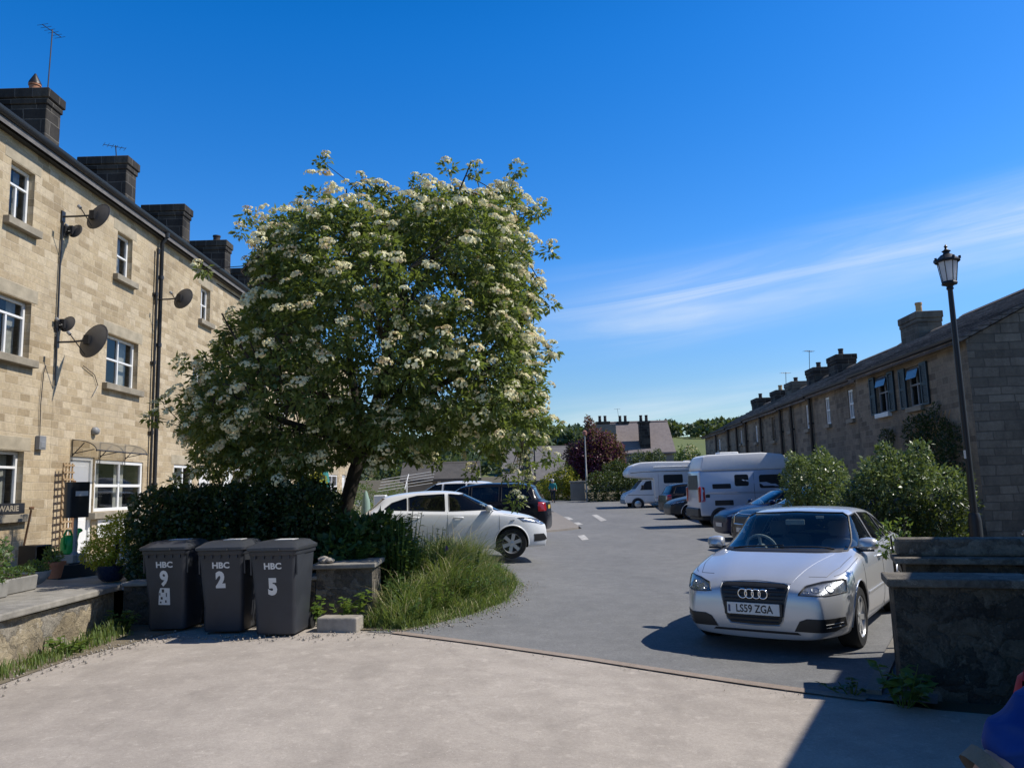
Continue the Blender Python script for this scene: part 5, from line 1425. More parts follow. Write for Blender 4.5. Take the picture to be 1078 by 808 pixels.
def shell(S):
    """closed smooth car body from cross-sections; x forward, y left, z up"""
    L2 = S['L'] / 2; W2 = S['W'] / 2; zlow = S['clr']
    xw0, xw1, xr0, xr1 = S['xw0'], S['xw1'], S['xr0'], S['xr1']
    zcow = interp(S['roof'], xw0); ztop = max(p[1] for p in S['roof'])
    nose, tail = S.get('nose', (.80, .30)), S.get('tail', (.60, .20))
    def hw(x):
        tf = max(0, 1 - (L2 - x) / nose[0]); tr_ = max(0, 1 - (x + L2) / tail[0])
        return W2 * (1 - nose[1] * tf ** 2.4) * (1 - tail[1] * tr_ ** 2.6) * (1 - S.get('wasp', .0) * max(0, 1 - abs(x) / .8))
    xs = [L2, L2 - .04, L2 - .12, L2 - .26, L2 - .46, L2 - .72, L2 - .98]
    x = xw0 + .04
    xs = [v for v in xs if v > x + .1] + [x, xw0 - .05, xw0 * .66 + xw1 * .34, xw0 * .34 + xw1 * .66, xw1 + .05, xw1 - .10]
    m = xw1 - .10; k = max(2, int((m - xr0 - .1) / .35))
    xs += [m + (xr0 + .10 - m) * (i + 1) / (k + 1) for i in range(k)] + [xr0 + .10, xr0 - .03]
    nr = 2
    xs += [xr0 + (xr1 - xr0) * f for f in (.36, .70)] + [xr1 + .02, xr1 - .05]
    xs += [v for v in (-L2 + .46, -L2 + .28, -L2 + .14, -L2 + .05, -L2) if v < xr1 - .12]
    vs = []; NJ = 12
    def rec(x, z):
        f = max(0, 1 - (L2 - x) / .55); r_ = max(0, 1 - (x + L2) / .5)
        zb = S.get('zbump', .46)
        df = f * (S.get('hoodback', .35) * max(0, z - zb - .08) ** 1.15 + .35 * max(0, zb - .14 - z))
        dr = r_ * (S.get('tailback', .20) * max(0, z - zb - .1) + .3 * max(0, zb - .16 - z))
        return -df + dr
    for x in xs:
        w = hw(x); zb = interp(S['belt'], x); zt = interp(S['roof'], x)
        if x > xw0: g = 0
        elif x > xw1: g = (xw0 - x) / (xw0 - xw1)
        elif x > xr0: g = 1
        elif x > xr1: g = (x - xr1) / (xr0 - xr1)
        else: g = 0
        g = max(0, min(1, g))
        yt = S['yt'] * (1 - .06 * abs(x) / 1.5)
        yb = .86 * w; lo = lambda a, b: a + (b - a) * g
        cr = zt
        ring = [(0, zlow), (.70 * w, zlow), (.93 * w, zlow + .03), (.985 * w, zlow + .16), (w, zb - (zb - zlow) * .45), (.992 * w, zb - .13), (.965 * w, zb - .03),
                (lo(.90 * w, .905 * w), zb + .012 + lo(.01, .0)),
                (lo(.72 * w, yt), lo(zb + (cr - zb) * .55, cr - .085)), (lo(.52 * w, yt * .90), lo(zb + (cr - zb) * .86, cr - .028)), (lo(.28 * w, .5 * yt), lo(zb + (cr - zb) * .97, cr - .006)), (0, cr)]
        if S.get('crease') and g == 0 and x > 0:
            yc = lerp1(.40, .66, (L2 - x) / (L2 - xw0)); ring[9] = (yc * W2 * .9, ring[9][1] + .014)
        for (y, z) in ring: vs.append((x + rec(x, z), y, z))
    n = len(xs); bm = bmesh.new()
    P = {}
    for i in range(n):
        for j in range(NJ):
            xx, y, z = vs[i * NJ + j]
            P[i, j, 1] = bm.verts.new((xx, y, z))
            P[i, j, -1] = P[i, j, 1] if j in (0, NJ - 1) else bm.verts.new((xx, -y, z))
    for i in range(n - 1):
        for j in range(NJ - 1):
            bm.faces.new((P[i, j, 1], P[i, j + 1, 1], P[i + 1, j + 1, 1], P[i + 1, j, 1]))
            bm.faces.new((P[i, j, -1], P[i + 1, j, -1], P[i + 1, j + 1, -1], P[i, j + 1, -1]))
    for i in (0, n - 1):
        for j in range(NJ - 1):
            q = [P[i, j, 1], P[i, j + 1, 1], P[i, j + 1, -1], P[i, j, -1]]
            u = []
            for v in q:
                if v not in u: u.append(v)
            if len(u) > 2: bm.faces.new(u if i else u[::-1])
    bmesh.ops.recalc_face_normals(bm, faces=bm.faces)
    cl = bm.edges.layers.float.get('crease_edge') or bm.edges.layers.float.new('crease_edge')
    for i in range(n - 1):
        for s_ in (1, -1):
            for j, c in ((2, .4), (6, .45), (8, .35)):
                e = bm.edges.get((P[i, j, s_], P[i + 1, j, s_]))
                if e: e[cl] = c
    me = bpy.data.meshes.new('shell'); bm.to_mesh(me); bm.free()
    return me
def lerp1(a, b, t): return a + (b - a) * max(0, min(1, t))

def make_car(name, label, loc, rz, S, paint, group=None, glass=None, cat='car'):
    t = thing(name, label, cat, loc, rz, group)
    L2, W2, wr = S['L'] / 2, S['W'] / 2, S['wr']
    fx_ = L2 - S['fo']; rx_ = fx_ - S['wb']
    me = shell(S); ob = bpy.data.objects.new('shell_work', me); COL.objects.link(ob)
    md = ob.modifiers.new('s', 'SUBSURF'); md.levels = 2; md.render_levels = 2
    cm = MB(); ar = wr + .05
    for xx in (fx_, rx_):
        for s_ in (-1, 1):
            cm.lathe([(ar, 0), (ar, .60)], 40, 0, Matrix.Translation((xx, s_ * (W2 - .28), wr + .01)) @ Matrix.Rotation(R(-90) * s_, 4, 'X'))
    co = cm.build('cutter_work', M['plastic']); co.hide_render = True
    bd = ob.modifiers.new('b', 'BOOLEAN'); bd.object = co; bd.operation = 'DIFFERENCE'; bd.solver = 'EXACT'
    dg = bpy.context.evaluated_depsgraph_get(); dg.update()
    me2 = bpy.data.meshes.new_from_object(ob.evaluated_get(dg))
    bpy.data.objects.remove(ob); bpy.data.objects.remove(co)
    bm = bmesh.new(); bm.from_mesh(me2)
    bmesh.ops.remove_doubles(bm, verts=bm.verts, dist=1e-5)
    bm.normal_update()
    # wheel-well faces
    well = set()
    for f in bm.faces:
        c = f.calc_center_median()
        for xx in (fx_, rx_):
            r = math.hypot(c.x - xx, c.z - wr - .01)
            if r < ar + .004 and abs(c.y) > W2 - .30 and (abs(f.normal.y) < .3 and r > ar - .02 or abs(abs(c.y) - (W2 - .28)) < .01): well.add(f)
    for f in bm.faces: f.material_index = 1 if f in well else 0
    bvh = BVHTree.FromBMesh(bm)
    # lining: a slightly smaller dark copy so that the cabin is dark from inside
    V0 = [v.co - v.normal * .03 for v in bm.verts]; bm.verts.index_update()
    gl = glass or M['carglass']
    parts = []
    ws = take(bm, cut_region(bm, S['screen'], 'x', 1, .25, (S['xw1'] - .35, S['xw0'] + .12)), 'windscreen', [gl, M['plastic']], t, -.002, .010)
    rw = take(bm, cut_region(bm, S['rear'], 'x', -1, .25, (S['xr1'] - .4, S['xr0'] + .3)), 'rear_window', [M['darkglass'], M['plastic']], t, -.002, .010)
    sw = []
    for s_ in (1, -1):
        for p in S['side']:
            o = take(bm, cut_region(bm, p, 'y', s_, .25), 'side_window', [M['darkglass'] if S.get('dark') else gl, M['plastic']], t, -.003, .009)
    # lamps, lifted from the shell
    for s_ in (1, -1):
        hl = [(s_ * a, b) for a, b in S['head']]
        fs = cut_region(bm, hl, 'x', 1, .06, (L2 - 1.0, L2 + .3))
        o = take(bm, fs, 'headlight', [M['lampdark'], M['plastic']], t, -.012, .006)
        fl = [f for f in fs if f.is_valid]
        if o:
            l = decal(bvh, hl, 'x', 1, .003, .06); l.build('lens', M['lens'], o, smooth=60, fix=False)
            for (a, b, r) in S.get('bulbs', []):
                h = bvh.ray_cast(Vector((6, s_ * a, b)), Vector((-1, 0, 0)))
                if h[0] is not None:
                    MB().lathe([(r, -.006), (r * .96, .0), (r * .55, -.012), (.002, -.014)], 16, 0, Matrix.Translation(h[0] - h[1] * .006) @ h[1].to_track_quat('Z', 'Y').to_matrix().to_4x4()).build('reflector', M['lamp'], o, smooth=40, fix=False)
        if S.get('tailx'):
            tl = [(s_ * a, b) for a, b in S['tailx']]
            take(bm, cut_region(bm, tl, 'x', -1, .05, (-L2 - .3, -L2 + .26)), 'tail_light', [M['redlens'], M['plastic']], t, .004, .004)
    # body
    me3 = bpy.data.meshes.new('body'); bm.normal_update(); bm.to_mesh(me3)
    me3.polygons.foreach_set('use_smooth', [True] * len(me3.polygons)); me3.set_sharp_from_angle(angle=R(38))
    link_mesh('body', me3, [paint, M['plastic']], t)
    # lining
    lb = bmesh.new(); lb.from_mesh(me3)
    for v in lb.verts: v.co -= v.normal * .025
    kill = [f for f in lb.faces if f.material_index == 1 or f.calc_center_median().z < .30]
    bmesh.ops.delete(lb, geom=kill, context='FACES')
    bl0 = interp(S['belt'], 0)
    for f in lb.faces: f.material_index = 1 if f.calc_center_median().z > bl0 + .02 else 0
    me4 = bpy.data.meshes.new('cabin_lining'); lb.to_mesh(me4); lb.free(); bm.free()
    link_mesh('cabin_lining', me4, [M['inner'], M['headliner']], t)
    # arch lips, sills
    for s_ in (1, -1):
        for xx in (fx_, rx_):
            pts = [(xx + (ar + .003) * math.cos(a), wr + .01 + (ar + .003) * math.sin(a)) for a in [R(-12 + 204 * i / 24) for i in range(25)]]
            pts = [p for p in pts if p[1] > S['clr'] + .04]
            lp = MB(); q = []
            for (px, pz) in pts:
                h = bvh.find_nearest(Vector((px, s_ * W2, pz))); q.append(h[0] + h[1] * -.002)
            if len(q) > 2: lp.tube(q, S.get('lip', .012), 6)
            lp.build('arch_lip', S.get('lipmat', paint), t, smooth=60)
        for line in S.get('seams', []):
            seam(bvh, line, 'y', s_, .0035, -.0005).build('door_seam', M['plastic'], t, fix=False)
        for (hx, hz) in S.get('handles', []):
            h = bvh.ray_cast(Vector((hx, s_ * 6, hz)), Vector((0, -s_, 0)))
            if h[0] is not None:
                MB().tube([h[0] + Vector((-.10, -s_ * .004, 0)), h[0] + Vector((-.06, s_ * .026, .004)), h[0] + Vector((.06, s_ * .026, .004)), h[0] + Vector((.10, -s_ * .004, 0))], [.016, .017, .017, .014], 8).build('door_handle', S.get('handmat', paint), t, smooth=60)
        if S.get('strip'):
            x0, x1, zz = S['strip']; seam(bvh, [(x0, zz), (x1, zz)], 'y', s_, .013, .002).build('rubbing_strip', S.get('stripmat', paint), t, smooth=60)
    # wheels
    for xx in (fx_, rx_):
        for s_ in (1, -1):
            M4 = Matrix.Translation((xx, s_ * (W2 - .125), wr)) @ Matrix.Rotation(R(-90) * s_, 4, 'X')
            wd = .105
            tp = MB().lathe([(wr * .66, -wd), (wr * .93, -wd), (wr, -wd * .72), (wr, wd * .72), (wr * .93, wd), (wr * .70, wd * 1.02), (wr * .66, wd * .9)], 36, 0, M4, cap=False)
            w = tp.build('wheel', M['rubber'], t, smooth=40)
            rm = MB(); ri = wr * .67
            rm.lathe([(ri, wd * .92), (ri * .97, wd * .98), (ri * .91, wd * .80), (ri * .91, wd * .1)], 36, 0, M4, cap=False)
            rm.lathe([(ri * .2, wd * .5), (ri * .2, wd * .82), (ri * .12, wd * .88), (.002, wd * .88)], 16, 0, M4, cap=False)
            ns = S.get('spokes', 5)
            for k in range(ns):
                a = 2 * math.pi * k / ns + .3
                Ms = M4 @ Matrix.Rotation(a, 4, 'Z')
                hw_ = ri * S.get('spw', .15)
                rm.add([(ri * .15, -hw_ * .9, wd * .80), (ri * .15, hw_ * .9, wd * .80), (ri * .94, hw_ * 1.1, wd * .86), (ri * .94, -hw_ * 1.1, wd * .86), (ri * .15, -hw_ * .9, wd * .5), (ri * .15, hw_ * .9, wd * .5), (ri * .94, hw_ * 1.1, wd * .55), (ri * .94, -hw_ * 1.1, wd * .55)], [(0, 1, 2, 3), (0, 3, 7, 4), (1, 5, 6, 2), (2, 6, 7, 3)], 0, Ms)
            rm.build('rim', M['alloy'], w, smooth=40)
            MB().lathe([(ri * .9, wd * .02), (.002, wd * .02)], 24, 0, M4, cap=False).build('brake_disc', M['inner'], w, fix=False)
    # door mirrors
    for s_ in (1, -1):
        mx, mz = S['mirror']
        h = bvh.ray_cast(Vector((mx, s_ * 6, mz - .02)), Vector((0, -s_, 0)))
        yb = abs(h[0].y) if h[0] is not None else W2 * .9
        mb = MB(); rings = []
        for k, (dy, sc) in enumerate([(.06, .6), (.08, .88), (.14, 1.0), (.20, .96), (.245, .80), (.262, .45)]):
            rings.append([(mx + .01 - .02 * k / 5 + px * sc, s_ * (yb + dy - .02), mz + .02 + pz * sc) for px, pz in [( .085, -.02), (.075, .035), (.03, .07), (-.045, .075), (-.065, .05), (-.068, -.045), (-.045, -.068), (.04, -.062)]])
        loft(mb, rings)
        mo = mb.build('wing_mirror', S.get('mirmat', paint), t, smooth=50)
        mk = MB().tube([(mx, s_ * (yb - .05), mz - .05), (mx + .01, s_ * (yb + .07), mz - .035)], [.03, .022], 8)
        mk.tube([(mx + .07, s_ * (yb + .05), mz - .046), (mx + .07, s_ * (yb + .21), mz - .040)], .012, 6)
        mk.build('mirror_arm', M['plastic'], mo, smooth=50)
        MB().box((mx - .075, s_ * (yb + .13), mz + .018), (.006, .15, .095)).build('mirror_glass', M['chrome'], mo, bevel=.002)
    # cabin
    cz = S['clr']; sg = S.get('rhd', -1)
    cb = MB().box((0, 0, cz + .14), (S['L'] * .55, S['W'] * .78, .06)); cb.box((S['xw0'] - .18, 0, interp(S['belt'], S['xw0'] - .1) - .16), (.50, S['W'] * .78, .24)); cb.build('dashboard', M['inner'], t, bevel=.04, seg=2)
    bl = interp(S['belt'], 0)
    for (sx, sy) in ((S.get('seatx', -.12), .37), (S.get('seatx', -.12), -.37), (S.get('seatx', -.12) - .85, .37), (S.get('seatx', -.12) - .85, -.37)):
        st = MB(); loft(st, [[(sx + .02 - .16 * f + px, sy + py, z) for px, py in rrect(.13 - .03 * f, .46 * w_, .05, 3)] for f, z, w_ in ((0, cz + .35, 1), (.5, cz + .62, 1), (.9, bl + .02, .9), (1, bl + .06, .7))])
        loft(st, [[(sx - .15 + px, sy + py, z) for px, py in rrect(.09, .25 * w_, .04, 3)] for z, w_ in ((bl + .10, .8), (bl + .13, 1), (bl + .25, 1), (bl + .28, .8))])
        st.box((sx + .2, sy, cz + .30), (.50, .46, .14)); st.build('seat', M['seat'], t, smooth=50)
    wx = S['xw0'] - .48; wz = interp(S['belt'], wx) + .0
    Mw = Matrix.Translation((wx, sg * .37, wz)) @ Matrix.Rotation(R(-68), 4, 'Y')
    sw_ = MB().tube([Mw @ Vector((.185 * math.cos(a), .185 * math.sin(a), 0)) for a in [2 * math.pi * i / 28 for i in range(28)]], .016, 8, closed=True)
    sw_.lathe([(.07, -.02), (.075, .01), (.03, .025)], 12, 0, Mw); sw_.tube([Mw @ Vector((-.18, 0, 0)), Mw @ Vector((.18, 0, 0))], .02, 6); sw_.build('steering_wheel', M['inner2'], t, smooth=50)
    mz_ = interp(S['roof'], S['xw1']) - .14
    MB().box((S['xw1'] + .10, 0, mz_), (.02, .23, .065)).build('interior_mirror', M['inner2'], t, bevel=.015, seg=2)
    return t, bvh, fx_, rx_
M['inner2'] = m_simple('grey_cabin_trim', (.34, .36, .36), .7, var=.2)

# --------- the silver hatchback in front
AU = dict(L=4.292, W=1.765, wb=2.578, fo=.875, wr=.316, clr=.17, yt=.635, xw0=1.02, xw1=.24, xr0=-1.42, xr1=-1.88, crease=True, hoodback=.38, tailback=.22, nose=(.66, .27), tail=(.6, .2),
    belt=[(-2.15, .90), (-1.85, .98), (-1.3, .985), (0, .95), (.95, .915), (1.3, .86), (1.75, .765), (2.02, .675), (2.15, .60)],
    roof=[(-2.15, .92), (-1.95, .99), (-1.88, 1.02), (-1.42, 1.325), (-.9, 1.40), (-.3, 1.425), (.24, 1.385), (1.02, .985), (1.35, .93), (1.75, .845), (2.02, .76), (2.15, .665)],
    screen=[(-.70, .962), (.70, .962), (.69, 1.03), (.60, 1.31), (.53, 1.35), (0, 1.368), (-.53, 1.35), (-.60, 1.31), (-.69, 1.03)],
    rear=[(-.56, 1.04), (.56, 1.04), (.50, 1.27), (-.50, 1.27)],
    side=[[(.83, .985), (.79, 1.015), (.22, 1.315), (-.08, 1.338), (-.08, .992)], [(-.17, .995), (-.17, 1.34), (-.75, 1.315), (-.86, 1.28), (-.86, 1.005)], [(-.93, 1.005), (-.93, 1.275), (-1.20, 1.20), (-1.42, 1.04), (-1.40, 1.01)]],
    head=[(.445, .618), (.50, .70), (.64, .735), (.80, .752), (.825, .735), (.835, .63), (.70, .615)], bulbs=[(.60, .672, .042), (.72, .680, .045), (.52, .652, .025)],
    tailx=[(.50, .78), (.86, .76), (.86, .93), (.50, .93)], mirror=(.70, 1.0), lip=.010,
    seams=[[(.98, .88), (.98, .32), (.9, .24), (-.02, .24), (-.12, .32), (-.12, .99)], [(-.12, .30), (-.2, .24), (-.85, .24), (-1.0, .5), (-.98, .72), (-.9, .99)], [(1.02, .90), (1.28, .86), (1.75, .775)]],
    handles=[(.06, .845), (-.80, .855)], strip=(-.82, .88, .52), spokes=7, spw=.13)
audi, bvh, afx, arx = make_car('parked_car', 'silver hatchback with four-ring badge and plate LS59 ZGA, parked facing the camera', (3.63, 9.92, zg(3.6, 9.9) + .0), R(-124.5), AU, M['silver'])
# grille: a tall trapezoid, chrome edged
GP = [(-.345, .70), (-.30, .715), (0, .722), (.30, .715), (.345, .70), (.35, .66), (.285, .36), (.25, .315), (0, .305), (-.25, .315), (-.285, .36), (-.35, .66)]
gr = decal(bvh, GP, 'x', 1, .004, .04).build('grille', M['plastic'], audi, smooth=60, fix=False)
seam(bvh, GP + [GP[0]], 'x', 1, .0065, .004).build('chrome_surround', M['alloy'], gr, smooth=60)
gm = MB()
for i in range(10):
    z = .345 + .037 * i
    if .40 < z < .535: continue
    ww = .24 + (.325 - .24) * min(1, max(0, (z - .33) / .33))
    q = seam(bvh, [(-ww, z), (ww, z)], 'x', 1, .0075, .006, .06); gm.add(q.v, q.f)
gm.build('grille_bar', m_simple('grille_bar_black', (.03, .03, .032), .3), gr, smooth=60)
# plate
h = bvh.ray_cast(Vector((6, 0, .468)), Vector((-1, 0, 0))); px = h[0].x + .022
pl = MB().box((px, 0, .468), (.014, .54, .118)).build('number_plate', M['plate'], audi, bevel=.004)
MB().box((px - .004, 0, .468), (.016, .60, .135)).build('plate_holder', M['plastic'], pl, bevel=.006)
v, f = text_geo('LS59 ZGA', .108, .0022, .82)
MP = Matrix.Translation((px + .0085, 0.012, .466)) @ Matrix.Rotation(R(90), 4, 'Z') @ Matrix.Rotation(R(90), 4, 'X')
MB().add(v, f, 0, MP).build('lettering', M['ink'], pl, fix=False)
MB().box((px + .0078, -.245, .466), (.001, .022, .07)).build('plate_mark', m_simple('plate_blue', (.05, .07, .16), .5), pl)
# four rings
rg = MB()
for i in range(4):
    cy_ = (-.105 + .07 * i)
    h = bvh.ray_cast(Vector((6, 0, .615)), Vector((-1, 0, 0)))
    rg.tube([(h[0].x + .020 + .002 * (i % 2), cy_ + .0455 * math.cos(a), .615 + .0455 * math.sin(a)) for a in [2 * math.pi * k / 26 for k in range(26)]], .0085, 7, closed=True)
rg.build('ring_badge', M['chrome'], gr, smooth=60)
for s_ in (1, -1):
    q = decal(bvh, [(s_ * a, b) for a, b in [(.39, .268), (.45, .37), (.52, .398), (.815, .40), (.815, .31), (.74, .268)]], 'x', 1, .007, .02)
    iv = q.build('air_intake', M['plastic'], audi, smooth=60, fix=False)
    for zz in (.315, .345): seam(bvh, [(s_ * .68, zz), (s_ * .80, zz + .006)], 'x', 1, .004, .010, .02).build('intake_vane', M['greypl'], iv, smooth=60)
seam(bvh, [(-.36, .715), (0, .737), (.36, .715)], 'x', 1, .003, 0).build('bonnet_seam', M['plastic'], audi, fix=False)
decal(bvh, [(-.45, .232), (.45, .232), (.42, .256), (-.42, .256)], 'x', 1, .003, .05).build('lower_intake', M['plastic'], audi, smooth=60, fix=False)
for s_ in (1, -1):
    seam(bvh, [(2.00, s_ * .37), (1.6, s_ * .47), (1.12, s_ * .60)], 'z', 1, .030, -.0282, .06).build('bonnet_crease', M['silver'], audi, smooth=60, fix=False)
    seam(bvh, [(1.86, s_ * .50), (1.80, s_ * .66), (1.5, s_ * .735), (1.06, s_ * .765)], 'z', 1, .0032, -.0005, .05).build('bonnet_seam', M['plastic'], audi, fix=False)
# wipers lie at the foot of the screen
wp = MB()
for y0, y1 in ((-.55, .02), (.0, .58)):
    pts = []
    for i in range(8):
        y = y0 + (y1 - y0) * i / 7; h = bvh.ray_cast(Vector((1.06 - .05 * i / 7 - .02, y, 4)), Vector((0, 0, -1))); pts.append(h[0] + Vector((0, 0, .014)))
    wp.tube(pts, .009, 6)
wp.build('wiper', M['plastic'], audi, smooth=60)
cw = decal(bvh, [(-.66, .955), (.66, .955), (.66, .985), (-.66, .985)], 'x', 1, .004, .06); cw.build('screen_cowl', M['plastic'], audi, fix=False)
for s_ in (1,):   # tax disc holder / pale sticker high on the screen
    h = bvh.ray_cast(Vector((6, .30, 1.30)), Vector((-1, 0, 0)))
    MB().box((h[0].x - .03, .30, 1.305), (.004, .09, .03)).build('screen_sticker', M['inner2'], audi)
MB().box((.20, -.35, 1.335), (.14, .30, .02)).build('sun_visor', M['inner2'], audi)

# --------- white hatchback, seen side-on
DA = dict(L=4.088, W=1.79, wb=2.604, fo=.83, wr=.322, clr=.20, yt=.60, xw0=1.05, xw1=.18, xr0=-1.50, xr1=-1.92, hoodback=.25, tailback=.16, nose=(.75, .30), tail=(.6, .2), dark=True,
    belt=[(-2.05, .95), (-1.8, 1.06), (-1.2, 1.06), (0, 1.005), (.95, .965), (1.4, .90), (1.8, .80), (2.05, .66)],
    roof=[(-2.05, .97), (-1.96, 1.08), (-1.92, 1.10), (-1.5, 1.40), (-1.0, 1.475), (-.3, 1.50), (.18, 1.45), (1.05, 1.02), (1.4, .97), (1.8, .87), (2.05, .72)],
    screen=[(-.66, 1.02), (.66, 1.02), (.56, 1.39), (0, 1.42), (-.56, 1.39)], rear=[(-.54, 1.12), (.54, 1.12), (.50, 1.34), (-.50, 1.34)],
    side=[[(.90, 1.045), (.84, 1.075), (.20, 1.375), (-.12, 1.41), (-.12, 1.045)], [(-.21, 1.05), (-.21, 1.41), (-.80, 1.39), (-.98, 1.35), (-.98, 1.085)], [(-1.02, 1.09), (-1.02, 1.345), (-1.34, 1.25), (-1.50, 1.13), (-1.42, 1.105)]],
    head=[(.50, .70), (.52, .77), (.70, .83), (.86, .86), (.86, .78), (.70, .70)], bulbs=[(.62, .755, .04), (.74, .775, .035)],
    tailx=[(.52, .86), (.88, .84), (.88, 1.02), (.52, 1.02)], mirror=(.74, 1.06), lip=.016, lipmat=M['whitecar'],
    seams=[[(.95, .93), (.95, .36), (.86, .27), (-.04, .27), (-.16, .36), (-.16, 1.02)], [(-.16, .34), (-.24, .27), (-.86, .27), (-1.02, .5), (-1.05, .75), (-1.0, 1.05)], [(1.05, .95), (1.4, .88), (1.8, .80)]],
    handles=[(.08, .90), (-.86, .93)], spokes=6, spw=.17, rhd=-1)
dac, bvh, f_, r_ = make_car('parked_car', 'white hatchback parked side-on behind the tall grass', (-1.42, 17.55, zg(-.8, 17.2) + .06), R(8), DA, M['whitecar'], glass=M['carglass'])
decal(bvh, [(-.48, .60), (.48, .60), (.50, .74), (-.50, .74)], 'x', 1, .005, .06).build('grille', M['plastic'], dac, smooth=60, fix=False)
decal(bvh, [(-.60, .27), (.60, .27), (.55, .40), (-.55, .40)], 'x', 1, .005, .06).build('lower_intake', M['plastic'], dac, smooth=60, fix=False)
for s_ in (1, -1):
    decal(bvh, [(s_ * .62, .36), (s_ * .80, .34), (s_ * .82, .50), (s_ * .70, .50)], 'x', 1, .005, .05).build('fog_recess', M['plastic'], dac, smooth=60, fix=False)
    q = seam(bvh, [(1.28, .815), (1.20, .80)], 'y', s_, .014, .003); q.build('side_repeater', M['alloy'], dac, smooth=60)

# --------- black people carrier, tail towards the road
MV = dict(L=4.46, W=1.80, wb=2.70, fo=.88, wr=.325, clr=.20, yt=.63, xw0=1.28, xw1=.42, xr0=-1.80, xr1=-2.05, hoodback=.25, tailback=.12, nose=(.75, .30), tail=(.5, .16), dark=True,
    belt=[(-2.23, .98), (-2.05, 1.02), (-1.2, 1.02), (0, .98), (1.1, .95), (1.6, .87), (2.0, .78), (2.23, .66)],
    roof=[(-2.23, 1.0), (-2.10, 1.05), (-2.05, 1.09), (-1.80, 1.52), (-1.4, 1.60), (-.3, 1.635), (.42, 1.56), (1.28, 1.02), (1.6, .95), (2.0, .85), (2.23, .70)],
    screen=[(-.66, 1.03), (.66, 1.03), (.58, 1.48), (-.58, 1.48)], rear=[(-.62, 1.10), (.62, 1.10), (.56, 1.46), (-.56, 1.46)],
    side=[[(1.05, 1.02), (.45, 1.46), (.15, 1.50), (.15, 1.02)], [(.06, 1.02), (.06, 1.505), (-.78, 1.505), (-.78, 1.05)], [(-.86, 1.05), (-.86, 1.50), (-1.60, 1.44), (-1.80, 1.10), (-1.76, 1.07)]],
    head=[(.50, .68), (.52, .78), (.84, .86), (.84, .72)], tailx=[(.56, .78), (.90, .74), (.90, 1.02), (.60, 1.00)], mirror=(.90, 1.06),
    seams=[[(1.05, .92), (1.05, .3), (.1, .26), (.1, 1.0)], [(.1, .28), (-.8, .28), (-1.05, .7), (-.82, 1.03)]], handles=[(.3, .90), (-.62, .92)], spokes=6)
mpv, bvh, f_, r_ = make_car('parked_car', 'black people carrier with bright red tail light, parked beyond the white hatchback', (-1.15, 24.2, zg(-1.2, 24) + .0), R(171), MV, M['blackcar'])
decal(bvh, [(-.52, .62), (.52, .62), (.54, .72), (-.54, .72)], 'x', -1, .006, .06).build('bumper_strip', M['plastic'], mpv, smooth=60, fix=False)
hp = bvh.ray_cast(Vector((-6, 0, .86)), Vector((1, 0, 0)))[0]
MB().box((hp.x - .012, 0, .86), (.012, .52, .11)).build('number_plate', M['plateyel'], mpv)
# --------- white car half hidden beyond it
W3 = dict(MV); W3.update(L=4.2, roof=[(-2.1, 1.0), (-2.0, 1.05), (-1.95, 1.09), (-1.70, 1.44), (-1.4, 1.50), (-.3, 1.53), (.42, 1.47), (1.28, 1.02), (1.6, .95), (1.9, .85), (2.1, .70)], screen=[(-.66, 1.03), (.66, 1.03), (.58, 1.40), (-.58, 1.40)], rear=[(-.62, 1.10), (.62, 1.10), (.56, 1.38), (-.56, 1.38)], xr0=-1.70, xr1=-1.95, wb=2.55, belt=[(-2.1, .98), (-1.9, 1.02), (-1.2, 1.02), (0, .98), (1.1, .95), (1.6, .87), (1.9, .78), (2.1, .66)],
    side=[[(1.05, 1.02), (.45, 1.38), (.15, 1.41), (.15, 1.02)], [(.06, 1.02), (.06, 1.41), (-.78, 1.41), (-.78, 1.05)], [(-.86, 1.05), (-.86, 1.40), (-1.40, 1.35), (-1.65, 1.10), (-1.6, 1.07)]])
make_car('parked_car', 'white car showing only its roof and dark rear glass above the black people carrier', (-2.55, 30.5, zg(-2.5, 30) + .12), R(170), W3, M['whitecar'])

# --------- cars parked nose-out on the right
SV = dict(L=4.70, W=1.88, wb=2.70, fo=.92, wr=.365, clr=.24, yt=.66, xw0=1.18, xw1=.28, xr0=-1.85, xr1=-2.15, hoodback=.18, tailback=.12, nose=(.7, .26), tail=(.5, .16), dark=True,
    belt=[(-2.35, 1.02), (-2.1, 1.10), (-1.2, 1.10), (0, 1.07), (1.1, 1.04), (1.6, 1.0), (2.1, .94), (2.35, .80)],
    roof=[(-2.35, 1.04), (-2.2, 1.12), (-2.15, 1.15), (-1.85, 1.58), (-1.4, 1.66), (-.3, 1.69), (.28, 1.62), (1.18, 1.11), (1.6, 1.07), (2.1, 1.01), (2.35, .86)],
    screen=[(-.70, 1.12), (.70, 1.12), (.60, 1.54), (-.60, 1.54)], rear=[(-.62, 1.18), (.62, 1.18), (.56, 1.52), (-.56, 1.52)],
    side=[[(.98, 1.11), (.30, 1.53), (.0, 1.55), (.0, 1.11)], [(-.08, 1.11), (-.08, 1.56), (-.9, 1.55), (-.9, 1.13)], [(-.98, 1.13), (-.98, 1.54), (-1.66, 1.48), (-1.86, 1.18)]],
    head=[(.42, .84), (.44, .92), (.88, .99), (.88, .90)], bulbs=[(.55, .885, .035), (.68, .91, .035)], tailx=[(.56, .84), (.92, .82), (.92, 1.06), (.6, 1.04)], mirror=(.86, 1.14), spokes=5)
suv, bvh, f_, r_ = make_car('parked_car', 'black off-roader with a bright angled headlight strip, nose out just left of the rounded bush', (7.92, 19.75, zg(7, 20)), R(187), SV, M['blackcar'])
GPS = [(-.44, .66), (.44, .66), (.46, .90), (-.46, .90)]
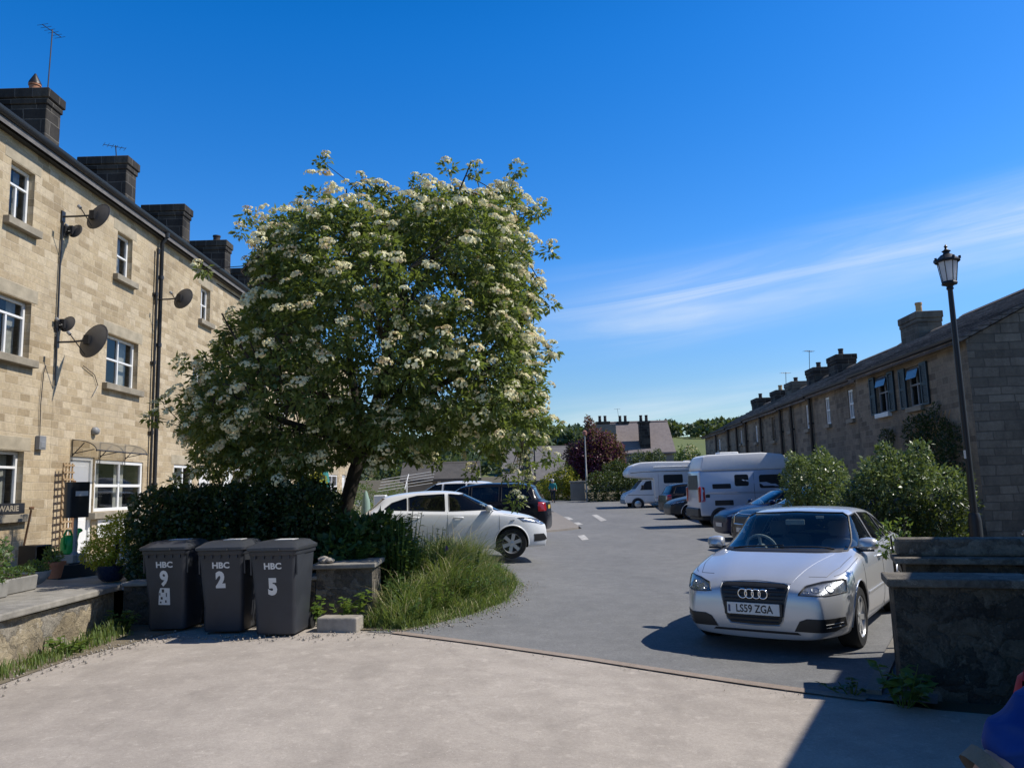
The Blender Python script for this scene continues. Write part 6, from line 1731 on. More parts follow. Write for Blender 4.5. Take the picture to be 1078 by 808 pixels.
gq = decal(bvh, GPS, 'x', 1, .006, .06).build('grille', M['plastic'], suv, smooth=60, fix=False); seam(bvh, GPS + [GPS[0]], 'x', 1, .010, .006).build('chrome_surround', M['chrome'], gq)
hp = bvh.ray_cast(Vector((6, 0, .52)), Vector((-1, 0, 0)))[0]; MB().box((hp.x + .012, 0, .52), (.012, .52, .11)).build('number_plate', M['plate'], suv)
for s_ in (1, -1): decal(bvh, [(s_ * .55, .42), (s_ * .85, .42), (s_ * .85, .58), (s_ * .6, .58)], 'x', 1, .006, .06).build('fog_recess', M['plastic'], suv, smooth=60, fix=False)
DB = dict(DA); DB.update(dark=True)
blu, bvh, f_, r_ = make_car('parked_car', 'dark blue hatchback between the black off-roader and the panel van', (8.05, 23.3, zg(7, 23)), R(184), DB, M['bluecar'])
decal(bvh, [(-.48, .56), (.48, .56), (.50, .74), (-.50, .74)], 'x', 1, .005, .06).build('grille', M['plastic'], blu, smooth=60, fix=False)
hp = bvh.ray_cast(Vector((6, 0, .46)), Vector((-1, 0, 0)))[0]; MB().box((hp.x + .012, 0, .46), (.012, .52, .11)).build('number_plate', M['plate'], blu)
gre, bvh, f_, r_ = make_car('parked_car', 'small dark grey hatchback parked between the panel van and the motorhome', (9.05, 36.4, zg(9, 36)), R(184), DB, M['greycar'])
decal(bvh, [(-.48, .50), (.48, .50), (.50, .70), (-.50, .70)], 'x', 1, .005, .06).build('grille', M['plastic'], gre, smooth=60, fix=False)
drk, bvh, f_, r_ = make_car('parked_car', 'black car with red rear lights backed in beside the motorhome', (10.1, 42.3, zg(9, 42)), R(8), MV, M['blackcar'])
# ---------------------------------------------------------------- panel van and motorhome
def prof_body(profile, W, tumble, m, name, parent, bev=.06, zt=None):
    """side profile extruded across the width, leaning in above the waist, edges rounded"""
    bm = bmesh.new(); n = len(profile)
    def yy(z): return W / 2 - max(0, z - tumble[0]) * tumble[1]
    L_ = [bm.verts.new((x, yy(z), z)) for x, z in profile]; R_ = [bm.verts.new((x, -yy(z), z)) for x, z in profile]
    bm.faces.new(L_[::-1]); bm.faces.new(R_)
    for i in range(n):
        j = (i + 1) % n; bm.faces.new((L_[i], L_[j], R_[j], R_[i]))
    bmesh.ops.recalc_face_normals(bm, faces=bm.faces)
    es = [e for e in bm.edges if abs(e.verts[0].co.y) > .01 and e.calc_face_angle(0) > R(12)]
    bmesh.ops.bevel(bm, geom=es, offset=bev, segments=3, affect='EDGES', profile=.5, clamp_overlap=True)
    me = bpy.data.meshes.new(name); bm.to_mesh(me)
    bvh = BVHTree.FromBMesh(bm); bm.free()
    me.polygons.foreach_set('use_smooth', [True] * len(me.polygons)); me.set_sharp_from_angle(angle=R(40))
    return link_mesh(name, me, [m], parent), bvh
def wheels(t, xs, W, wr):
    for xx in xs:
        for s_ in (1, -1):
            M4 = Matrix.Translation((xx, s_ * (W / 2 - .11), wr)) @ Matrix.Rotation(R(-90) * s_, 4, 'X')
            MB().lathe([(wr + .06, -.1), (wr + .06, .116)], 28, 0, M4).build('wheel_well', M['inner'], t)
            w = MB().lathe([(wr * .62, -.1), (wr * .95, -.1), (wr, -.07), (wr, .08), (wr * .93, .122), (wr * .64, .124)], 28, 0, M4, cap=False).build('wheel', M['rubber'], t, smooth=40)
            MB().lathe([(wr * .64, .118), (wr * .5, .13), (wr * .25, .15), (.002, .15)], 20, 0, M4, cap=False).build('rim', M['alloy'], w, smooth=40)
def panel(bvh, poly, axis, s_, m, name, t, off=.006, step=.3, label=None):
    o = decal(bvh, poly, axis, s_, off, step).build(name, m, t, fix=False)
    if label: o['label'] = label
    return o
def rr2(x0, x1, z0, z1, r=.06, n=4):
    pts = []
    for cx_, cz_, a0 in ((x1 - r, z1 - r, 0), (x0 + r, z1 - r, 90), (x0 + r, z0 + r, 180), (x1 - r, z0 + r, 270)):
        for k in range(n + 1):
            a = R(a0 + 90 * k / n); pts.append((cx_ + r * math.cos(a), cz_ + r * math.sin(a)))
    return pts
M['vanpaint'] = m_paint('silver_blue_van_paint', (.50, .57, .68), .15, .35)
M['gelcoat'] = m_simple('white_gelcoat', (.80, .81, .81), .35, var=.05, spec=.5)
# panel-van camper: nose to the houses, tail to the road (x forward)
van = thing('camper_van', 'silver panel van with white moulded high top, its red tail light towards the road', 'camper van', (9.40, 30.2, zg(9, 30)), R(1))
body, bvh = prof_body([(-2.5, .42), (-2.52, .75), (-2.47, 2.10), (1.05, 2.10), (1.15, 2.02), (1.75, 1.28), (2.35, 1.05), (2.52, .80), (2.52, .40)], 2.03, (1.2, .11), M['vanpaint'], 'body', van, .07)
MB().box((0, 0, .36), (4.9, 1.94, .22)).build('lower_skirt', M['plastic'], van, bevel=.04)
top = MB()
hp_ = [(-2.36, 2.095), (-2.40, 2.18), (-2.28, 2.62), (-2.10, 2.70), (0, 2.74), (.75, 2.66), (1.35, 2.32), (1.42, 2.16), (1.20, 2.095)]
ht, bvt = prof_body(hp_, 1.88, (2.15, .22), M['gelcoat'], 'high_top', van, .06)
MB().box((-1.1, 0, 2.765), (.75, .62, .09)).build('roof_vent', M['gelcoat'], van, bevel=.03)
wheels(van, (1.55, -1.75), 2.02, .34)
for s_ in (1, -1):
    panel(bvh, rr2(-1.15, -.62, 1.50, 1.93, .07), 'y', s_, M['plastic'], 'side_window', van)
    panel(bvh, rr2(-.22, .78, 1.40, 1.90, .09), 'y', s_, M['plastic'], 'side_window', van)
    panel(bvh, rr2(-2.0, -1.3, 1.42, 1.60, .03), 'y', s_, M['plastic'], 'vent_panel', van)
    panel(bvh, rr2(-1.95, -1.25, .80, .99, .03), 'y', s_, M['plastic'], 'vent_panel', van)
    panel(bvh, [(1.02, 1.32), (1.62, 1.32), (1.20, 1.92), (1.02, 1.95)], 'y', s_, M['plastic'], 'cab_window', van)
    for (x0, x1, zz) in ((-2.2, .95, 1.27), (-2.3, 1.0, 1.22)): seam(bvh, [(x0, zz), (x1, zz)], 'y', s_, .008, .001, .3).build('side_moulding', M['greypl'], van)
    seam(bvh, [(-.42, .6), (-.42, 2.0)], 'y', s_, .006, 0, .2).build('door_seam', M['plastic'], van); seam(bvh, [(.92, .6), (.92, 2.0)], 'y', s_, .006, 0, .2).build('door_seam', M['plastic'], van)
    panel(bvh, rr2(-2.49, -2.30, .95, 1.50, .05), 'y', s_, M['redlens'], 'tail_light', van, .012, .2)
    MB().box((-2.49, s_ * .92, 1.22), (.10, .16, .58)).build('tail_light', M['redlens'], van, bevel=.03)
    panel(bvh, rr2(-2.28, -2.12, 1.10, 1.22, .02), 'y', s_, M['plastic'], 'filler_cap', van)
    MB().box((1.45, s_ * 1.18, 1.42), (.16, .20, .32)).build('wing_mirror', M['plastic'], van, bevel=.04, seg=2)
panel(bvh, [(-.75, 1.4), (.75, 1.4), (.70, 1.95), (-.70, 1.95)], 'x', -1, M['plastic'], 'rear_window', van)
MB().box((-2.53, 0, .55), (.12, 1.98, .34)).build('rear_bumper', M['plastic'], van, bevel=.04)
# coach-built motorhome: cab to the left
mh = thing('motorhome', 'white coach-built motorhome with bulging over-cab pod, far end of the parking bays', 'motorhome', (10.05, 50.3, zg(9, 50) - .12), R(180))
cabp = [(1.2, .42), (1.2, 1.9), (1.85, 1.9), (2.45, 1.22), (2.98, 1.02), (3.12, .80), (3.12, .42)]
cab, bvc = prof_body(cabp, 1.98, (1.2, .12), M['gelcoat'], 'cab', mh, .07)
boxp = [(-3.2, .45), (-3.2, 2.72), (-2.9, 2.90), (1.0, 2.98), (2.0, 2.96), (2.55, 2.78), (2.85, 2.45), (2.90, 2.18), (2.72, 2.06), (1.9, 1.95), (1.25, 1.92), (1.22, .45)]
hab, bvb = prof_body(boxp, 2.24, (2.3, .10), M['gelcoat'], 'living_body', mh, .08)
wheels(mh, (2.3, -1.7), 2.06, .34)
for s_ in (1, -1):
    panel(bvc, [(1.36, 1.22), (2.12, 1.22), (1.72, 1.76), (1.36, 1.80)], 'y', s_, M['plastic'], 'cab_window', mh)
    seam(bvc, [(1.25, .9), (2.9, .92)], 'y', s_, .02, .002, .3).build('rubbing_strip', M['greypl'], mh)
    panel(bvb, rr2(-.60, .62, 1.60, 2.14, .08), 'y', s_, M['plastic'], 'side_window', mh)
    panel(bvb, rr2(-2.0, -1.55, 1.75, 2.25, .05), 'y', s_, M['plastic'], 'side_window', mh)
    seam(bvb, [(-3.1, 2.36), (1.9, 2.36), (2.7, 2.30)], 'y', s_, .03, .003, .3).build('body_stripe', M['greypl'], mh)
    seam(bvb, [(-3.1, 2.62), (1.2, 2.62)], 'y', s_, .05, .01, .3).build('awning_case', M['gelcoat'], mh)
    seam(bvb, [(.95, .55), (.95, 2.2)], 'y', s_, .008, 0, .3).build('door_seam', M['greypl'], mh)
    seam(bvb, [(-3.1, .72), (1.2, .72)], 'y', s_, .03, .002, .3).build('body_stripe', M['greypl'], mh)
    panel(bvc, [(s_ * .55, .78), (s_ * .9, .78), (s_ * .9, .98), (s_ * .6, .92)], 'x', 1, M['lamp'], 'headlight', mh)
    MB().box((1.98, s_ * 1.16, 1.38), (.14, .18, .30)).build('wing_mirror', M['plastic'], mh, bevel=.03)
panel(bvc, [(-.82, 1.28), (.82, 1.28), (.76, 1.84), (-.76, 1.84)], 'x', 1, M['plastic'], 'windscreen', mh)
MB().box((3.1, 0, .50), (.14, 1.9, .28)).build('front_bumper', M['greypl'], mh, bevel=.05)
MB().box((-1.2, 0, 2.97), (.5, .5, .10)).build('roof_vent', M['gelcoat'], mh, bevel=.03)
# ---------------------------------------------------------------- street lamp, far end of the street, hills
def m_frost():
    t = NT('frosted_lantern_glass'); d = t.n('ShaderNodeBsdfDiffuse', {'Color': (.85, .88, .92, 1)}); tr = t.n('ShaderNodeBsdfTranslucent', {'Color': (.95, .97, 1.0, 1)}); mx = t.n('ShaderNodeMixShader', {0: .65, 1: d.outputs[0], 2: tr.outputs[0]}); t.t.links.new(mx.outputs[0], t.o.inputs['Surface']); return t.m
lp = thing('street_lamp', 'tall black heritage lamp post with lantern in front of the right-hand gable', 'street lamp', (7.62, 13.0, .05))
MB().lathe([(.13, 0), (.13, .05), (.105, .08), (.10, .95), (.085, 1.05), (.075, 1.08)], 16).build('pedestal', M['cast'], lp, smooth=35)
MB().lathe([(.056, 1.05), (.052, 2.2), (.046, 4.2), (.042, 4.88), (.06, 4.90), (.05, 4.94), (.09, 4.98)], 14).build('column', M['cast'], lp, smooth=35)
MB().box((-.055, -.012, 2.05), (.01, .05, .14)).build('number_label', M['letter'], lp)
ln = MB().lathe([(.125, 4.975), (.13, 5.0), (.115, 5.03)], 8)
for k in range(8):
    a = 2 * math.pi * k / 8
    ln.tube([(.115 * math.cos(a), .115 * math.sin(a), 5.02), (.165 * math.cos(a), .165 * math.sin(a), 5.38)], .007, 5)
ln.lathe([(.19, 5.37), (.205, 5.385), (.20, 5.41), (.15, 5.45), (.10, 5.50), (.055, 5.52), (.05, 5.55), (.075, 5.57), (.03, 5.60), (.018, 5.63), (.032, 5.65), (.001, 5.70)], 16)
for k in range(8):
    a = 2 * math.pi * k / 8; ln.box((.198 * math.cos(a), .198 * math.sin(a), 5.425), (.03, .03, .05))
lt = ln.build('lantern', M['cast'], lp, smooth=35)
MB().lathe([(.105, 5.02), (.155, 5.375)], 8, 0, None, False).build('lantern_glass', m_frost(), lt, fix=False)
MB().lathe([(.05, 5.02), (.062, 5.12), (.062, 5.24), (.02, 5.28)], 12).build('lamp_bulb', M['white'], lt, smooth=50)

def simple_house(name, label, loc, rz, W, D, ze, zr, wallm, roofm, stacks=(), wins=(), group=None, hip=False, kids=True):
    t = thing(name, label, 'house', loc, rz, group)
    mb = MB(); b = -3
    mb.add([(0, 0, b), (W, 0, b), (W, 0, ze), (0, 0, ze), (0, D, b), (W, D, b), (W, D, ze), (0, D, ze), (0, D / 2, zr), (W, D / 2, zr)], [(0, 1, 2, 3), (5, 4, 7, 6), (1, 5, 6, 9, 2), (4, 0, 3, 8, 7)])
    mb.build('wall', wallm, t, fix=False)
    if kids: pitched_roof(t, W, D, ze, zr, .3, roofm, 1, .12, (.2, .2))
    else: pitched_roof(t, W, D, ze, zr, .3, roofm, 1, .12, (.2, .2))
    for (u, d, w, dd_, zt, n) in stacks:
        mb = MB().box((u, d, (ze + zt) / 2), (w, dd_, zt - ze)); mb.box((u, d, zt - .1), (w + .16, dd_ + .16, .2))
        ch = mb.build('chimney', M['chim'], t)
        for k in range(n): MB().lathe([(.16, zt), (.14, zt + .5), (.16, zt + .52), (.16, zt + .62)], 10, 0, Matrix.Translation((u + (k - (n - 1) / 2) * .55, d, 0))).build('chimney_pot', M['potdark'], ch, smooth=40)
    for (u0, u1, z0, z1) in wins:
        w = MB().box(((u0 + u1) / 2, -.02, (z0 + z1) / 2), (u1 - u0, .08, z1 - z0)).build('window', M['white'], t)
        MB().box(((u0 + u1) / 2, -.065, (z0 + z1) / 2), (u1 - u0 - .18, .02, z1 - z0 - .18)).build('pane', M['roomdark'], w)
    return t
M['darkslate'] = m_roof('dark_slate_roof', (.05,.048,.045), (.085,.08,.075), (.12,.112,.10))
# the slate-roofed house behind the plum tree
fh = simple_house('slate_house', 'grey slate-roofed house behind the purple tree with a tall stack of twin pots', (10.2, 76.5, 0), 0, 5.6, 6.6, 4.9, 8.0, M['farstone'], M['slatepink'], [(2.9, .6, 1.0, .9, 7.9, 2), (1.2, 3.4, 1.1, .8, 8.15, 2), (-.9, 3.4, 1.3, .8, 8.2, 2)], [(1.4, 2.2, 3.2, 4.5), (4.3, 5.0, 2.6, 3.6)])
MB().box((-.9, 3.3, 3.9), (1.9, 6.0, 7.6)).build('side_wing', M['farstone'], fh)
aerial((10.9, 78.5, 7.8), 1.6, 'thin aerial above the slate-roofed house behind the purple tree', R(0), -.2)
# big pale roofed building at the left of the street end
simple_house('pale_roofed_building', 'long pale-roofed building at the street end, behind the person walking', (-1.2, 84, 0), 0, 7.4, 16, 2.4, 6.3, M['farstone'], M['slate'], [(2.5, 2.4, .7, .6, 6.3, 0)])
simple_house('garage_building', 'low stone outbuilding with pale door posts beyond the black people carrier', (-6.3, 44, 0), R(4), 4.2, 4, 2.35, 3.2, M['farstone'], M['darkslate'], [], [(1.9, 2.1, .7, 2.2), (3.3, 3.5, .7, 2.2)])
for i, (x, y, z, w, rz, lab) in enumerate([(19, 250, 11, 9, .3, 'pinkish-walled far house on the hillside, left one of the pair above the pale roof'), (30, 260, 10.0, 11, -.25, 'far house on the hillside just left of the purple tree top'), (12, 240, 10.5, 8, .1, 'small far house with grey roof low on the hillside')]):
    t = simple_house('hillside_house', lab, (x - 8, y, z - 2.2), rz, w, 7, 3.0, 5.4, m_simple('far_render_%d' % i, (.42, .33, .27), .9), M['slatepink'], [(1.2, 3.5, .8, .8, 6.2, 1)], [(1.5, 2.6, 1.2, 2.4), (5, 6.1, 1.2, 2.4)], 'houses on the far hillside')
# poles
pl_ = thing('lamp_column', 'slim pale street lamp column with a rusty top, by the stone gate pier', 'street lamp', (5.42, 58.6, zg(5.4, 58.6)))
MB().lathe([(.075, 0), (.07, 2.4), (.055, 2.42), (.045, 5.0)], 10).build('column', m_simple('pale_grey_column', (.34, .33, .31), .6), pl_, smooth=40)
MB().lathe([(.05, 4.95), (.16, 5.0), (.17, 5.25), (.06, 5.35), (.01, 5.36)], 12).build('lamp_head', m_simple('rusty_lamp_head', (.30, .13, .10), .7), pl_, smooth=40)
def pole(x, y, h, r, label, m=None):
    tag(MB().lathe([(r, 0), (r * .8, h)], 10).build('street_pole', m or M['black'], None, (x, y, zg(x, y)), smooth=40), label, 'pole')
pole(1.35, 80, 6.2, .36, 'thick dark pole in front of the pale roof at the street end')
pole(2.15, 82, 6.3, .09, 'thin dark pole just right of the thick one at the street end')
# hedges, plum tree and garden pier
def tree_thing(name, label, lumps, n, ls, m, base, trunk_h, trunk_r, cat='tree', group=None):
    t = thing(name, label, cat, base, 0, group)
    P, d = lump_points(lumps, n, .25, .5)
    D = d * .6 + rng.normal(size=(n, 3)) * .8; N = d * .5 + rng.normal(size=(n, 3)) * .6; N[:, 2] += .5
    V = leaf_verts(P, D, N, ls * (.6 + .8 * rng.random(n)), ls * .55 * (.6 + .8 * rng.random(n))) - np.array(base)
    np_mesh('crown', V, quads(n), m, t)
    st = MB(); b = Vector(base)
    st.tube([(0, 0, -.1), (.03, 0, trunk_h * .5), (0, 0, trunk_h)], [trunk_r, trunk_r * .8, trunk_r * .6], 8)
    for l in lumps[:6]: st.tube([Vector((0, 0, trunk_h * .8)), (Vector((0, 0, trunk_h)) + Vector(l[:3]) - b) / 2 + Vector((0, 0, .1)), Vector(l[:3]) - b], [trunk_r * .5, trunk_r * .3, .02], 6)
    st.build('trunk', M['bark'], t, smooth=50)
    return t
tree_thing('plum_tree', 'dark purple-leaved tree at the end of the street', [(6.6, 63, 3.9, 1.5, 1.5, 1.5), (5.6, 63, 4.3, 1.1, 1.2, 1.2), (7.7, 63, 4.3, 1.1, 1.2, 1.1), (6.6, 63, 5.4, 1.0, 1.0, .9), (6.3, 63, 6.3, .45, .5, .7), (7.6, 63, 5.4, .7, .8, .6), (5.2, 63, 3.2, .9, 1, 1.0), (8.1, 63, 3.6, .8, .9, .8), (6.5, 63, 2.6, 1.3, 1.2, .9), (6.1, 63, 6.9, .25, .3, .45), (5.0, 63, 4.0, .9, 1, 1.0), (8.4, 63, 4.4, .7, .9, .8)], 15000, .21, M['leaf_plum'], (6.5, 63, zg(6.5, 63)), 2.0, .16)
shrub('lime_hedge', 'tall yellow-green topped hedge beside the person walking', 'hedge', [(3.3, 62, 1.6, 1.2, .9, 1.3), (4.1, 62, 2.2, .9, .9, 1.2), (2.5, 62, 1.3, .9, .9, 1.0), (4.5, 62, 1.6, .6, .8, 1.2)], 6500, .15, .09, M['leaf_lime'], (3.4, 62, zg(3.4, 62)), 3)
shrub('clipped_hedge', 'long dark clipped hedge behind the motorhome nose', 'hedge', boxlumps(5.6, 13.0, 57.6, 58.8, .4, 2.55, 1.1), 9000, .15, .09, M['leaf_yew'], (9, 58.2, zg(9, 58)), 3)
shrub('domed_hedge', 'rounded dark bush standing above the clipped hedge, right of the purple tree', 'bush', [(7.9, 60.5, 2.6, 1.1, 1.0, 1.0), (8.9, 60.8, 2.4, .9, .9, .9)], 4000, .15, .09, M['leaf_yew'], (8.2, 60.6, zg(8, 60)), 3)
shrub('elder_bush', 'pale-flowered elder bush rising behind the motorhome roof', 'bush', [(12.3, 54.8, 3.2, .9, .9, 1.1), (12.9, 55, 2.5, 1.0, 1.0, 1.2), (11.8, 55, 2.4, .8, .8, .9)], 4200, .16, .09, M['leaf_shrub'], (12.4, 55, zg(12, 55)), 3, flower=(60, .11, M['blossom']))
shrub('garden_shrub', 'light green shrub below the slate house gable', 'bush', [(11.2, 68, 3.2, 1.3, 1.0, 1.3), (12.5, 68, 3.4, .9, .9, 1.2)], 3500, .18, .1, M['leaf_far'], (11.6, 68, zg(11, 68)), 3)
gp = thing('gate_pier', 'pale stone gate pier at the foot of the purple tree', 'gate pier', (4.85, 60.2, zg(4.8, 60)), 0)
MB().box((0, 0, .65), (1.1, .6, 1.5)).build('pier', M['farstone'], gp, bevel=.03); MB().box((0, 0, 1.45), (1.25, .75, .12)).build('cap_stone', M['coping'], gp, bevel=.02)
solid_wall('stone_wall', 'low stone wall under the pale-roofed building at the street end', 'wall', (-8, 66, zg(0, 66) - .1), 0, 10.2, .4, .8, M['farstone'], M['coping'], .08, .05, None, 4)
# front gardens beyond the tree, glimpsed under its branches
tag(MB().lathe([(.04, -1.3), (.04, .0), (.22, .02), (.16, .45), (.05, .95), (.01, 1.0)], 10).build('closed_parasol', m_simple('teal_cloth', (.02, .20, .19), .8, var=.2), None, (-5.1, 20.5, 1.9), smooth=50), 'closed teal parasol glimpsed left of the tree trunk', 'parasol')
tag(MB().lathe([(.025, -.6), (.025, .0), (.13, .02), (.10, .38), (.04, .6), (.01, .64)], 10).build('closed_parasol', m_simple('pale_green_cloth', (.24, .34, .28), .8, var=.2), None, (-3.75, 19.5, 1.15), smooth=50), 'pale green closed parasol right of the tree trunk', 'parasol')
for i, (x, y, c, lab) in enumerate([(-4.0, 24.5, (.45, .05, .05), 'bed of red flowers behind the white car roof'), (-3.4, 27, (.35, .10, .30), 'pink flowering plant left of the white car beyond')]):
    shrub('flower_bed', lab, 'flowers', [(x, y, 1.2, .6, .4, .3), (x + .6, y, 1.15, .4, .3, .25)], 900, .10, .05, M['leaf_fresh'], (x, y, .5), 2, flower=(40, .07, m_simple('petal_%d' % i, c, .8)))
ap = thing('rotary_clothes_line', 'white folding clothes airer in the front gardens above the white car', 'clothes airer', (-3.6, 25.8, .6))
mb = MB().tube([(0, 0, 0), (0, 0, 1.5)], .03, 6)
for k in range(5): mb.tube([(-.9, .22 * k - .4, 1.15 + .10 * k), (.9, .22 * k - .4, 1.38 + .10 * k)], .010, 5)
mb.tube([(0, -.45, 1.2), (0, .5, 1.7)], .014, 5)
mb.build('frame', M['white'], ap)
tag(MB().box((0, 0, .55), (.35, .35, 1.1)).build('white_post', M['white'], None, (-3.9, 22.5, .55), bevel=.02), 'square white post in the gardens beyond the white car', 'post')
for i, y in enumerate((26.0, 33.5, 41.0)):
    shrub('front_garden_bush', ['green bush against the terrace, glimpsed under the tree crown', 'second green bush along the terrace fronts', 'farthest green bush along the terrace fronts'][i], 'bush', [(-7.6 + .4 * i, y, 1.2, .8, .9, .7), (-7.2 + .4 * i, y + 1, 1.4, .6, .7, .8)], 2600, .09, .05, M['leaf_shrub'], (-7.5 + .4 * i, y, .6), 3)
# person walking
def skin_figure(name, joints, edges, m, parent, levels=2):
    me = bpy.data.meshes.new(name); me.from_pydata([j[0] for j in joints], edges, [])
    ob = bpy.data.objects.new(name, me); COL.objects.link(ob)
    sk = ob.modifiers.new('skin', 'SKIN'); sk.use_smooth_shade = True
    for v, j in zip(me.skin_vertices[0].data, joints): v.radius = j[1] if isinstance(j[1], tuple) else (j[1], j[1])
    me.skin_vertices[0].data[0].use_root = True
    ss = ob.modifiers.new('sub', 'SUBSURF'); ss.levels = levels; ss.render_levels = levels
    dg = bpy.context.evaluated_depsgraph_get(); dg.update()
    m2 = bpy.data.meshes.new_from_object(ob.evaluated_get(dg)); bpy.data.objects.remove(ob)
    m2.polygons.foreach_set('use_smooth', [True] * len(m2.polygons))
    m2.materials.clear()
    return link_mesh(name, m2, [m], parent)
M['skin'] = m_simple('skin', (.50, .30, .22), .55, var=.08)
pw_ = thing('person', 'person in a teal jacket and dark trousers walking at the street end', 'person', (2.85, 58.6, zg(2.85, 58.6)), R(-8))
body = [((0, 0, .92), .13), ((0, 0, 1.12), .135), ((0, 0, 1.32), .15), ((0, 0, 1.43), .09), ((0, -.01, 1.50), .055), ((0, -.03, 1.60), .095), ((0, -.03, 1.68), .08),
        ((.17, 0, 1.38), .06), ((.24, .06, 1.12), .05), ((.25, -.04, .90), .038), ((.25, -.06, .82), .035), ((-.17, 0, 1.38), .06), ((-.24, -.04, 1.12), .05), ((-.25, -.14, .92), .038), ((-.25, -.17, .84), .035),
        ((.09, 0, .86), .09), ((.10, -.14, .48), .062), ((.10, -.10, .10), .045), ((.10, -.24, .05), .04), ((-.09, 0, .86), .09), ((-.10, .10, .48), .062), ((-.10, .30, .14), .045), ((-.10, .22, .05), .04)]
skin_figure('body', body, [(0, 1), (1, 2), (2, 3), (3, 4), (4, 5), (5, 6), (2, 7), (7, 8), (8, 9), (9, 10), (2, 11), (11, 12), (12, 13), (13, 14), (0, 15), (15, 16), (16, 17), (17, 18), (0, 19), (19, 20), (20, 21), (21, 22)], M['skin'], pw_, 1)
jk = [((0, 0, .88), (.165, .15)), ((0, 0, 1.1), (.16, .15)), ((0, 0, 1.32), (.175, .16)), ((0, 0, 1.43), .10), ((.18, 0, 1.38), .08), ((.25, .06, 1.12), .068), ((.26, -.03, .93), .055), ((-.18, 0, 1.38), .08), ((-.25, -.04, 1.12), .068), ((-.26, -.13, .95), .055)]
skin_figure('jacket', jk, [(0, 1), (1, 2), (2, 3), (2, 4), (4, 5), (5, 6), (2, 7), (7, 8), (8, 9)], m_simple('teal_jacket', (.012, .20, .20), .7), pw_, 1)
tj = [((0, 0, .92), .15), ((.09, 0, .84), .11), ((.10, -.14, .48), .08), ((.10, -.11, .12), .065), ((-.09, 0, .84), .11), ((-.10, .10, .48), .08), ((-.10, .28, .17), .065)]
skin_figure('trousers', tj, [(0, 1), (1, 2), (2, 3), (0, 4), (4, 5), (5, 6)], m_simple('dark_trousers', (.02, .022, .03), .8), pw_, 1)
for s_, (yy, zz) in ((1, (-.18, .05)), (-1, (.27, .07))): MB().box((s_ * .10, yy, zz), (.10, .27, .10), taper=.8).build('shoe', M['black'], pw_, bevel=.03, seg=2)
hr = MB(); hr.lathe([(.02, 1.76), (.08, 1.745), (.112, 1.69), (.115, 1.63), (.10, 1.57)], 12, 0, Matrix.Translation((0, .0, 0))); hr.build('hair', m_simple('white_hair', (.55, .54, .52), .8), pw_, smooth=60)

# hills with woods on top
def hill(name, x0, x1, y0, y1, hfun, m, nx_=60, ny_=14):
    vs = []; fs = []
    for j in range(ny_ + 1):
        for i in range(nx_ + 1):
            x = x0 + (x1 - x0) * i / nx_; f = j / ny_; y = y0 + (y1 - y0) * f
            vs.append((x, y, 2.0 + hfun(x) * smst(f) + 2.5 * mnoise.noise((x * .012, y * .012, 0)) * f))
    for j in range(ny_):
        for i in range(nx_): a = j * (nx_ + 1) + i; fs.append((a, a + 1, a + nx_ + 2, a + nx_ + 1))
    o = np_mesh(name, vs, fs, [m], smooth=True); o['kind'] = 'structure'; return o
hill('hill', -900, 1100, 150, 430, lambda x: 21.5 + 2.5 * math.sin(x * .011), M['meadow'])
def hz(x, y):
    f = (y - 150) / 280
    return 2.0 + (21.5 + 2.5 * math.sin(x * .011)) * smst(f)
def wood(name, label, n, region, s, m, card=1.0):
    """a far-off wood that reads as one mass: many small crowns in one object"""
    P = []; Rr = []
    for i in range(n):
        x, y = region(); P.append((x, y, hz(x, y) + s * .55)); Rr.append(s * rng.uniform(.6, 1.15))
    P = np.array(P); Rr = np.array(Rr); per = 90; N_ = n * per
    d = unit(rng.normal(size=(N_, 3))); d[:, 2] = np.where(d[:, 2] < -.3, -d[:, 2], d[:, 2])
    Q = np.repeat(P, per, 0) + d * np.repeat(Rr, per)[:, None] * rng.uniform(.6, 1.05, (N_, 1)) * np.array([1, 1, .95])
    L = np.repeat(Rr, per) * .55
    V = leaf_verts(Q, d + rng.normal(size=d.shape) * .8, d + rng.normal(size=d.shape) * .4, L, L * .7)
    o = np_mesh(name, V, quads(N_), m); return tag(o, label, 'woodland', None, 'stuff')
wood('woodland', 'distant woodland along the skyline at the left of the hill', 420, lambda: (rng.uniform(-160, 42), rng.uniform(300, 432)), 4.6, M['leaf_far'])
wood('woodland', 'distant trees along the top edge of the sloping meadow at the right', 150, lambda: (rng.uniform(75, 200), rng.uniform(355, 432)), 4.8, M['leaf_far'])
wood('woodland', 'wooded lower slope behind the purple tree and pale-roofed building', 150, lambda: (rng.uniform(-60, 40), rng.uniform(180, 300)), 3.4, M['leaf_far'])
for i, (x, y, h) in enumerate([(78, 425, 8), (87, 428, 7)]):
    b = (x, y, hz(x, y) - .5)
    tree_thing('skyline_tree', ['lone round tree on the skyline right of the slate house', 'thin bare-looking tree on the skyline beside the lone round one'][i], [(x, y, b[2] + h * .6, 3.4 - 1.6 * i, 3, 2.8)], 500 - 300 * i, 1.3, M['leaf_far'], b, h * .5, .35)
# ---------------------------------------------------------------- someone just at the right edge of the frame
M['bluecloth'] = m_simple('royal_blue_cloth', (.008, .042, .20), .75, var=.25, scale=9, bump=.15, spec=.2)
M['redcloth'] = m_simple('red_cloth', (.32, .012, .02), .75, var=.2, scale=9, bump=.15)
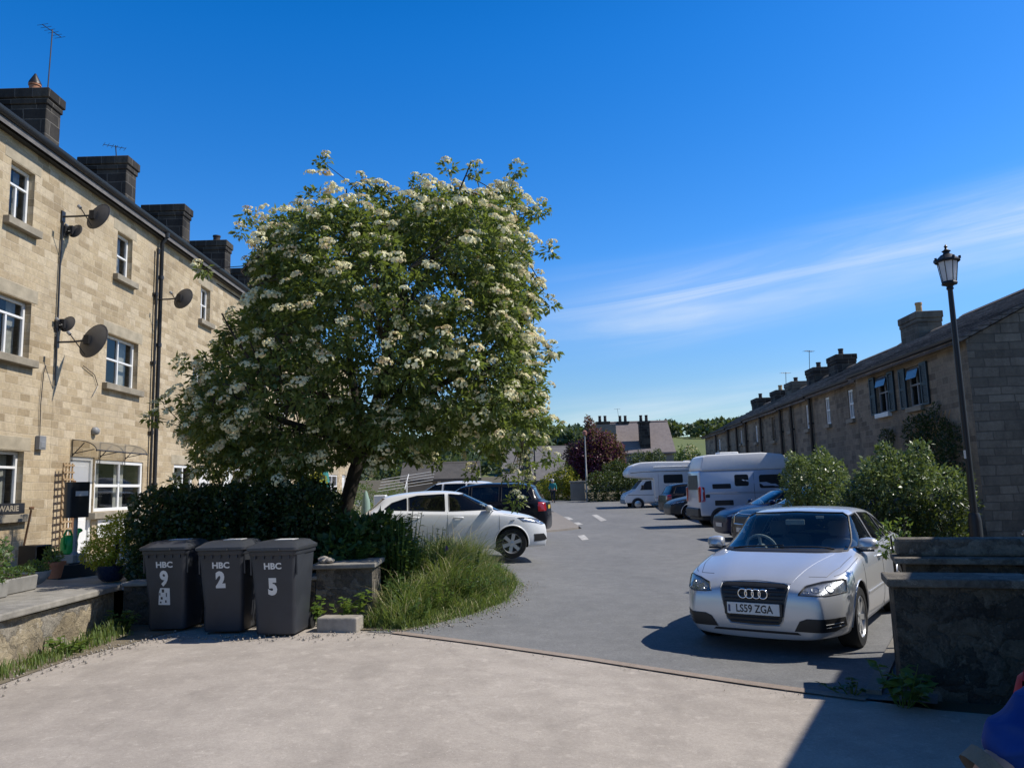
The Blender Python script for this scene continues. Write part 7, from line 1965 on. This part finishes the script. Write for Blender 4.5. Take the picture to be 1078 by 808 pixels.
# stands at local origin, facing -y; right arm (local -x) held out forwards, towards the drive
pn_ = thing('person', 'person in a royal blue sleeve close at the lower right corner, mostly out of frame', 'person', (1.50, 1.70, zg(1.5, 1.7)), 0)
pn_.scale = (1.025, 1.025, 1.02)
bj = [((0, 0, .92), .14), ((0, 0, 1.12), .135), ((0, 0, 1.30), .15), ((0, 0, 1.42), .08), ((0, -.01, 1.48), .055), ((0, -.03, 1.58), .09), ((0, -.02, 1.67), .075),
      ((.18, 0, 1.36), .055), ((.24, .05, 1.10), .042), ((.25, -.08, .90), .034), ((.25, -.11, .82), .03),
      ((-.18, 0, 1.36), .055), ((-.53, -.02, 1.12), .043), ((-.555, -.03, .97), .038), ((-.565, -.035, .86), .029),
      ((.09, 0, .84), .085), ((.10, -.02, .48), .06), ((.10, .03, .10), .045), ((.10, -.10, .05), .04), ((-.09, 0, .84), .085), ((-.10, -.02, .48), .06), ((-.10, .03, .10), .045), ((-.10, -.10, .05), .04)]
be = [(0, 1), (1, 2), (2, 3), (3, 4), (4, 5), (5, 6), (2, 7), (7, 8), (8, 9), (9, 10), (2, 11), (11, 12), (12, 13), (13, 14), (0, 15), (15, 16), (16, 17), (17, 18), (0, 19), (19, 20), (20, 21), (21, 22)]
skin_figure('body', bj, be, M['skin'], pn_, 2)
tp_ = [((0, 0, .80), (.205, .19)), ((0, 0, 1.05), (.185, .17)), ((0, 0, 1.30), (.175, .16)), ((0, 0, 1.41), .095), ((.18, 0, 1.36), .075), ((.24, .05, 1.10), .062), ((.25, -.06, .93), .05), ((-.18, 0, 1.36), .085), ((-.36, -.01, 1.24), .080), ((-.505, -.02, 1.135), .076)]
jo = skin_figure('jacket', tp_, [(0, 1), (1, 2), (2, 3), (2, 4), (4, 5), (5, 6), (2, 7), (7, 8), (8, 9)], M['bluecloth'], pn_, 4)
jo.data.update()
for v in jo.data.vertices:
    c = v.co
    v.co = c + v.normal * (.010 * (1 - abs(mnoise.noise((c.x * 9 + c.z * 7, c.y * 8, c.z * 16 - c.x * 9)))) ** 3 + .004 * mnoise.noise(c * 30) - .004)
skin_figure('trousers', [((0, 0, .92), .15), ((0, 0, 1.02), .145), ((.09, 0, .82), .105), ((.10, -.02, .48), .085), ((.10, .02, .12), .07), ((-.09, 0, .82), .105), ((-.10, -.02, .48), .085), ((-.10, .02, .12), .07)], [(0, 1), (0, 2), (2, 3), (3, 4), (0, 5), (5, 6), (6, 7)], m_simple('navy_trousers', (.02, .025, .04), .8), pn_, 1)
for s_ in (1, -1): MB().box((s_ * .10, -.03, .05), (.10, .27, .10), taper=.8).build('shoe', M['black'], pn_, bevel=.03, seg=2)
hr = MB(); hr.lathe([(.02, 1.755), (.08, 1.74), (.108, 1.69), (.11, 1.62), (.095, 1.56)], 14, 0, Matrix.Translation((0, .0, 0))); hr.build('hair', M['woodo'], pn_, smooth=60)
# hands with separate bent fingers; s_ is the thumb side
for hb_, s_ in ((Vector((-.565, -.038, .81)), 1), (Vector((.252, -.125, .76)), -1)):
    dn = Vector((0, -.15, -.99)) if s_ > 0 else Vector((0, -.25, -.97)); sd_ = Vector((1, 0, 0)); pf = sd_.cross(dn)
    skin_figure('hand', [(tuple(hb_ - dn * .04), .026), (tuple(hb_ + dn * .02), (.034, .018)), (tuple(hb_ + dn * .055), (.036, .015))], [(0, 1), (1, 2)], M['skin'], pn_, 2)
    for i, (dx, ln) in enumerate(((-.030, .062), (-.010, .072), (.011, .067), (.031, .052))):
        q = hb_ + sd_ * (dx * -s_) + dn * .045
        MB().tube([q, q + dn * ln * .45 + pf * .004, q + dn * ln * .8 + pf * .016, q + dn * ln * .92 + pf * .036], [.0095, .009, .008, .006], 8).build('finger', M['skin'], pn_, smooth=60)
    q = hb_ + sd_ * (.028 * s_); MB().tube([q, q + sd_ * (.024 * s_) + dn * .03, q + sd_ * (.03 * s_) + dn * .058 + pf * .01], [.011, .0105, .007], 8).build('thumb', M['skin'], pn_, smooth=60)
cu = MB().tube([(-.508, -.02, 1.132), (-.534, -.02, 1.112)], .064, 16, cap=False); cu.build('cuff', M['planter'], pn_, smooth=60)
# red bag on the far side of the arm
rb = thing('shoulder_bag', 'red bag showing above the blue sleeve at the right edge', 'bag', (1.44, 2.12, .96), R(10))
bm_ = MB(); loft(bm_, [[(p[0], p[1], z) for p in rrect(w, d, .07, 5)] for z, w, d in ((0, .22, .10), (.03, .30, .16), (.16, .32, .17), (.28, .26, .13), (.33, .16, .06))]); bm_.build('pouch', M['redcloth'], rb, smooth=60)
MB().tube([(-.08, 0, .30), (-.05, .01, .345), (.05, .01, .345), (.08, 0, .30)], .010, 6).build('strap', M['redcloth'], rb, smooth=60)
# ---------------------------------------------------------------- light, sky, camera
SUN_EL, SUN_AZ = 49.0, 4.0       # elevation, and angle of the sun's bearing from +x towards +y
sd = Vector((math.cos(R(SUN_EL)) * math.cos(R(SUN_AZ)), math.cos(R(SUN_EL)) * math.sin(R(SUN_AZ)), math.sin(R(SUN_EL))))
sl_ = bpy.data.lights.new('sun', 'SUN'); sl_.energy = 5.0; sl_.angle = R(.53); sl_.color = (1.0, .94, .85)
so = bpy.data.objects.new('sun', sl_); COL.objects.link(so); so.location = sd * 60
so.rotation_euler = (-sd).to_track_quat('-Z', 'Y').to_euler()
w = bpy.data.worlds.new('World'); SC.world = w; w.use_nodes = True
nt = w.node_tree; bg = nt.nodes['Background']
def N(typ, ins=None, **kw):
    nd = nt.nodes.new(typ)
    for k, v in kw.items(): setattr(nd, k, v)
    for k, v in (ins or {}).items():
        if isinstance(v, bpy.types.NodeSocket): nt.links.new(v, nd.inputs[k])
        else: nd.inputs[k].default_value = v
    return nd
sky = N('ShaderNodeTexSky', sky_type='NISHITA', sun_disc=False, sun_elevation=R(SUN_EL), sun_rotation=R(90 - SUN_AZ), altitude=100, air_density=1.0, dust_density=.25, ozone_density=2.2)
tc = N('ShaderNodeTexCoord'); sep = N('ShaderNodeSeparateXYZ', {0: tc.outputs['Generated']})
hs = N('ShaderNodeHueSaturation', {'Hue': .510, 'Saturation': 1.46, 'Value': 1.0, 'Color': sky.outputs[0]})
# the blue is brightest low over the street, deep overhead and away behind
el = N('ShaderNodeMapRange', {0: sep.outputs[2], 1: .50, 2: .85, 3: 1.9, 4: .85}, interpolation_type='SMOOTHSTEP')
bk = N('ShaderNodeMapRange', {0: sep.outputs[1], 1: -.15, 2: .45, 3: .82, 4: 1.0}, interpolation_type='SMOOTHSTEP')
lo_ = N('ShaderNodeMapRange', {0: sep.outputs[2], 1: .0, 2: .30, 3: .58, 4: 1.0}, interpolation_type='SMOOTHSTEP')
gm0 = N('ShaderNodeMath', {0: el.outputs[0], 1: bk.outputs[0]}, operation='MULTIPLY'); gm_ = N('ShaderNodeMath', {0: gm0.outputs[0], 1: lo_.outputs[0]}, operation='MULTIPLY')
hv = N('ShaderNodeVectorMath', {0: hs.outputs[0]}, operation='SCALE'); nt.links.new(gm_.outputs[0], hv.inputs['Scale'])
# high streaky cloud hanging low in the east, rising gently to the right
az = N('ShaderNodeMath', {0: sep.outputs[0], 1: sep.outputs[1]}, operation='ARCTAN2')
def mth(op, a, b=0.0, c=0.0): return N('ShaderNodeMath', {0: a, 1: b, 2: c}, operation=op).outputs[0]
A = az.outputs[0]; E_ = sep.outputs[2]
tilt = mth('SUBTRACT', E_, mth('MULTIPLY', A, .075))
cv = N('ShaderNodeCombineXYZ', {0: A, 1: tilt})
mp = N('ShaderNodeMapping', {'Vector': cv.outputs[0], 'Scale': (1.7, 24.0, 1.0), 'Location': (1.3, .4, 0)})
n1 = N('ShaderNodeTexNoise', {'Vector': mp.outputs[0], 'Scale': 1.0, 'Detail': 8.0, 'Roughness': .60, 'Distortion': .9})
mp2 = N('ShaderNodeMapping', {'Vector': cv.outputs[0], 'Scale': (3.0, 9.0, 1.0), 'Location': (4.1, 2.2, 0)})
n2 = N('ShaderNodeTexNoise', {'Vector': mp2.outputs[0], 'Scale': 1.0, 'Detail': 3.0, 'Roughness': .5})
def band_(mid, half, a0, a1):
    d = mth('DIVIDE', mth('ABSOLUTE', mth('SUBTRACT', tilt, mid)), half)
    v = N('ShaderNodeMapRange', {0: d, 1: 0.0, 2: 1.0, 3: 1.0, 4: 0.0}, interpolation_type='SMOOTHSTEP').outputs[0]
    h = N('ShaderNodeMapRange', {0: A, 1: a0, 2: a1, 3: 0.0, 4: 1.0}, interpolation_type='SMOOTHSTEP').outputs[0]
    return mth('MULTIPLY', v, h)
cr = N('ShaderNodeMapRange', {0: n1.outputs['Fac'], 1: .38, 2: .72, 3: 0.0, 4: 1.0}); cr2 = N('ShaderNodeMapRange', {0: n2.outputs['Fac'], 1: .35, 2: .6, 3: .25, 4: 1.0})
big = band_(.212, .075, -.12, .22); low = mth('MULTIPLY', band_(.075, .04, .0, .10), .7)
cl = mth('MULTIPLY', mth('ADD', big, low), mth('MULTIPLY', cr.outputs[0], cr2.outputs[0]))
veil = mth('MULTIPLY', big, .16)
a4 = N('ShaderNodeMath', {0: mth('MULTIPLY', cl, .76), 1: veil}, operation='ADD', use_clamp=True)
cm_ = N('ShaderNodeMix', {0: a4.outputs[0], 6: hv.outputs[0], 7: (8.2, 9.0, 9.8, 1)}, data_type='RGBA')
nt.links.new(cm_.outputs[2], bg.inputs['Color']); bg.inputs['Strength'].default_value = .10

cd = bpy.data.cameras.new('camera'); co = bpy.data.objects.new('camera', cd); COL.objects.link(co)
cd.sensor_width = 36; cd.lens = 36 * 810 / 1078; cd.clip_end = 5000; cd.clip_start = .05
PITCH, ROLL = R(7.6), R(1.66)
fwd = Vector((0, math.cos(PITCH), math.sin(PITCH))); up0 = Vector((0, -math.sin(PITCH), math.cos(PITCH))); rt0 = Vector((1, 0, 0))
rt = rt0 * math.cos(ROLL) - up0 * math.sin(ROLL); up = up0 * math.cos(ROLL) + rt0 * math.sin(ROLL)
mat = Matrix((rt, up, -fwd)).transposed().to_4x4(); mat.translation = (0, 0, 1.78)
co.matrix_world = mat
SC.camera = co
SC.view_settings.view_transform = 'Standard'; SC.view_settings.look = 'None'; SC.view_settings.exposure = 0; SC.view_settings.gamma = 1
SC.render.engine = 'CYCLES'; SC.cycles.max_bounces = 8; SC.cycles.transparent_max_bounces = 12; SC.cycles.use_denoising = True
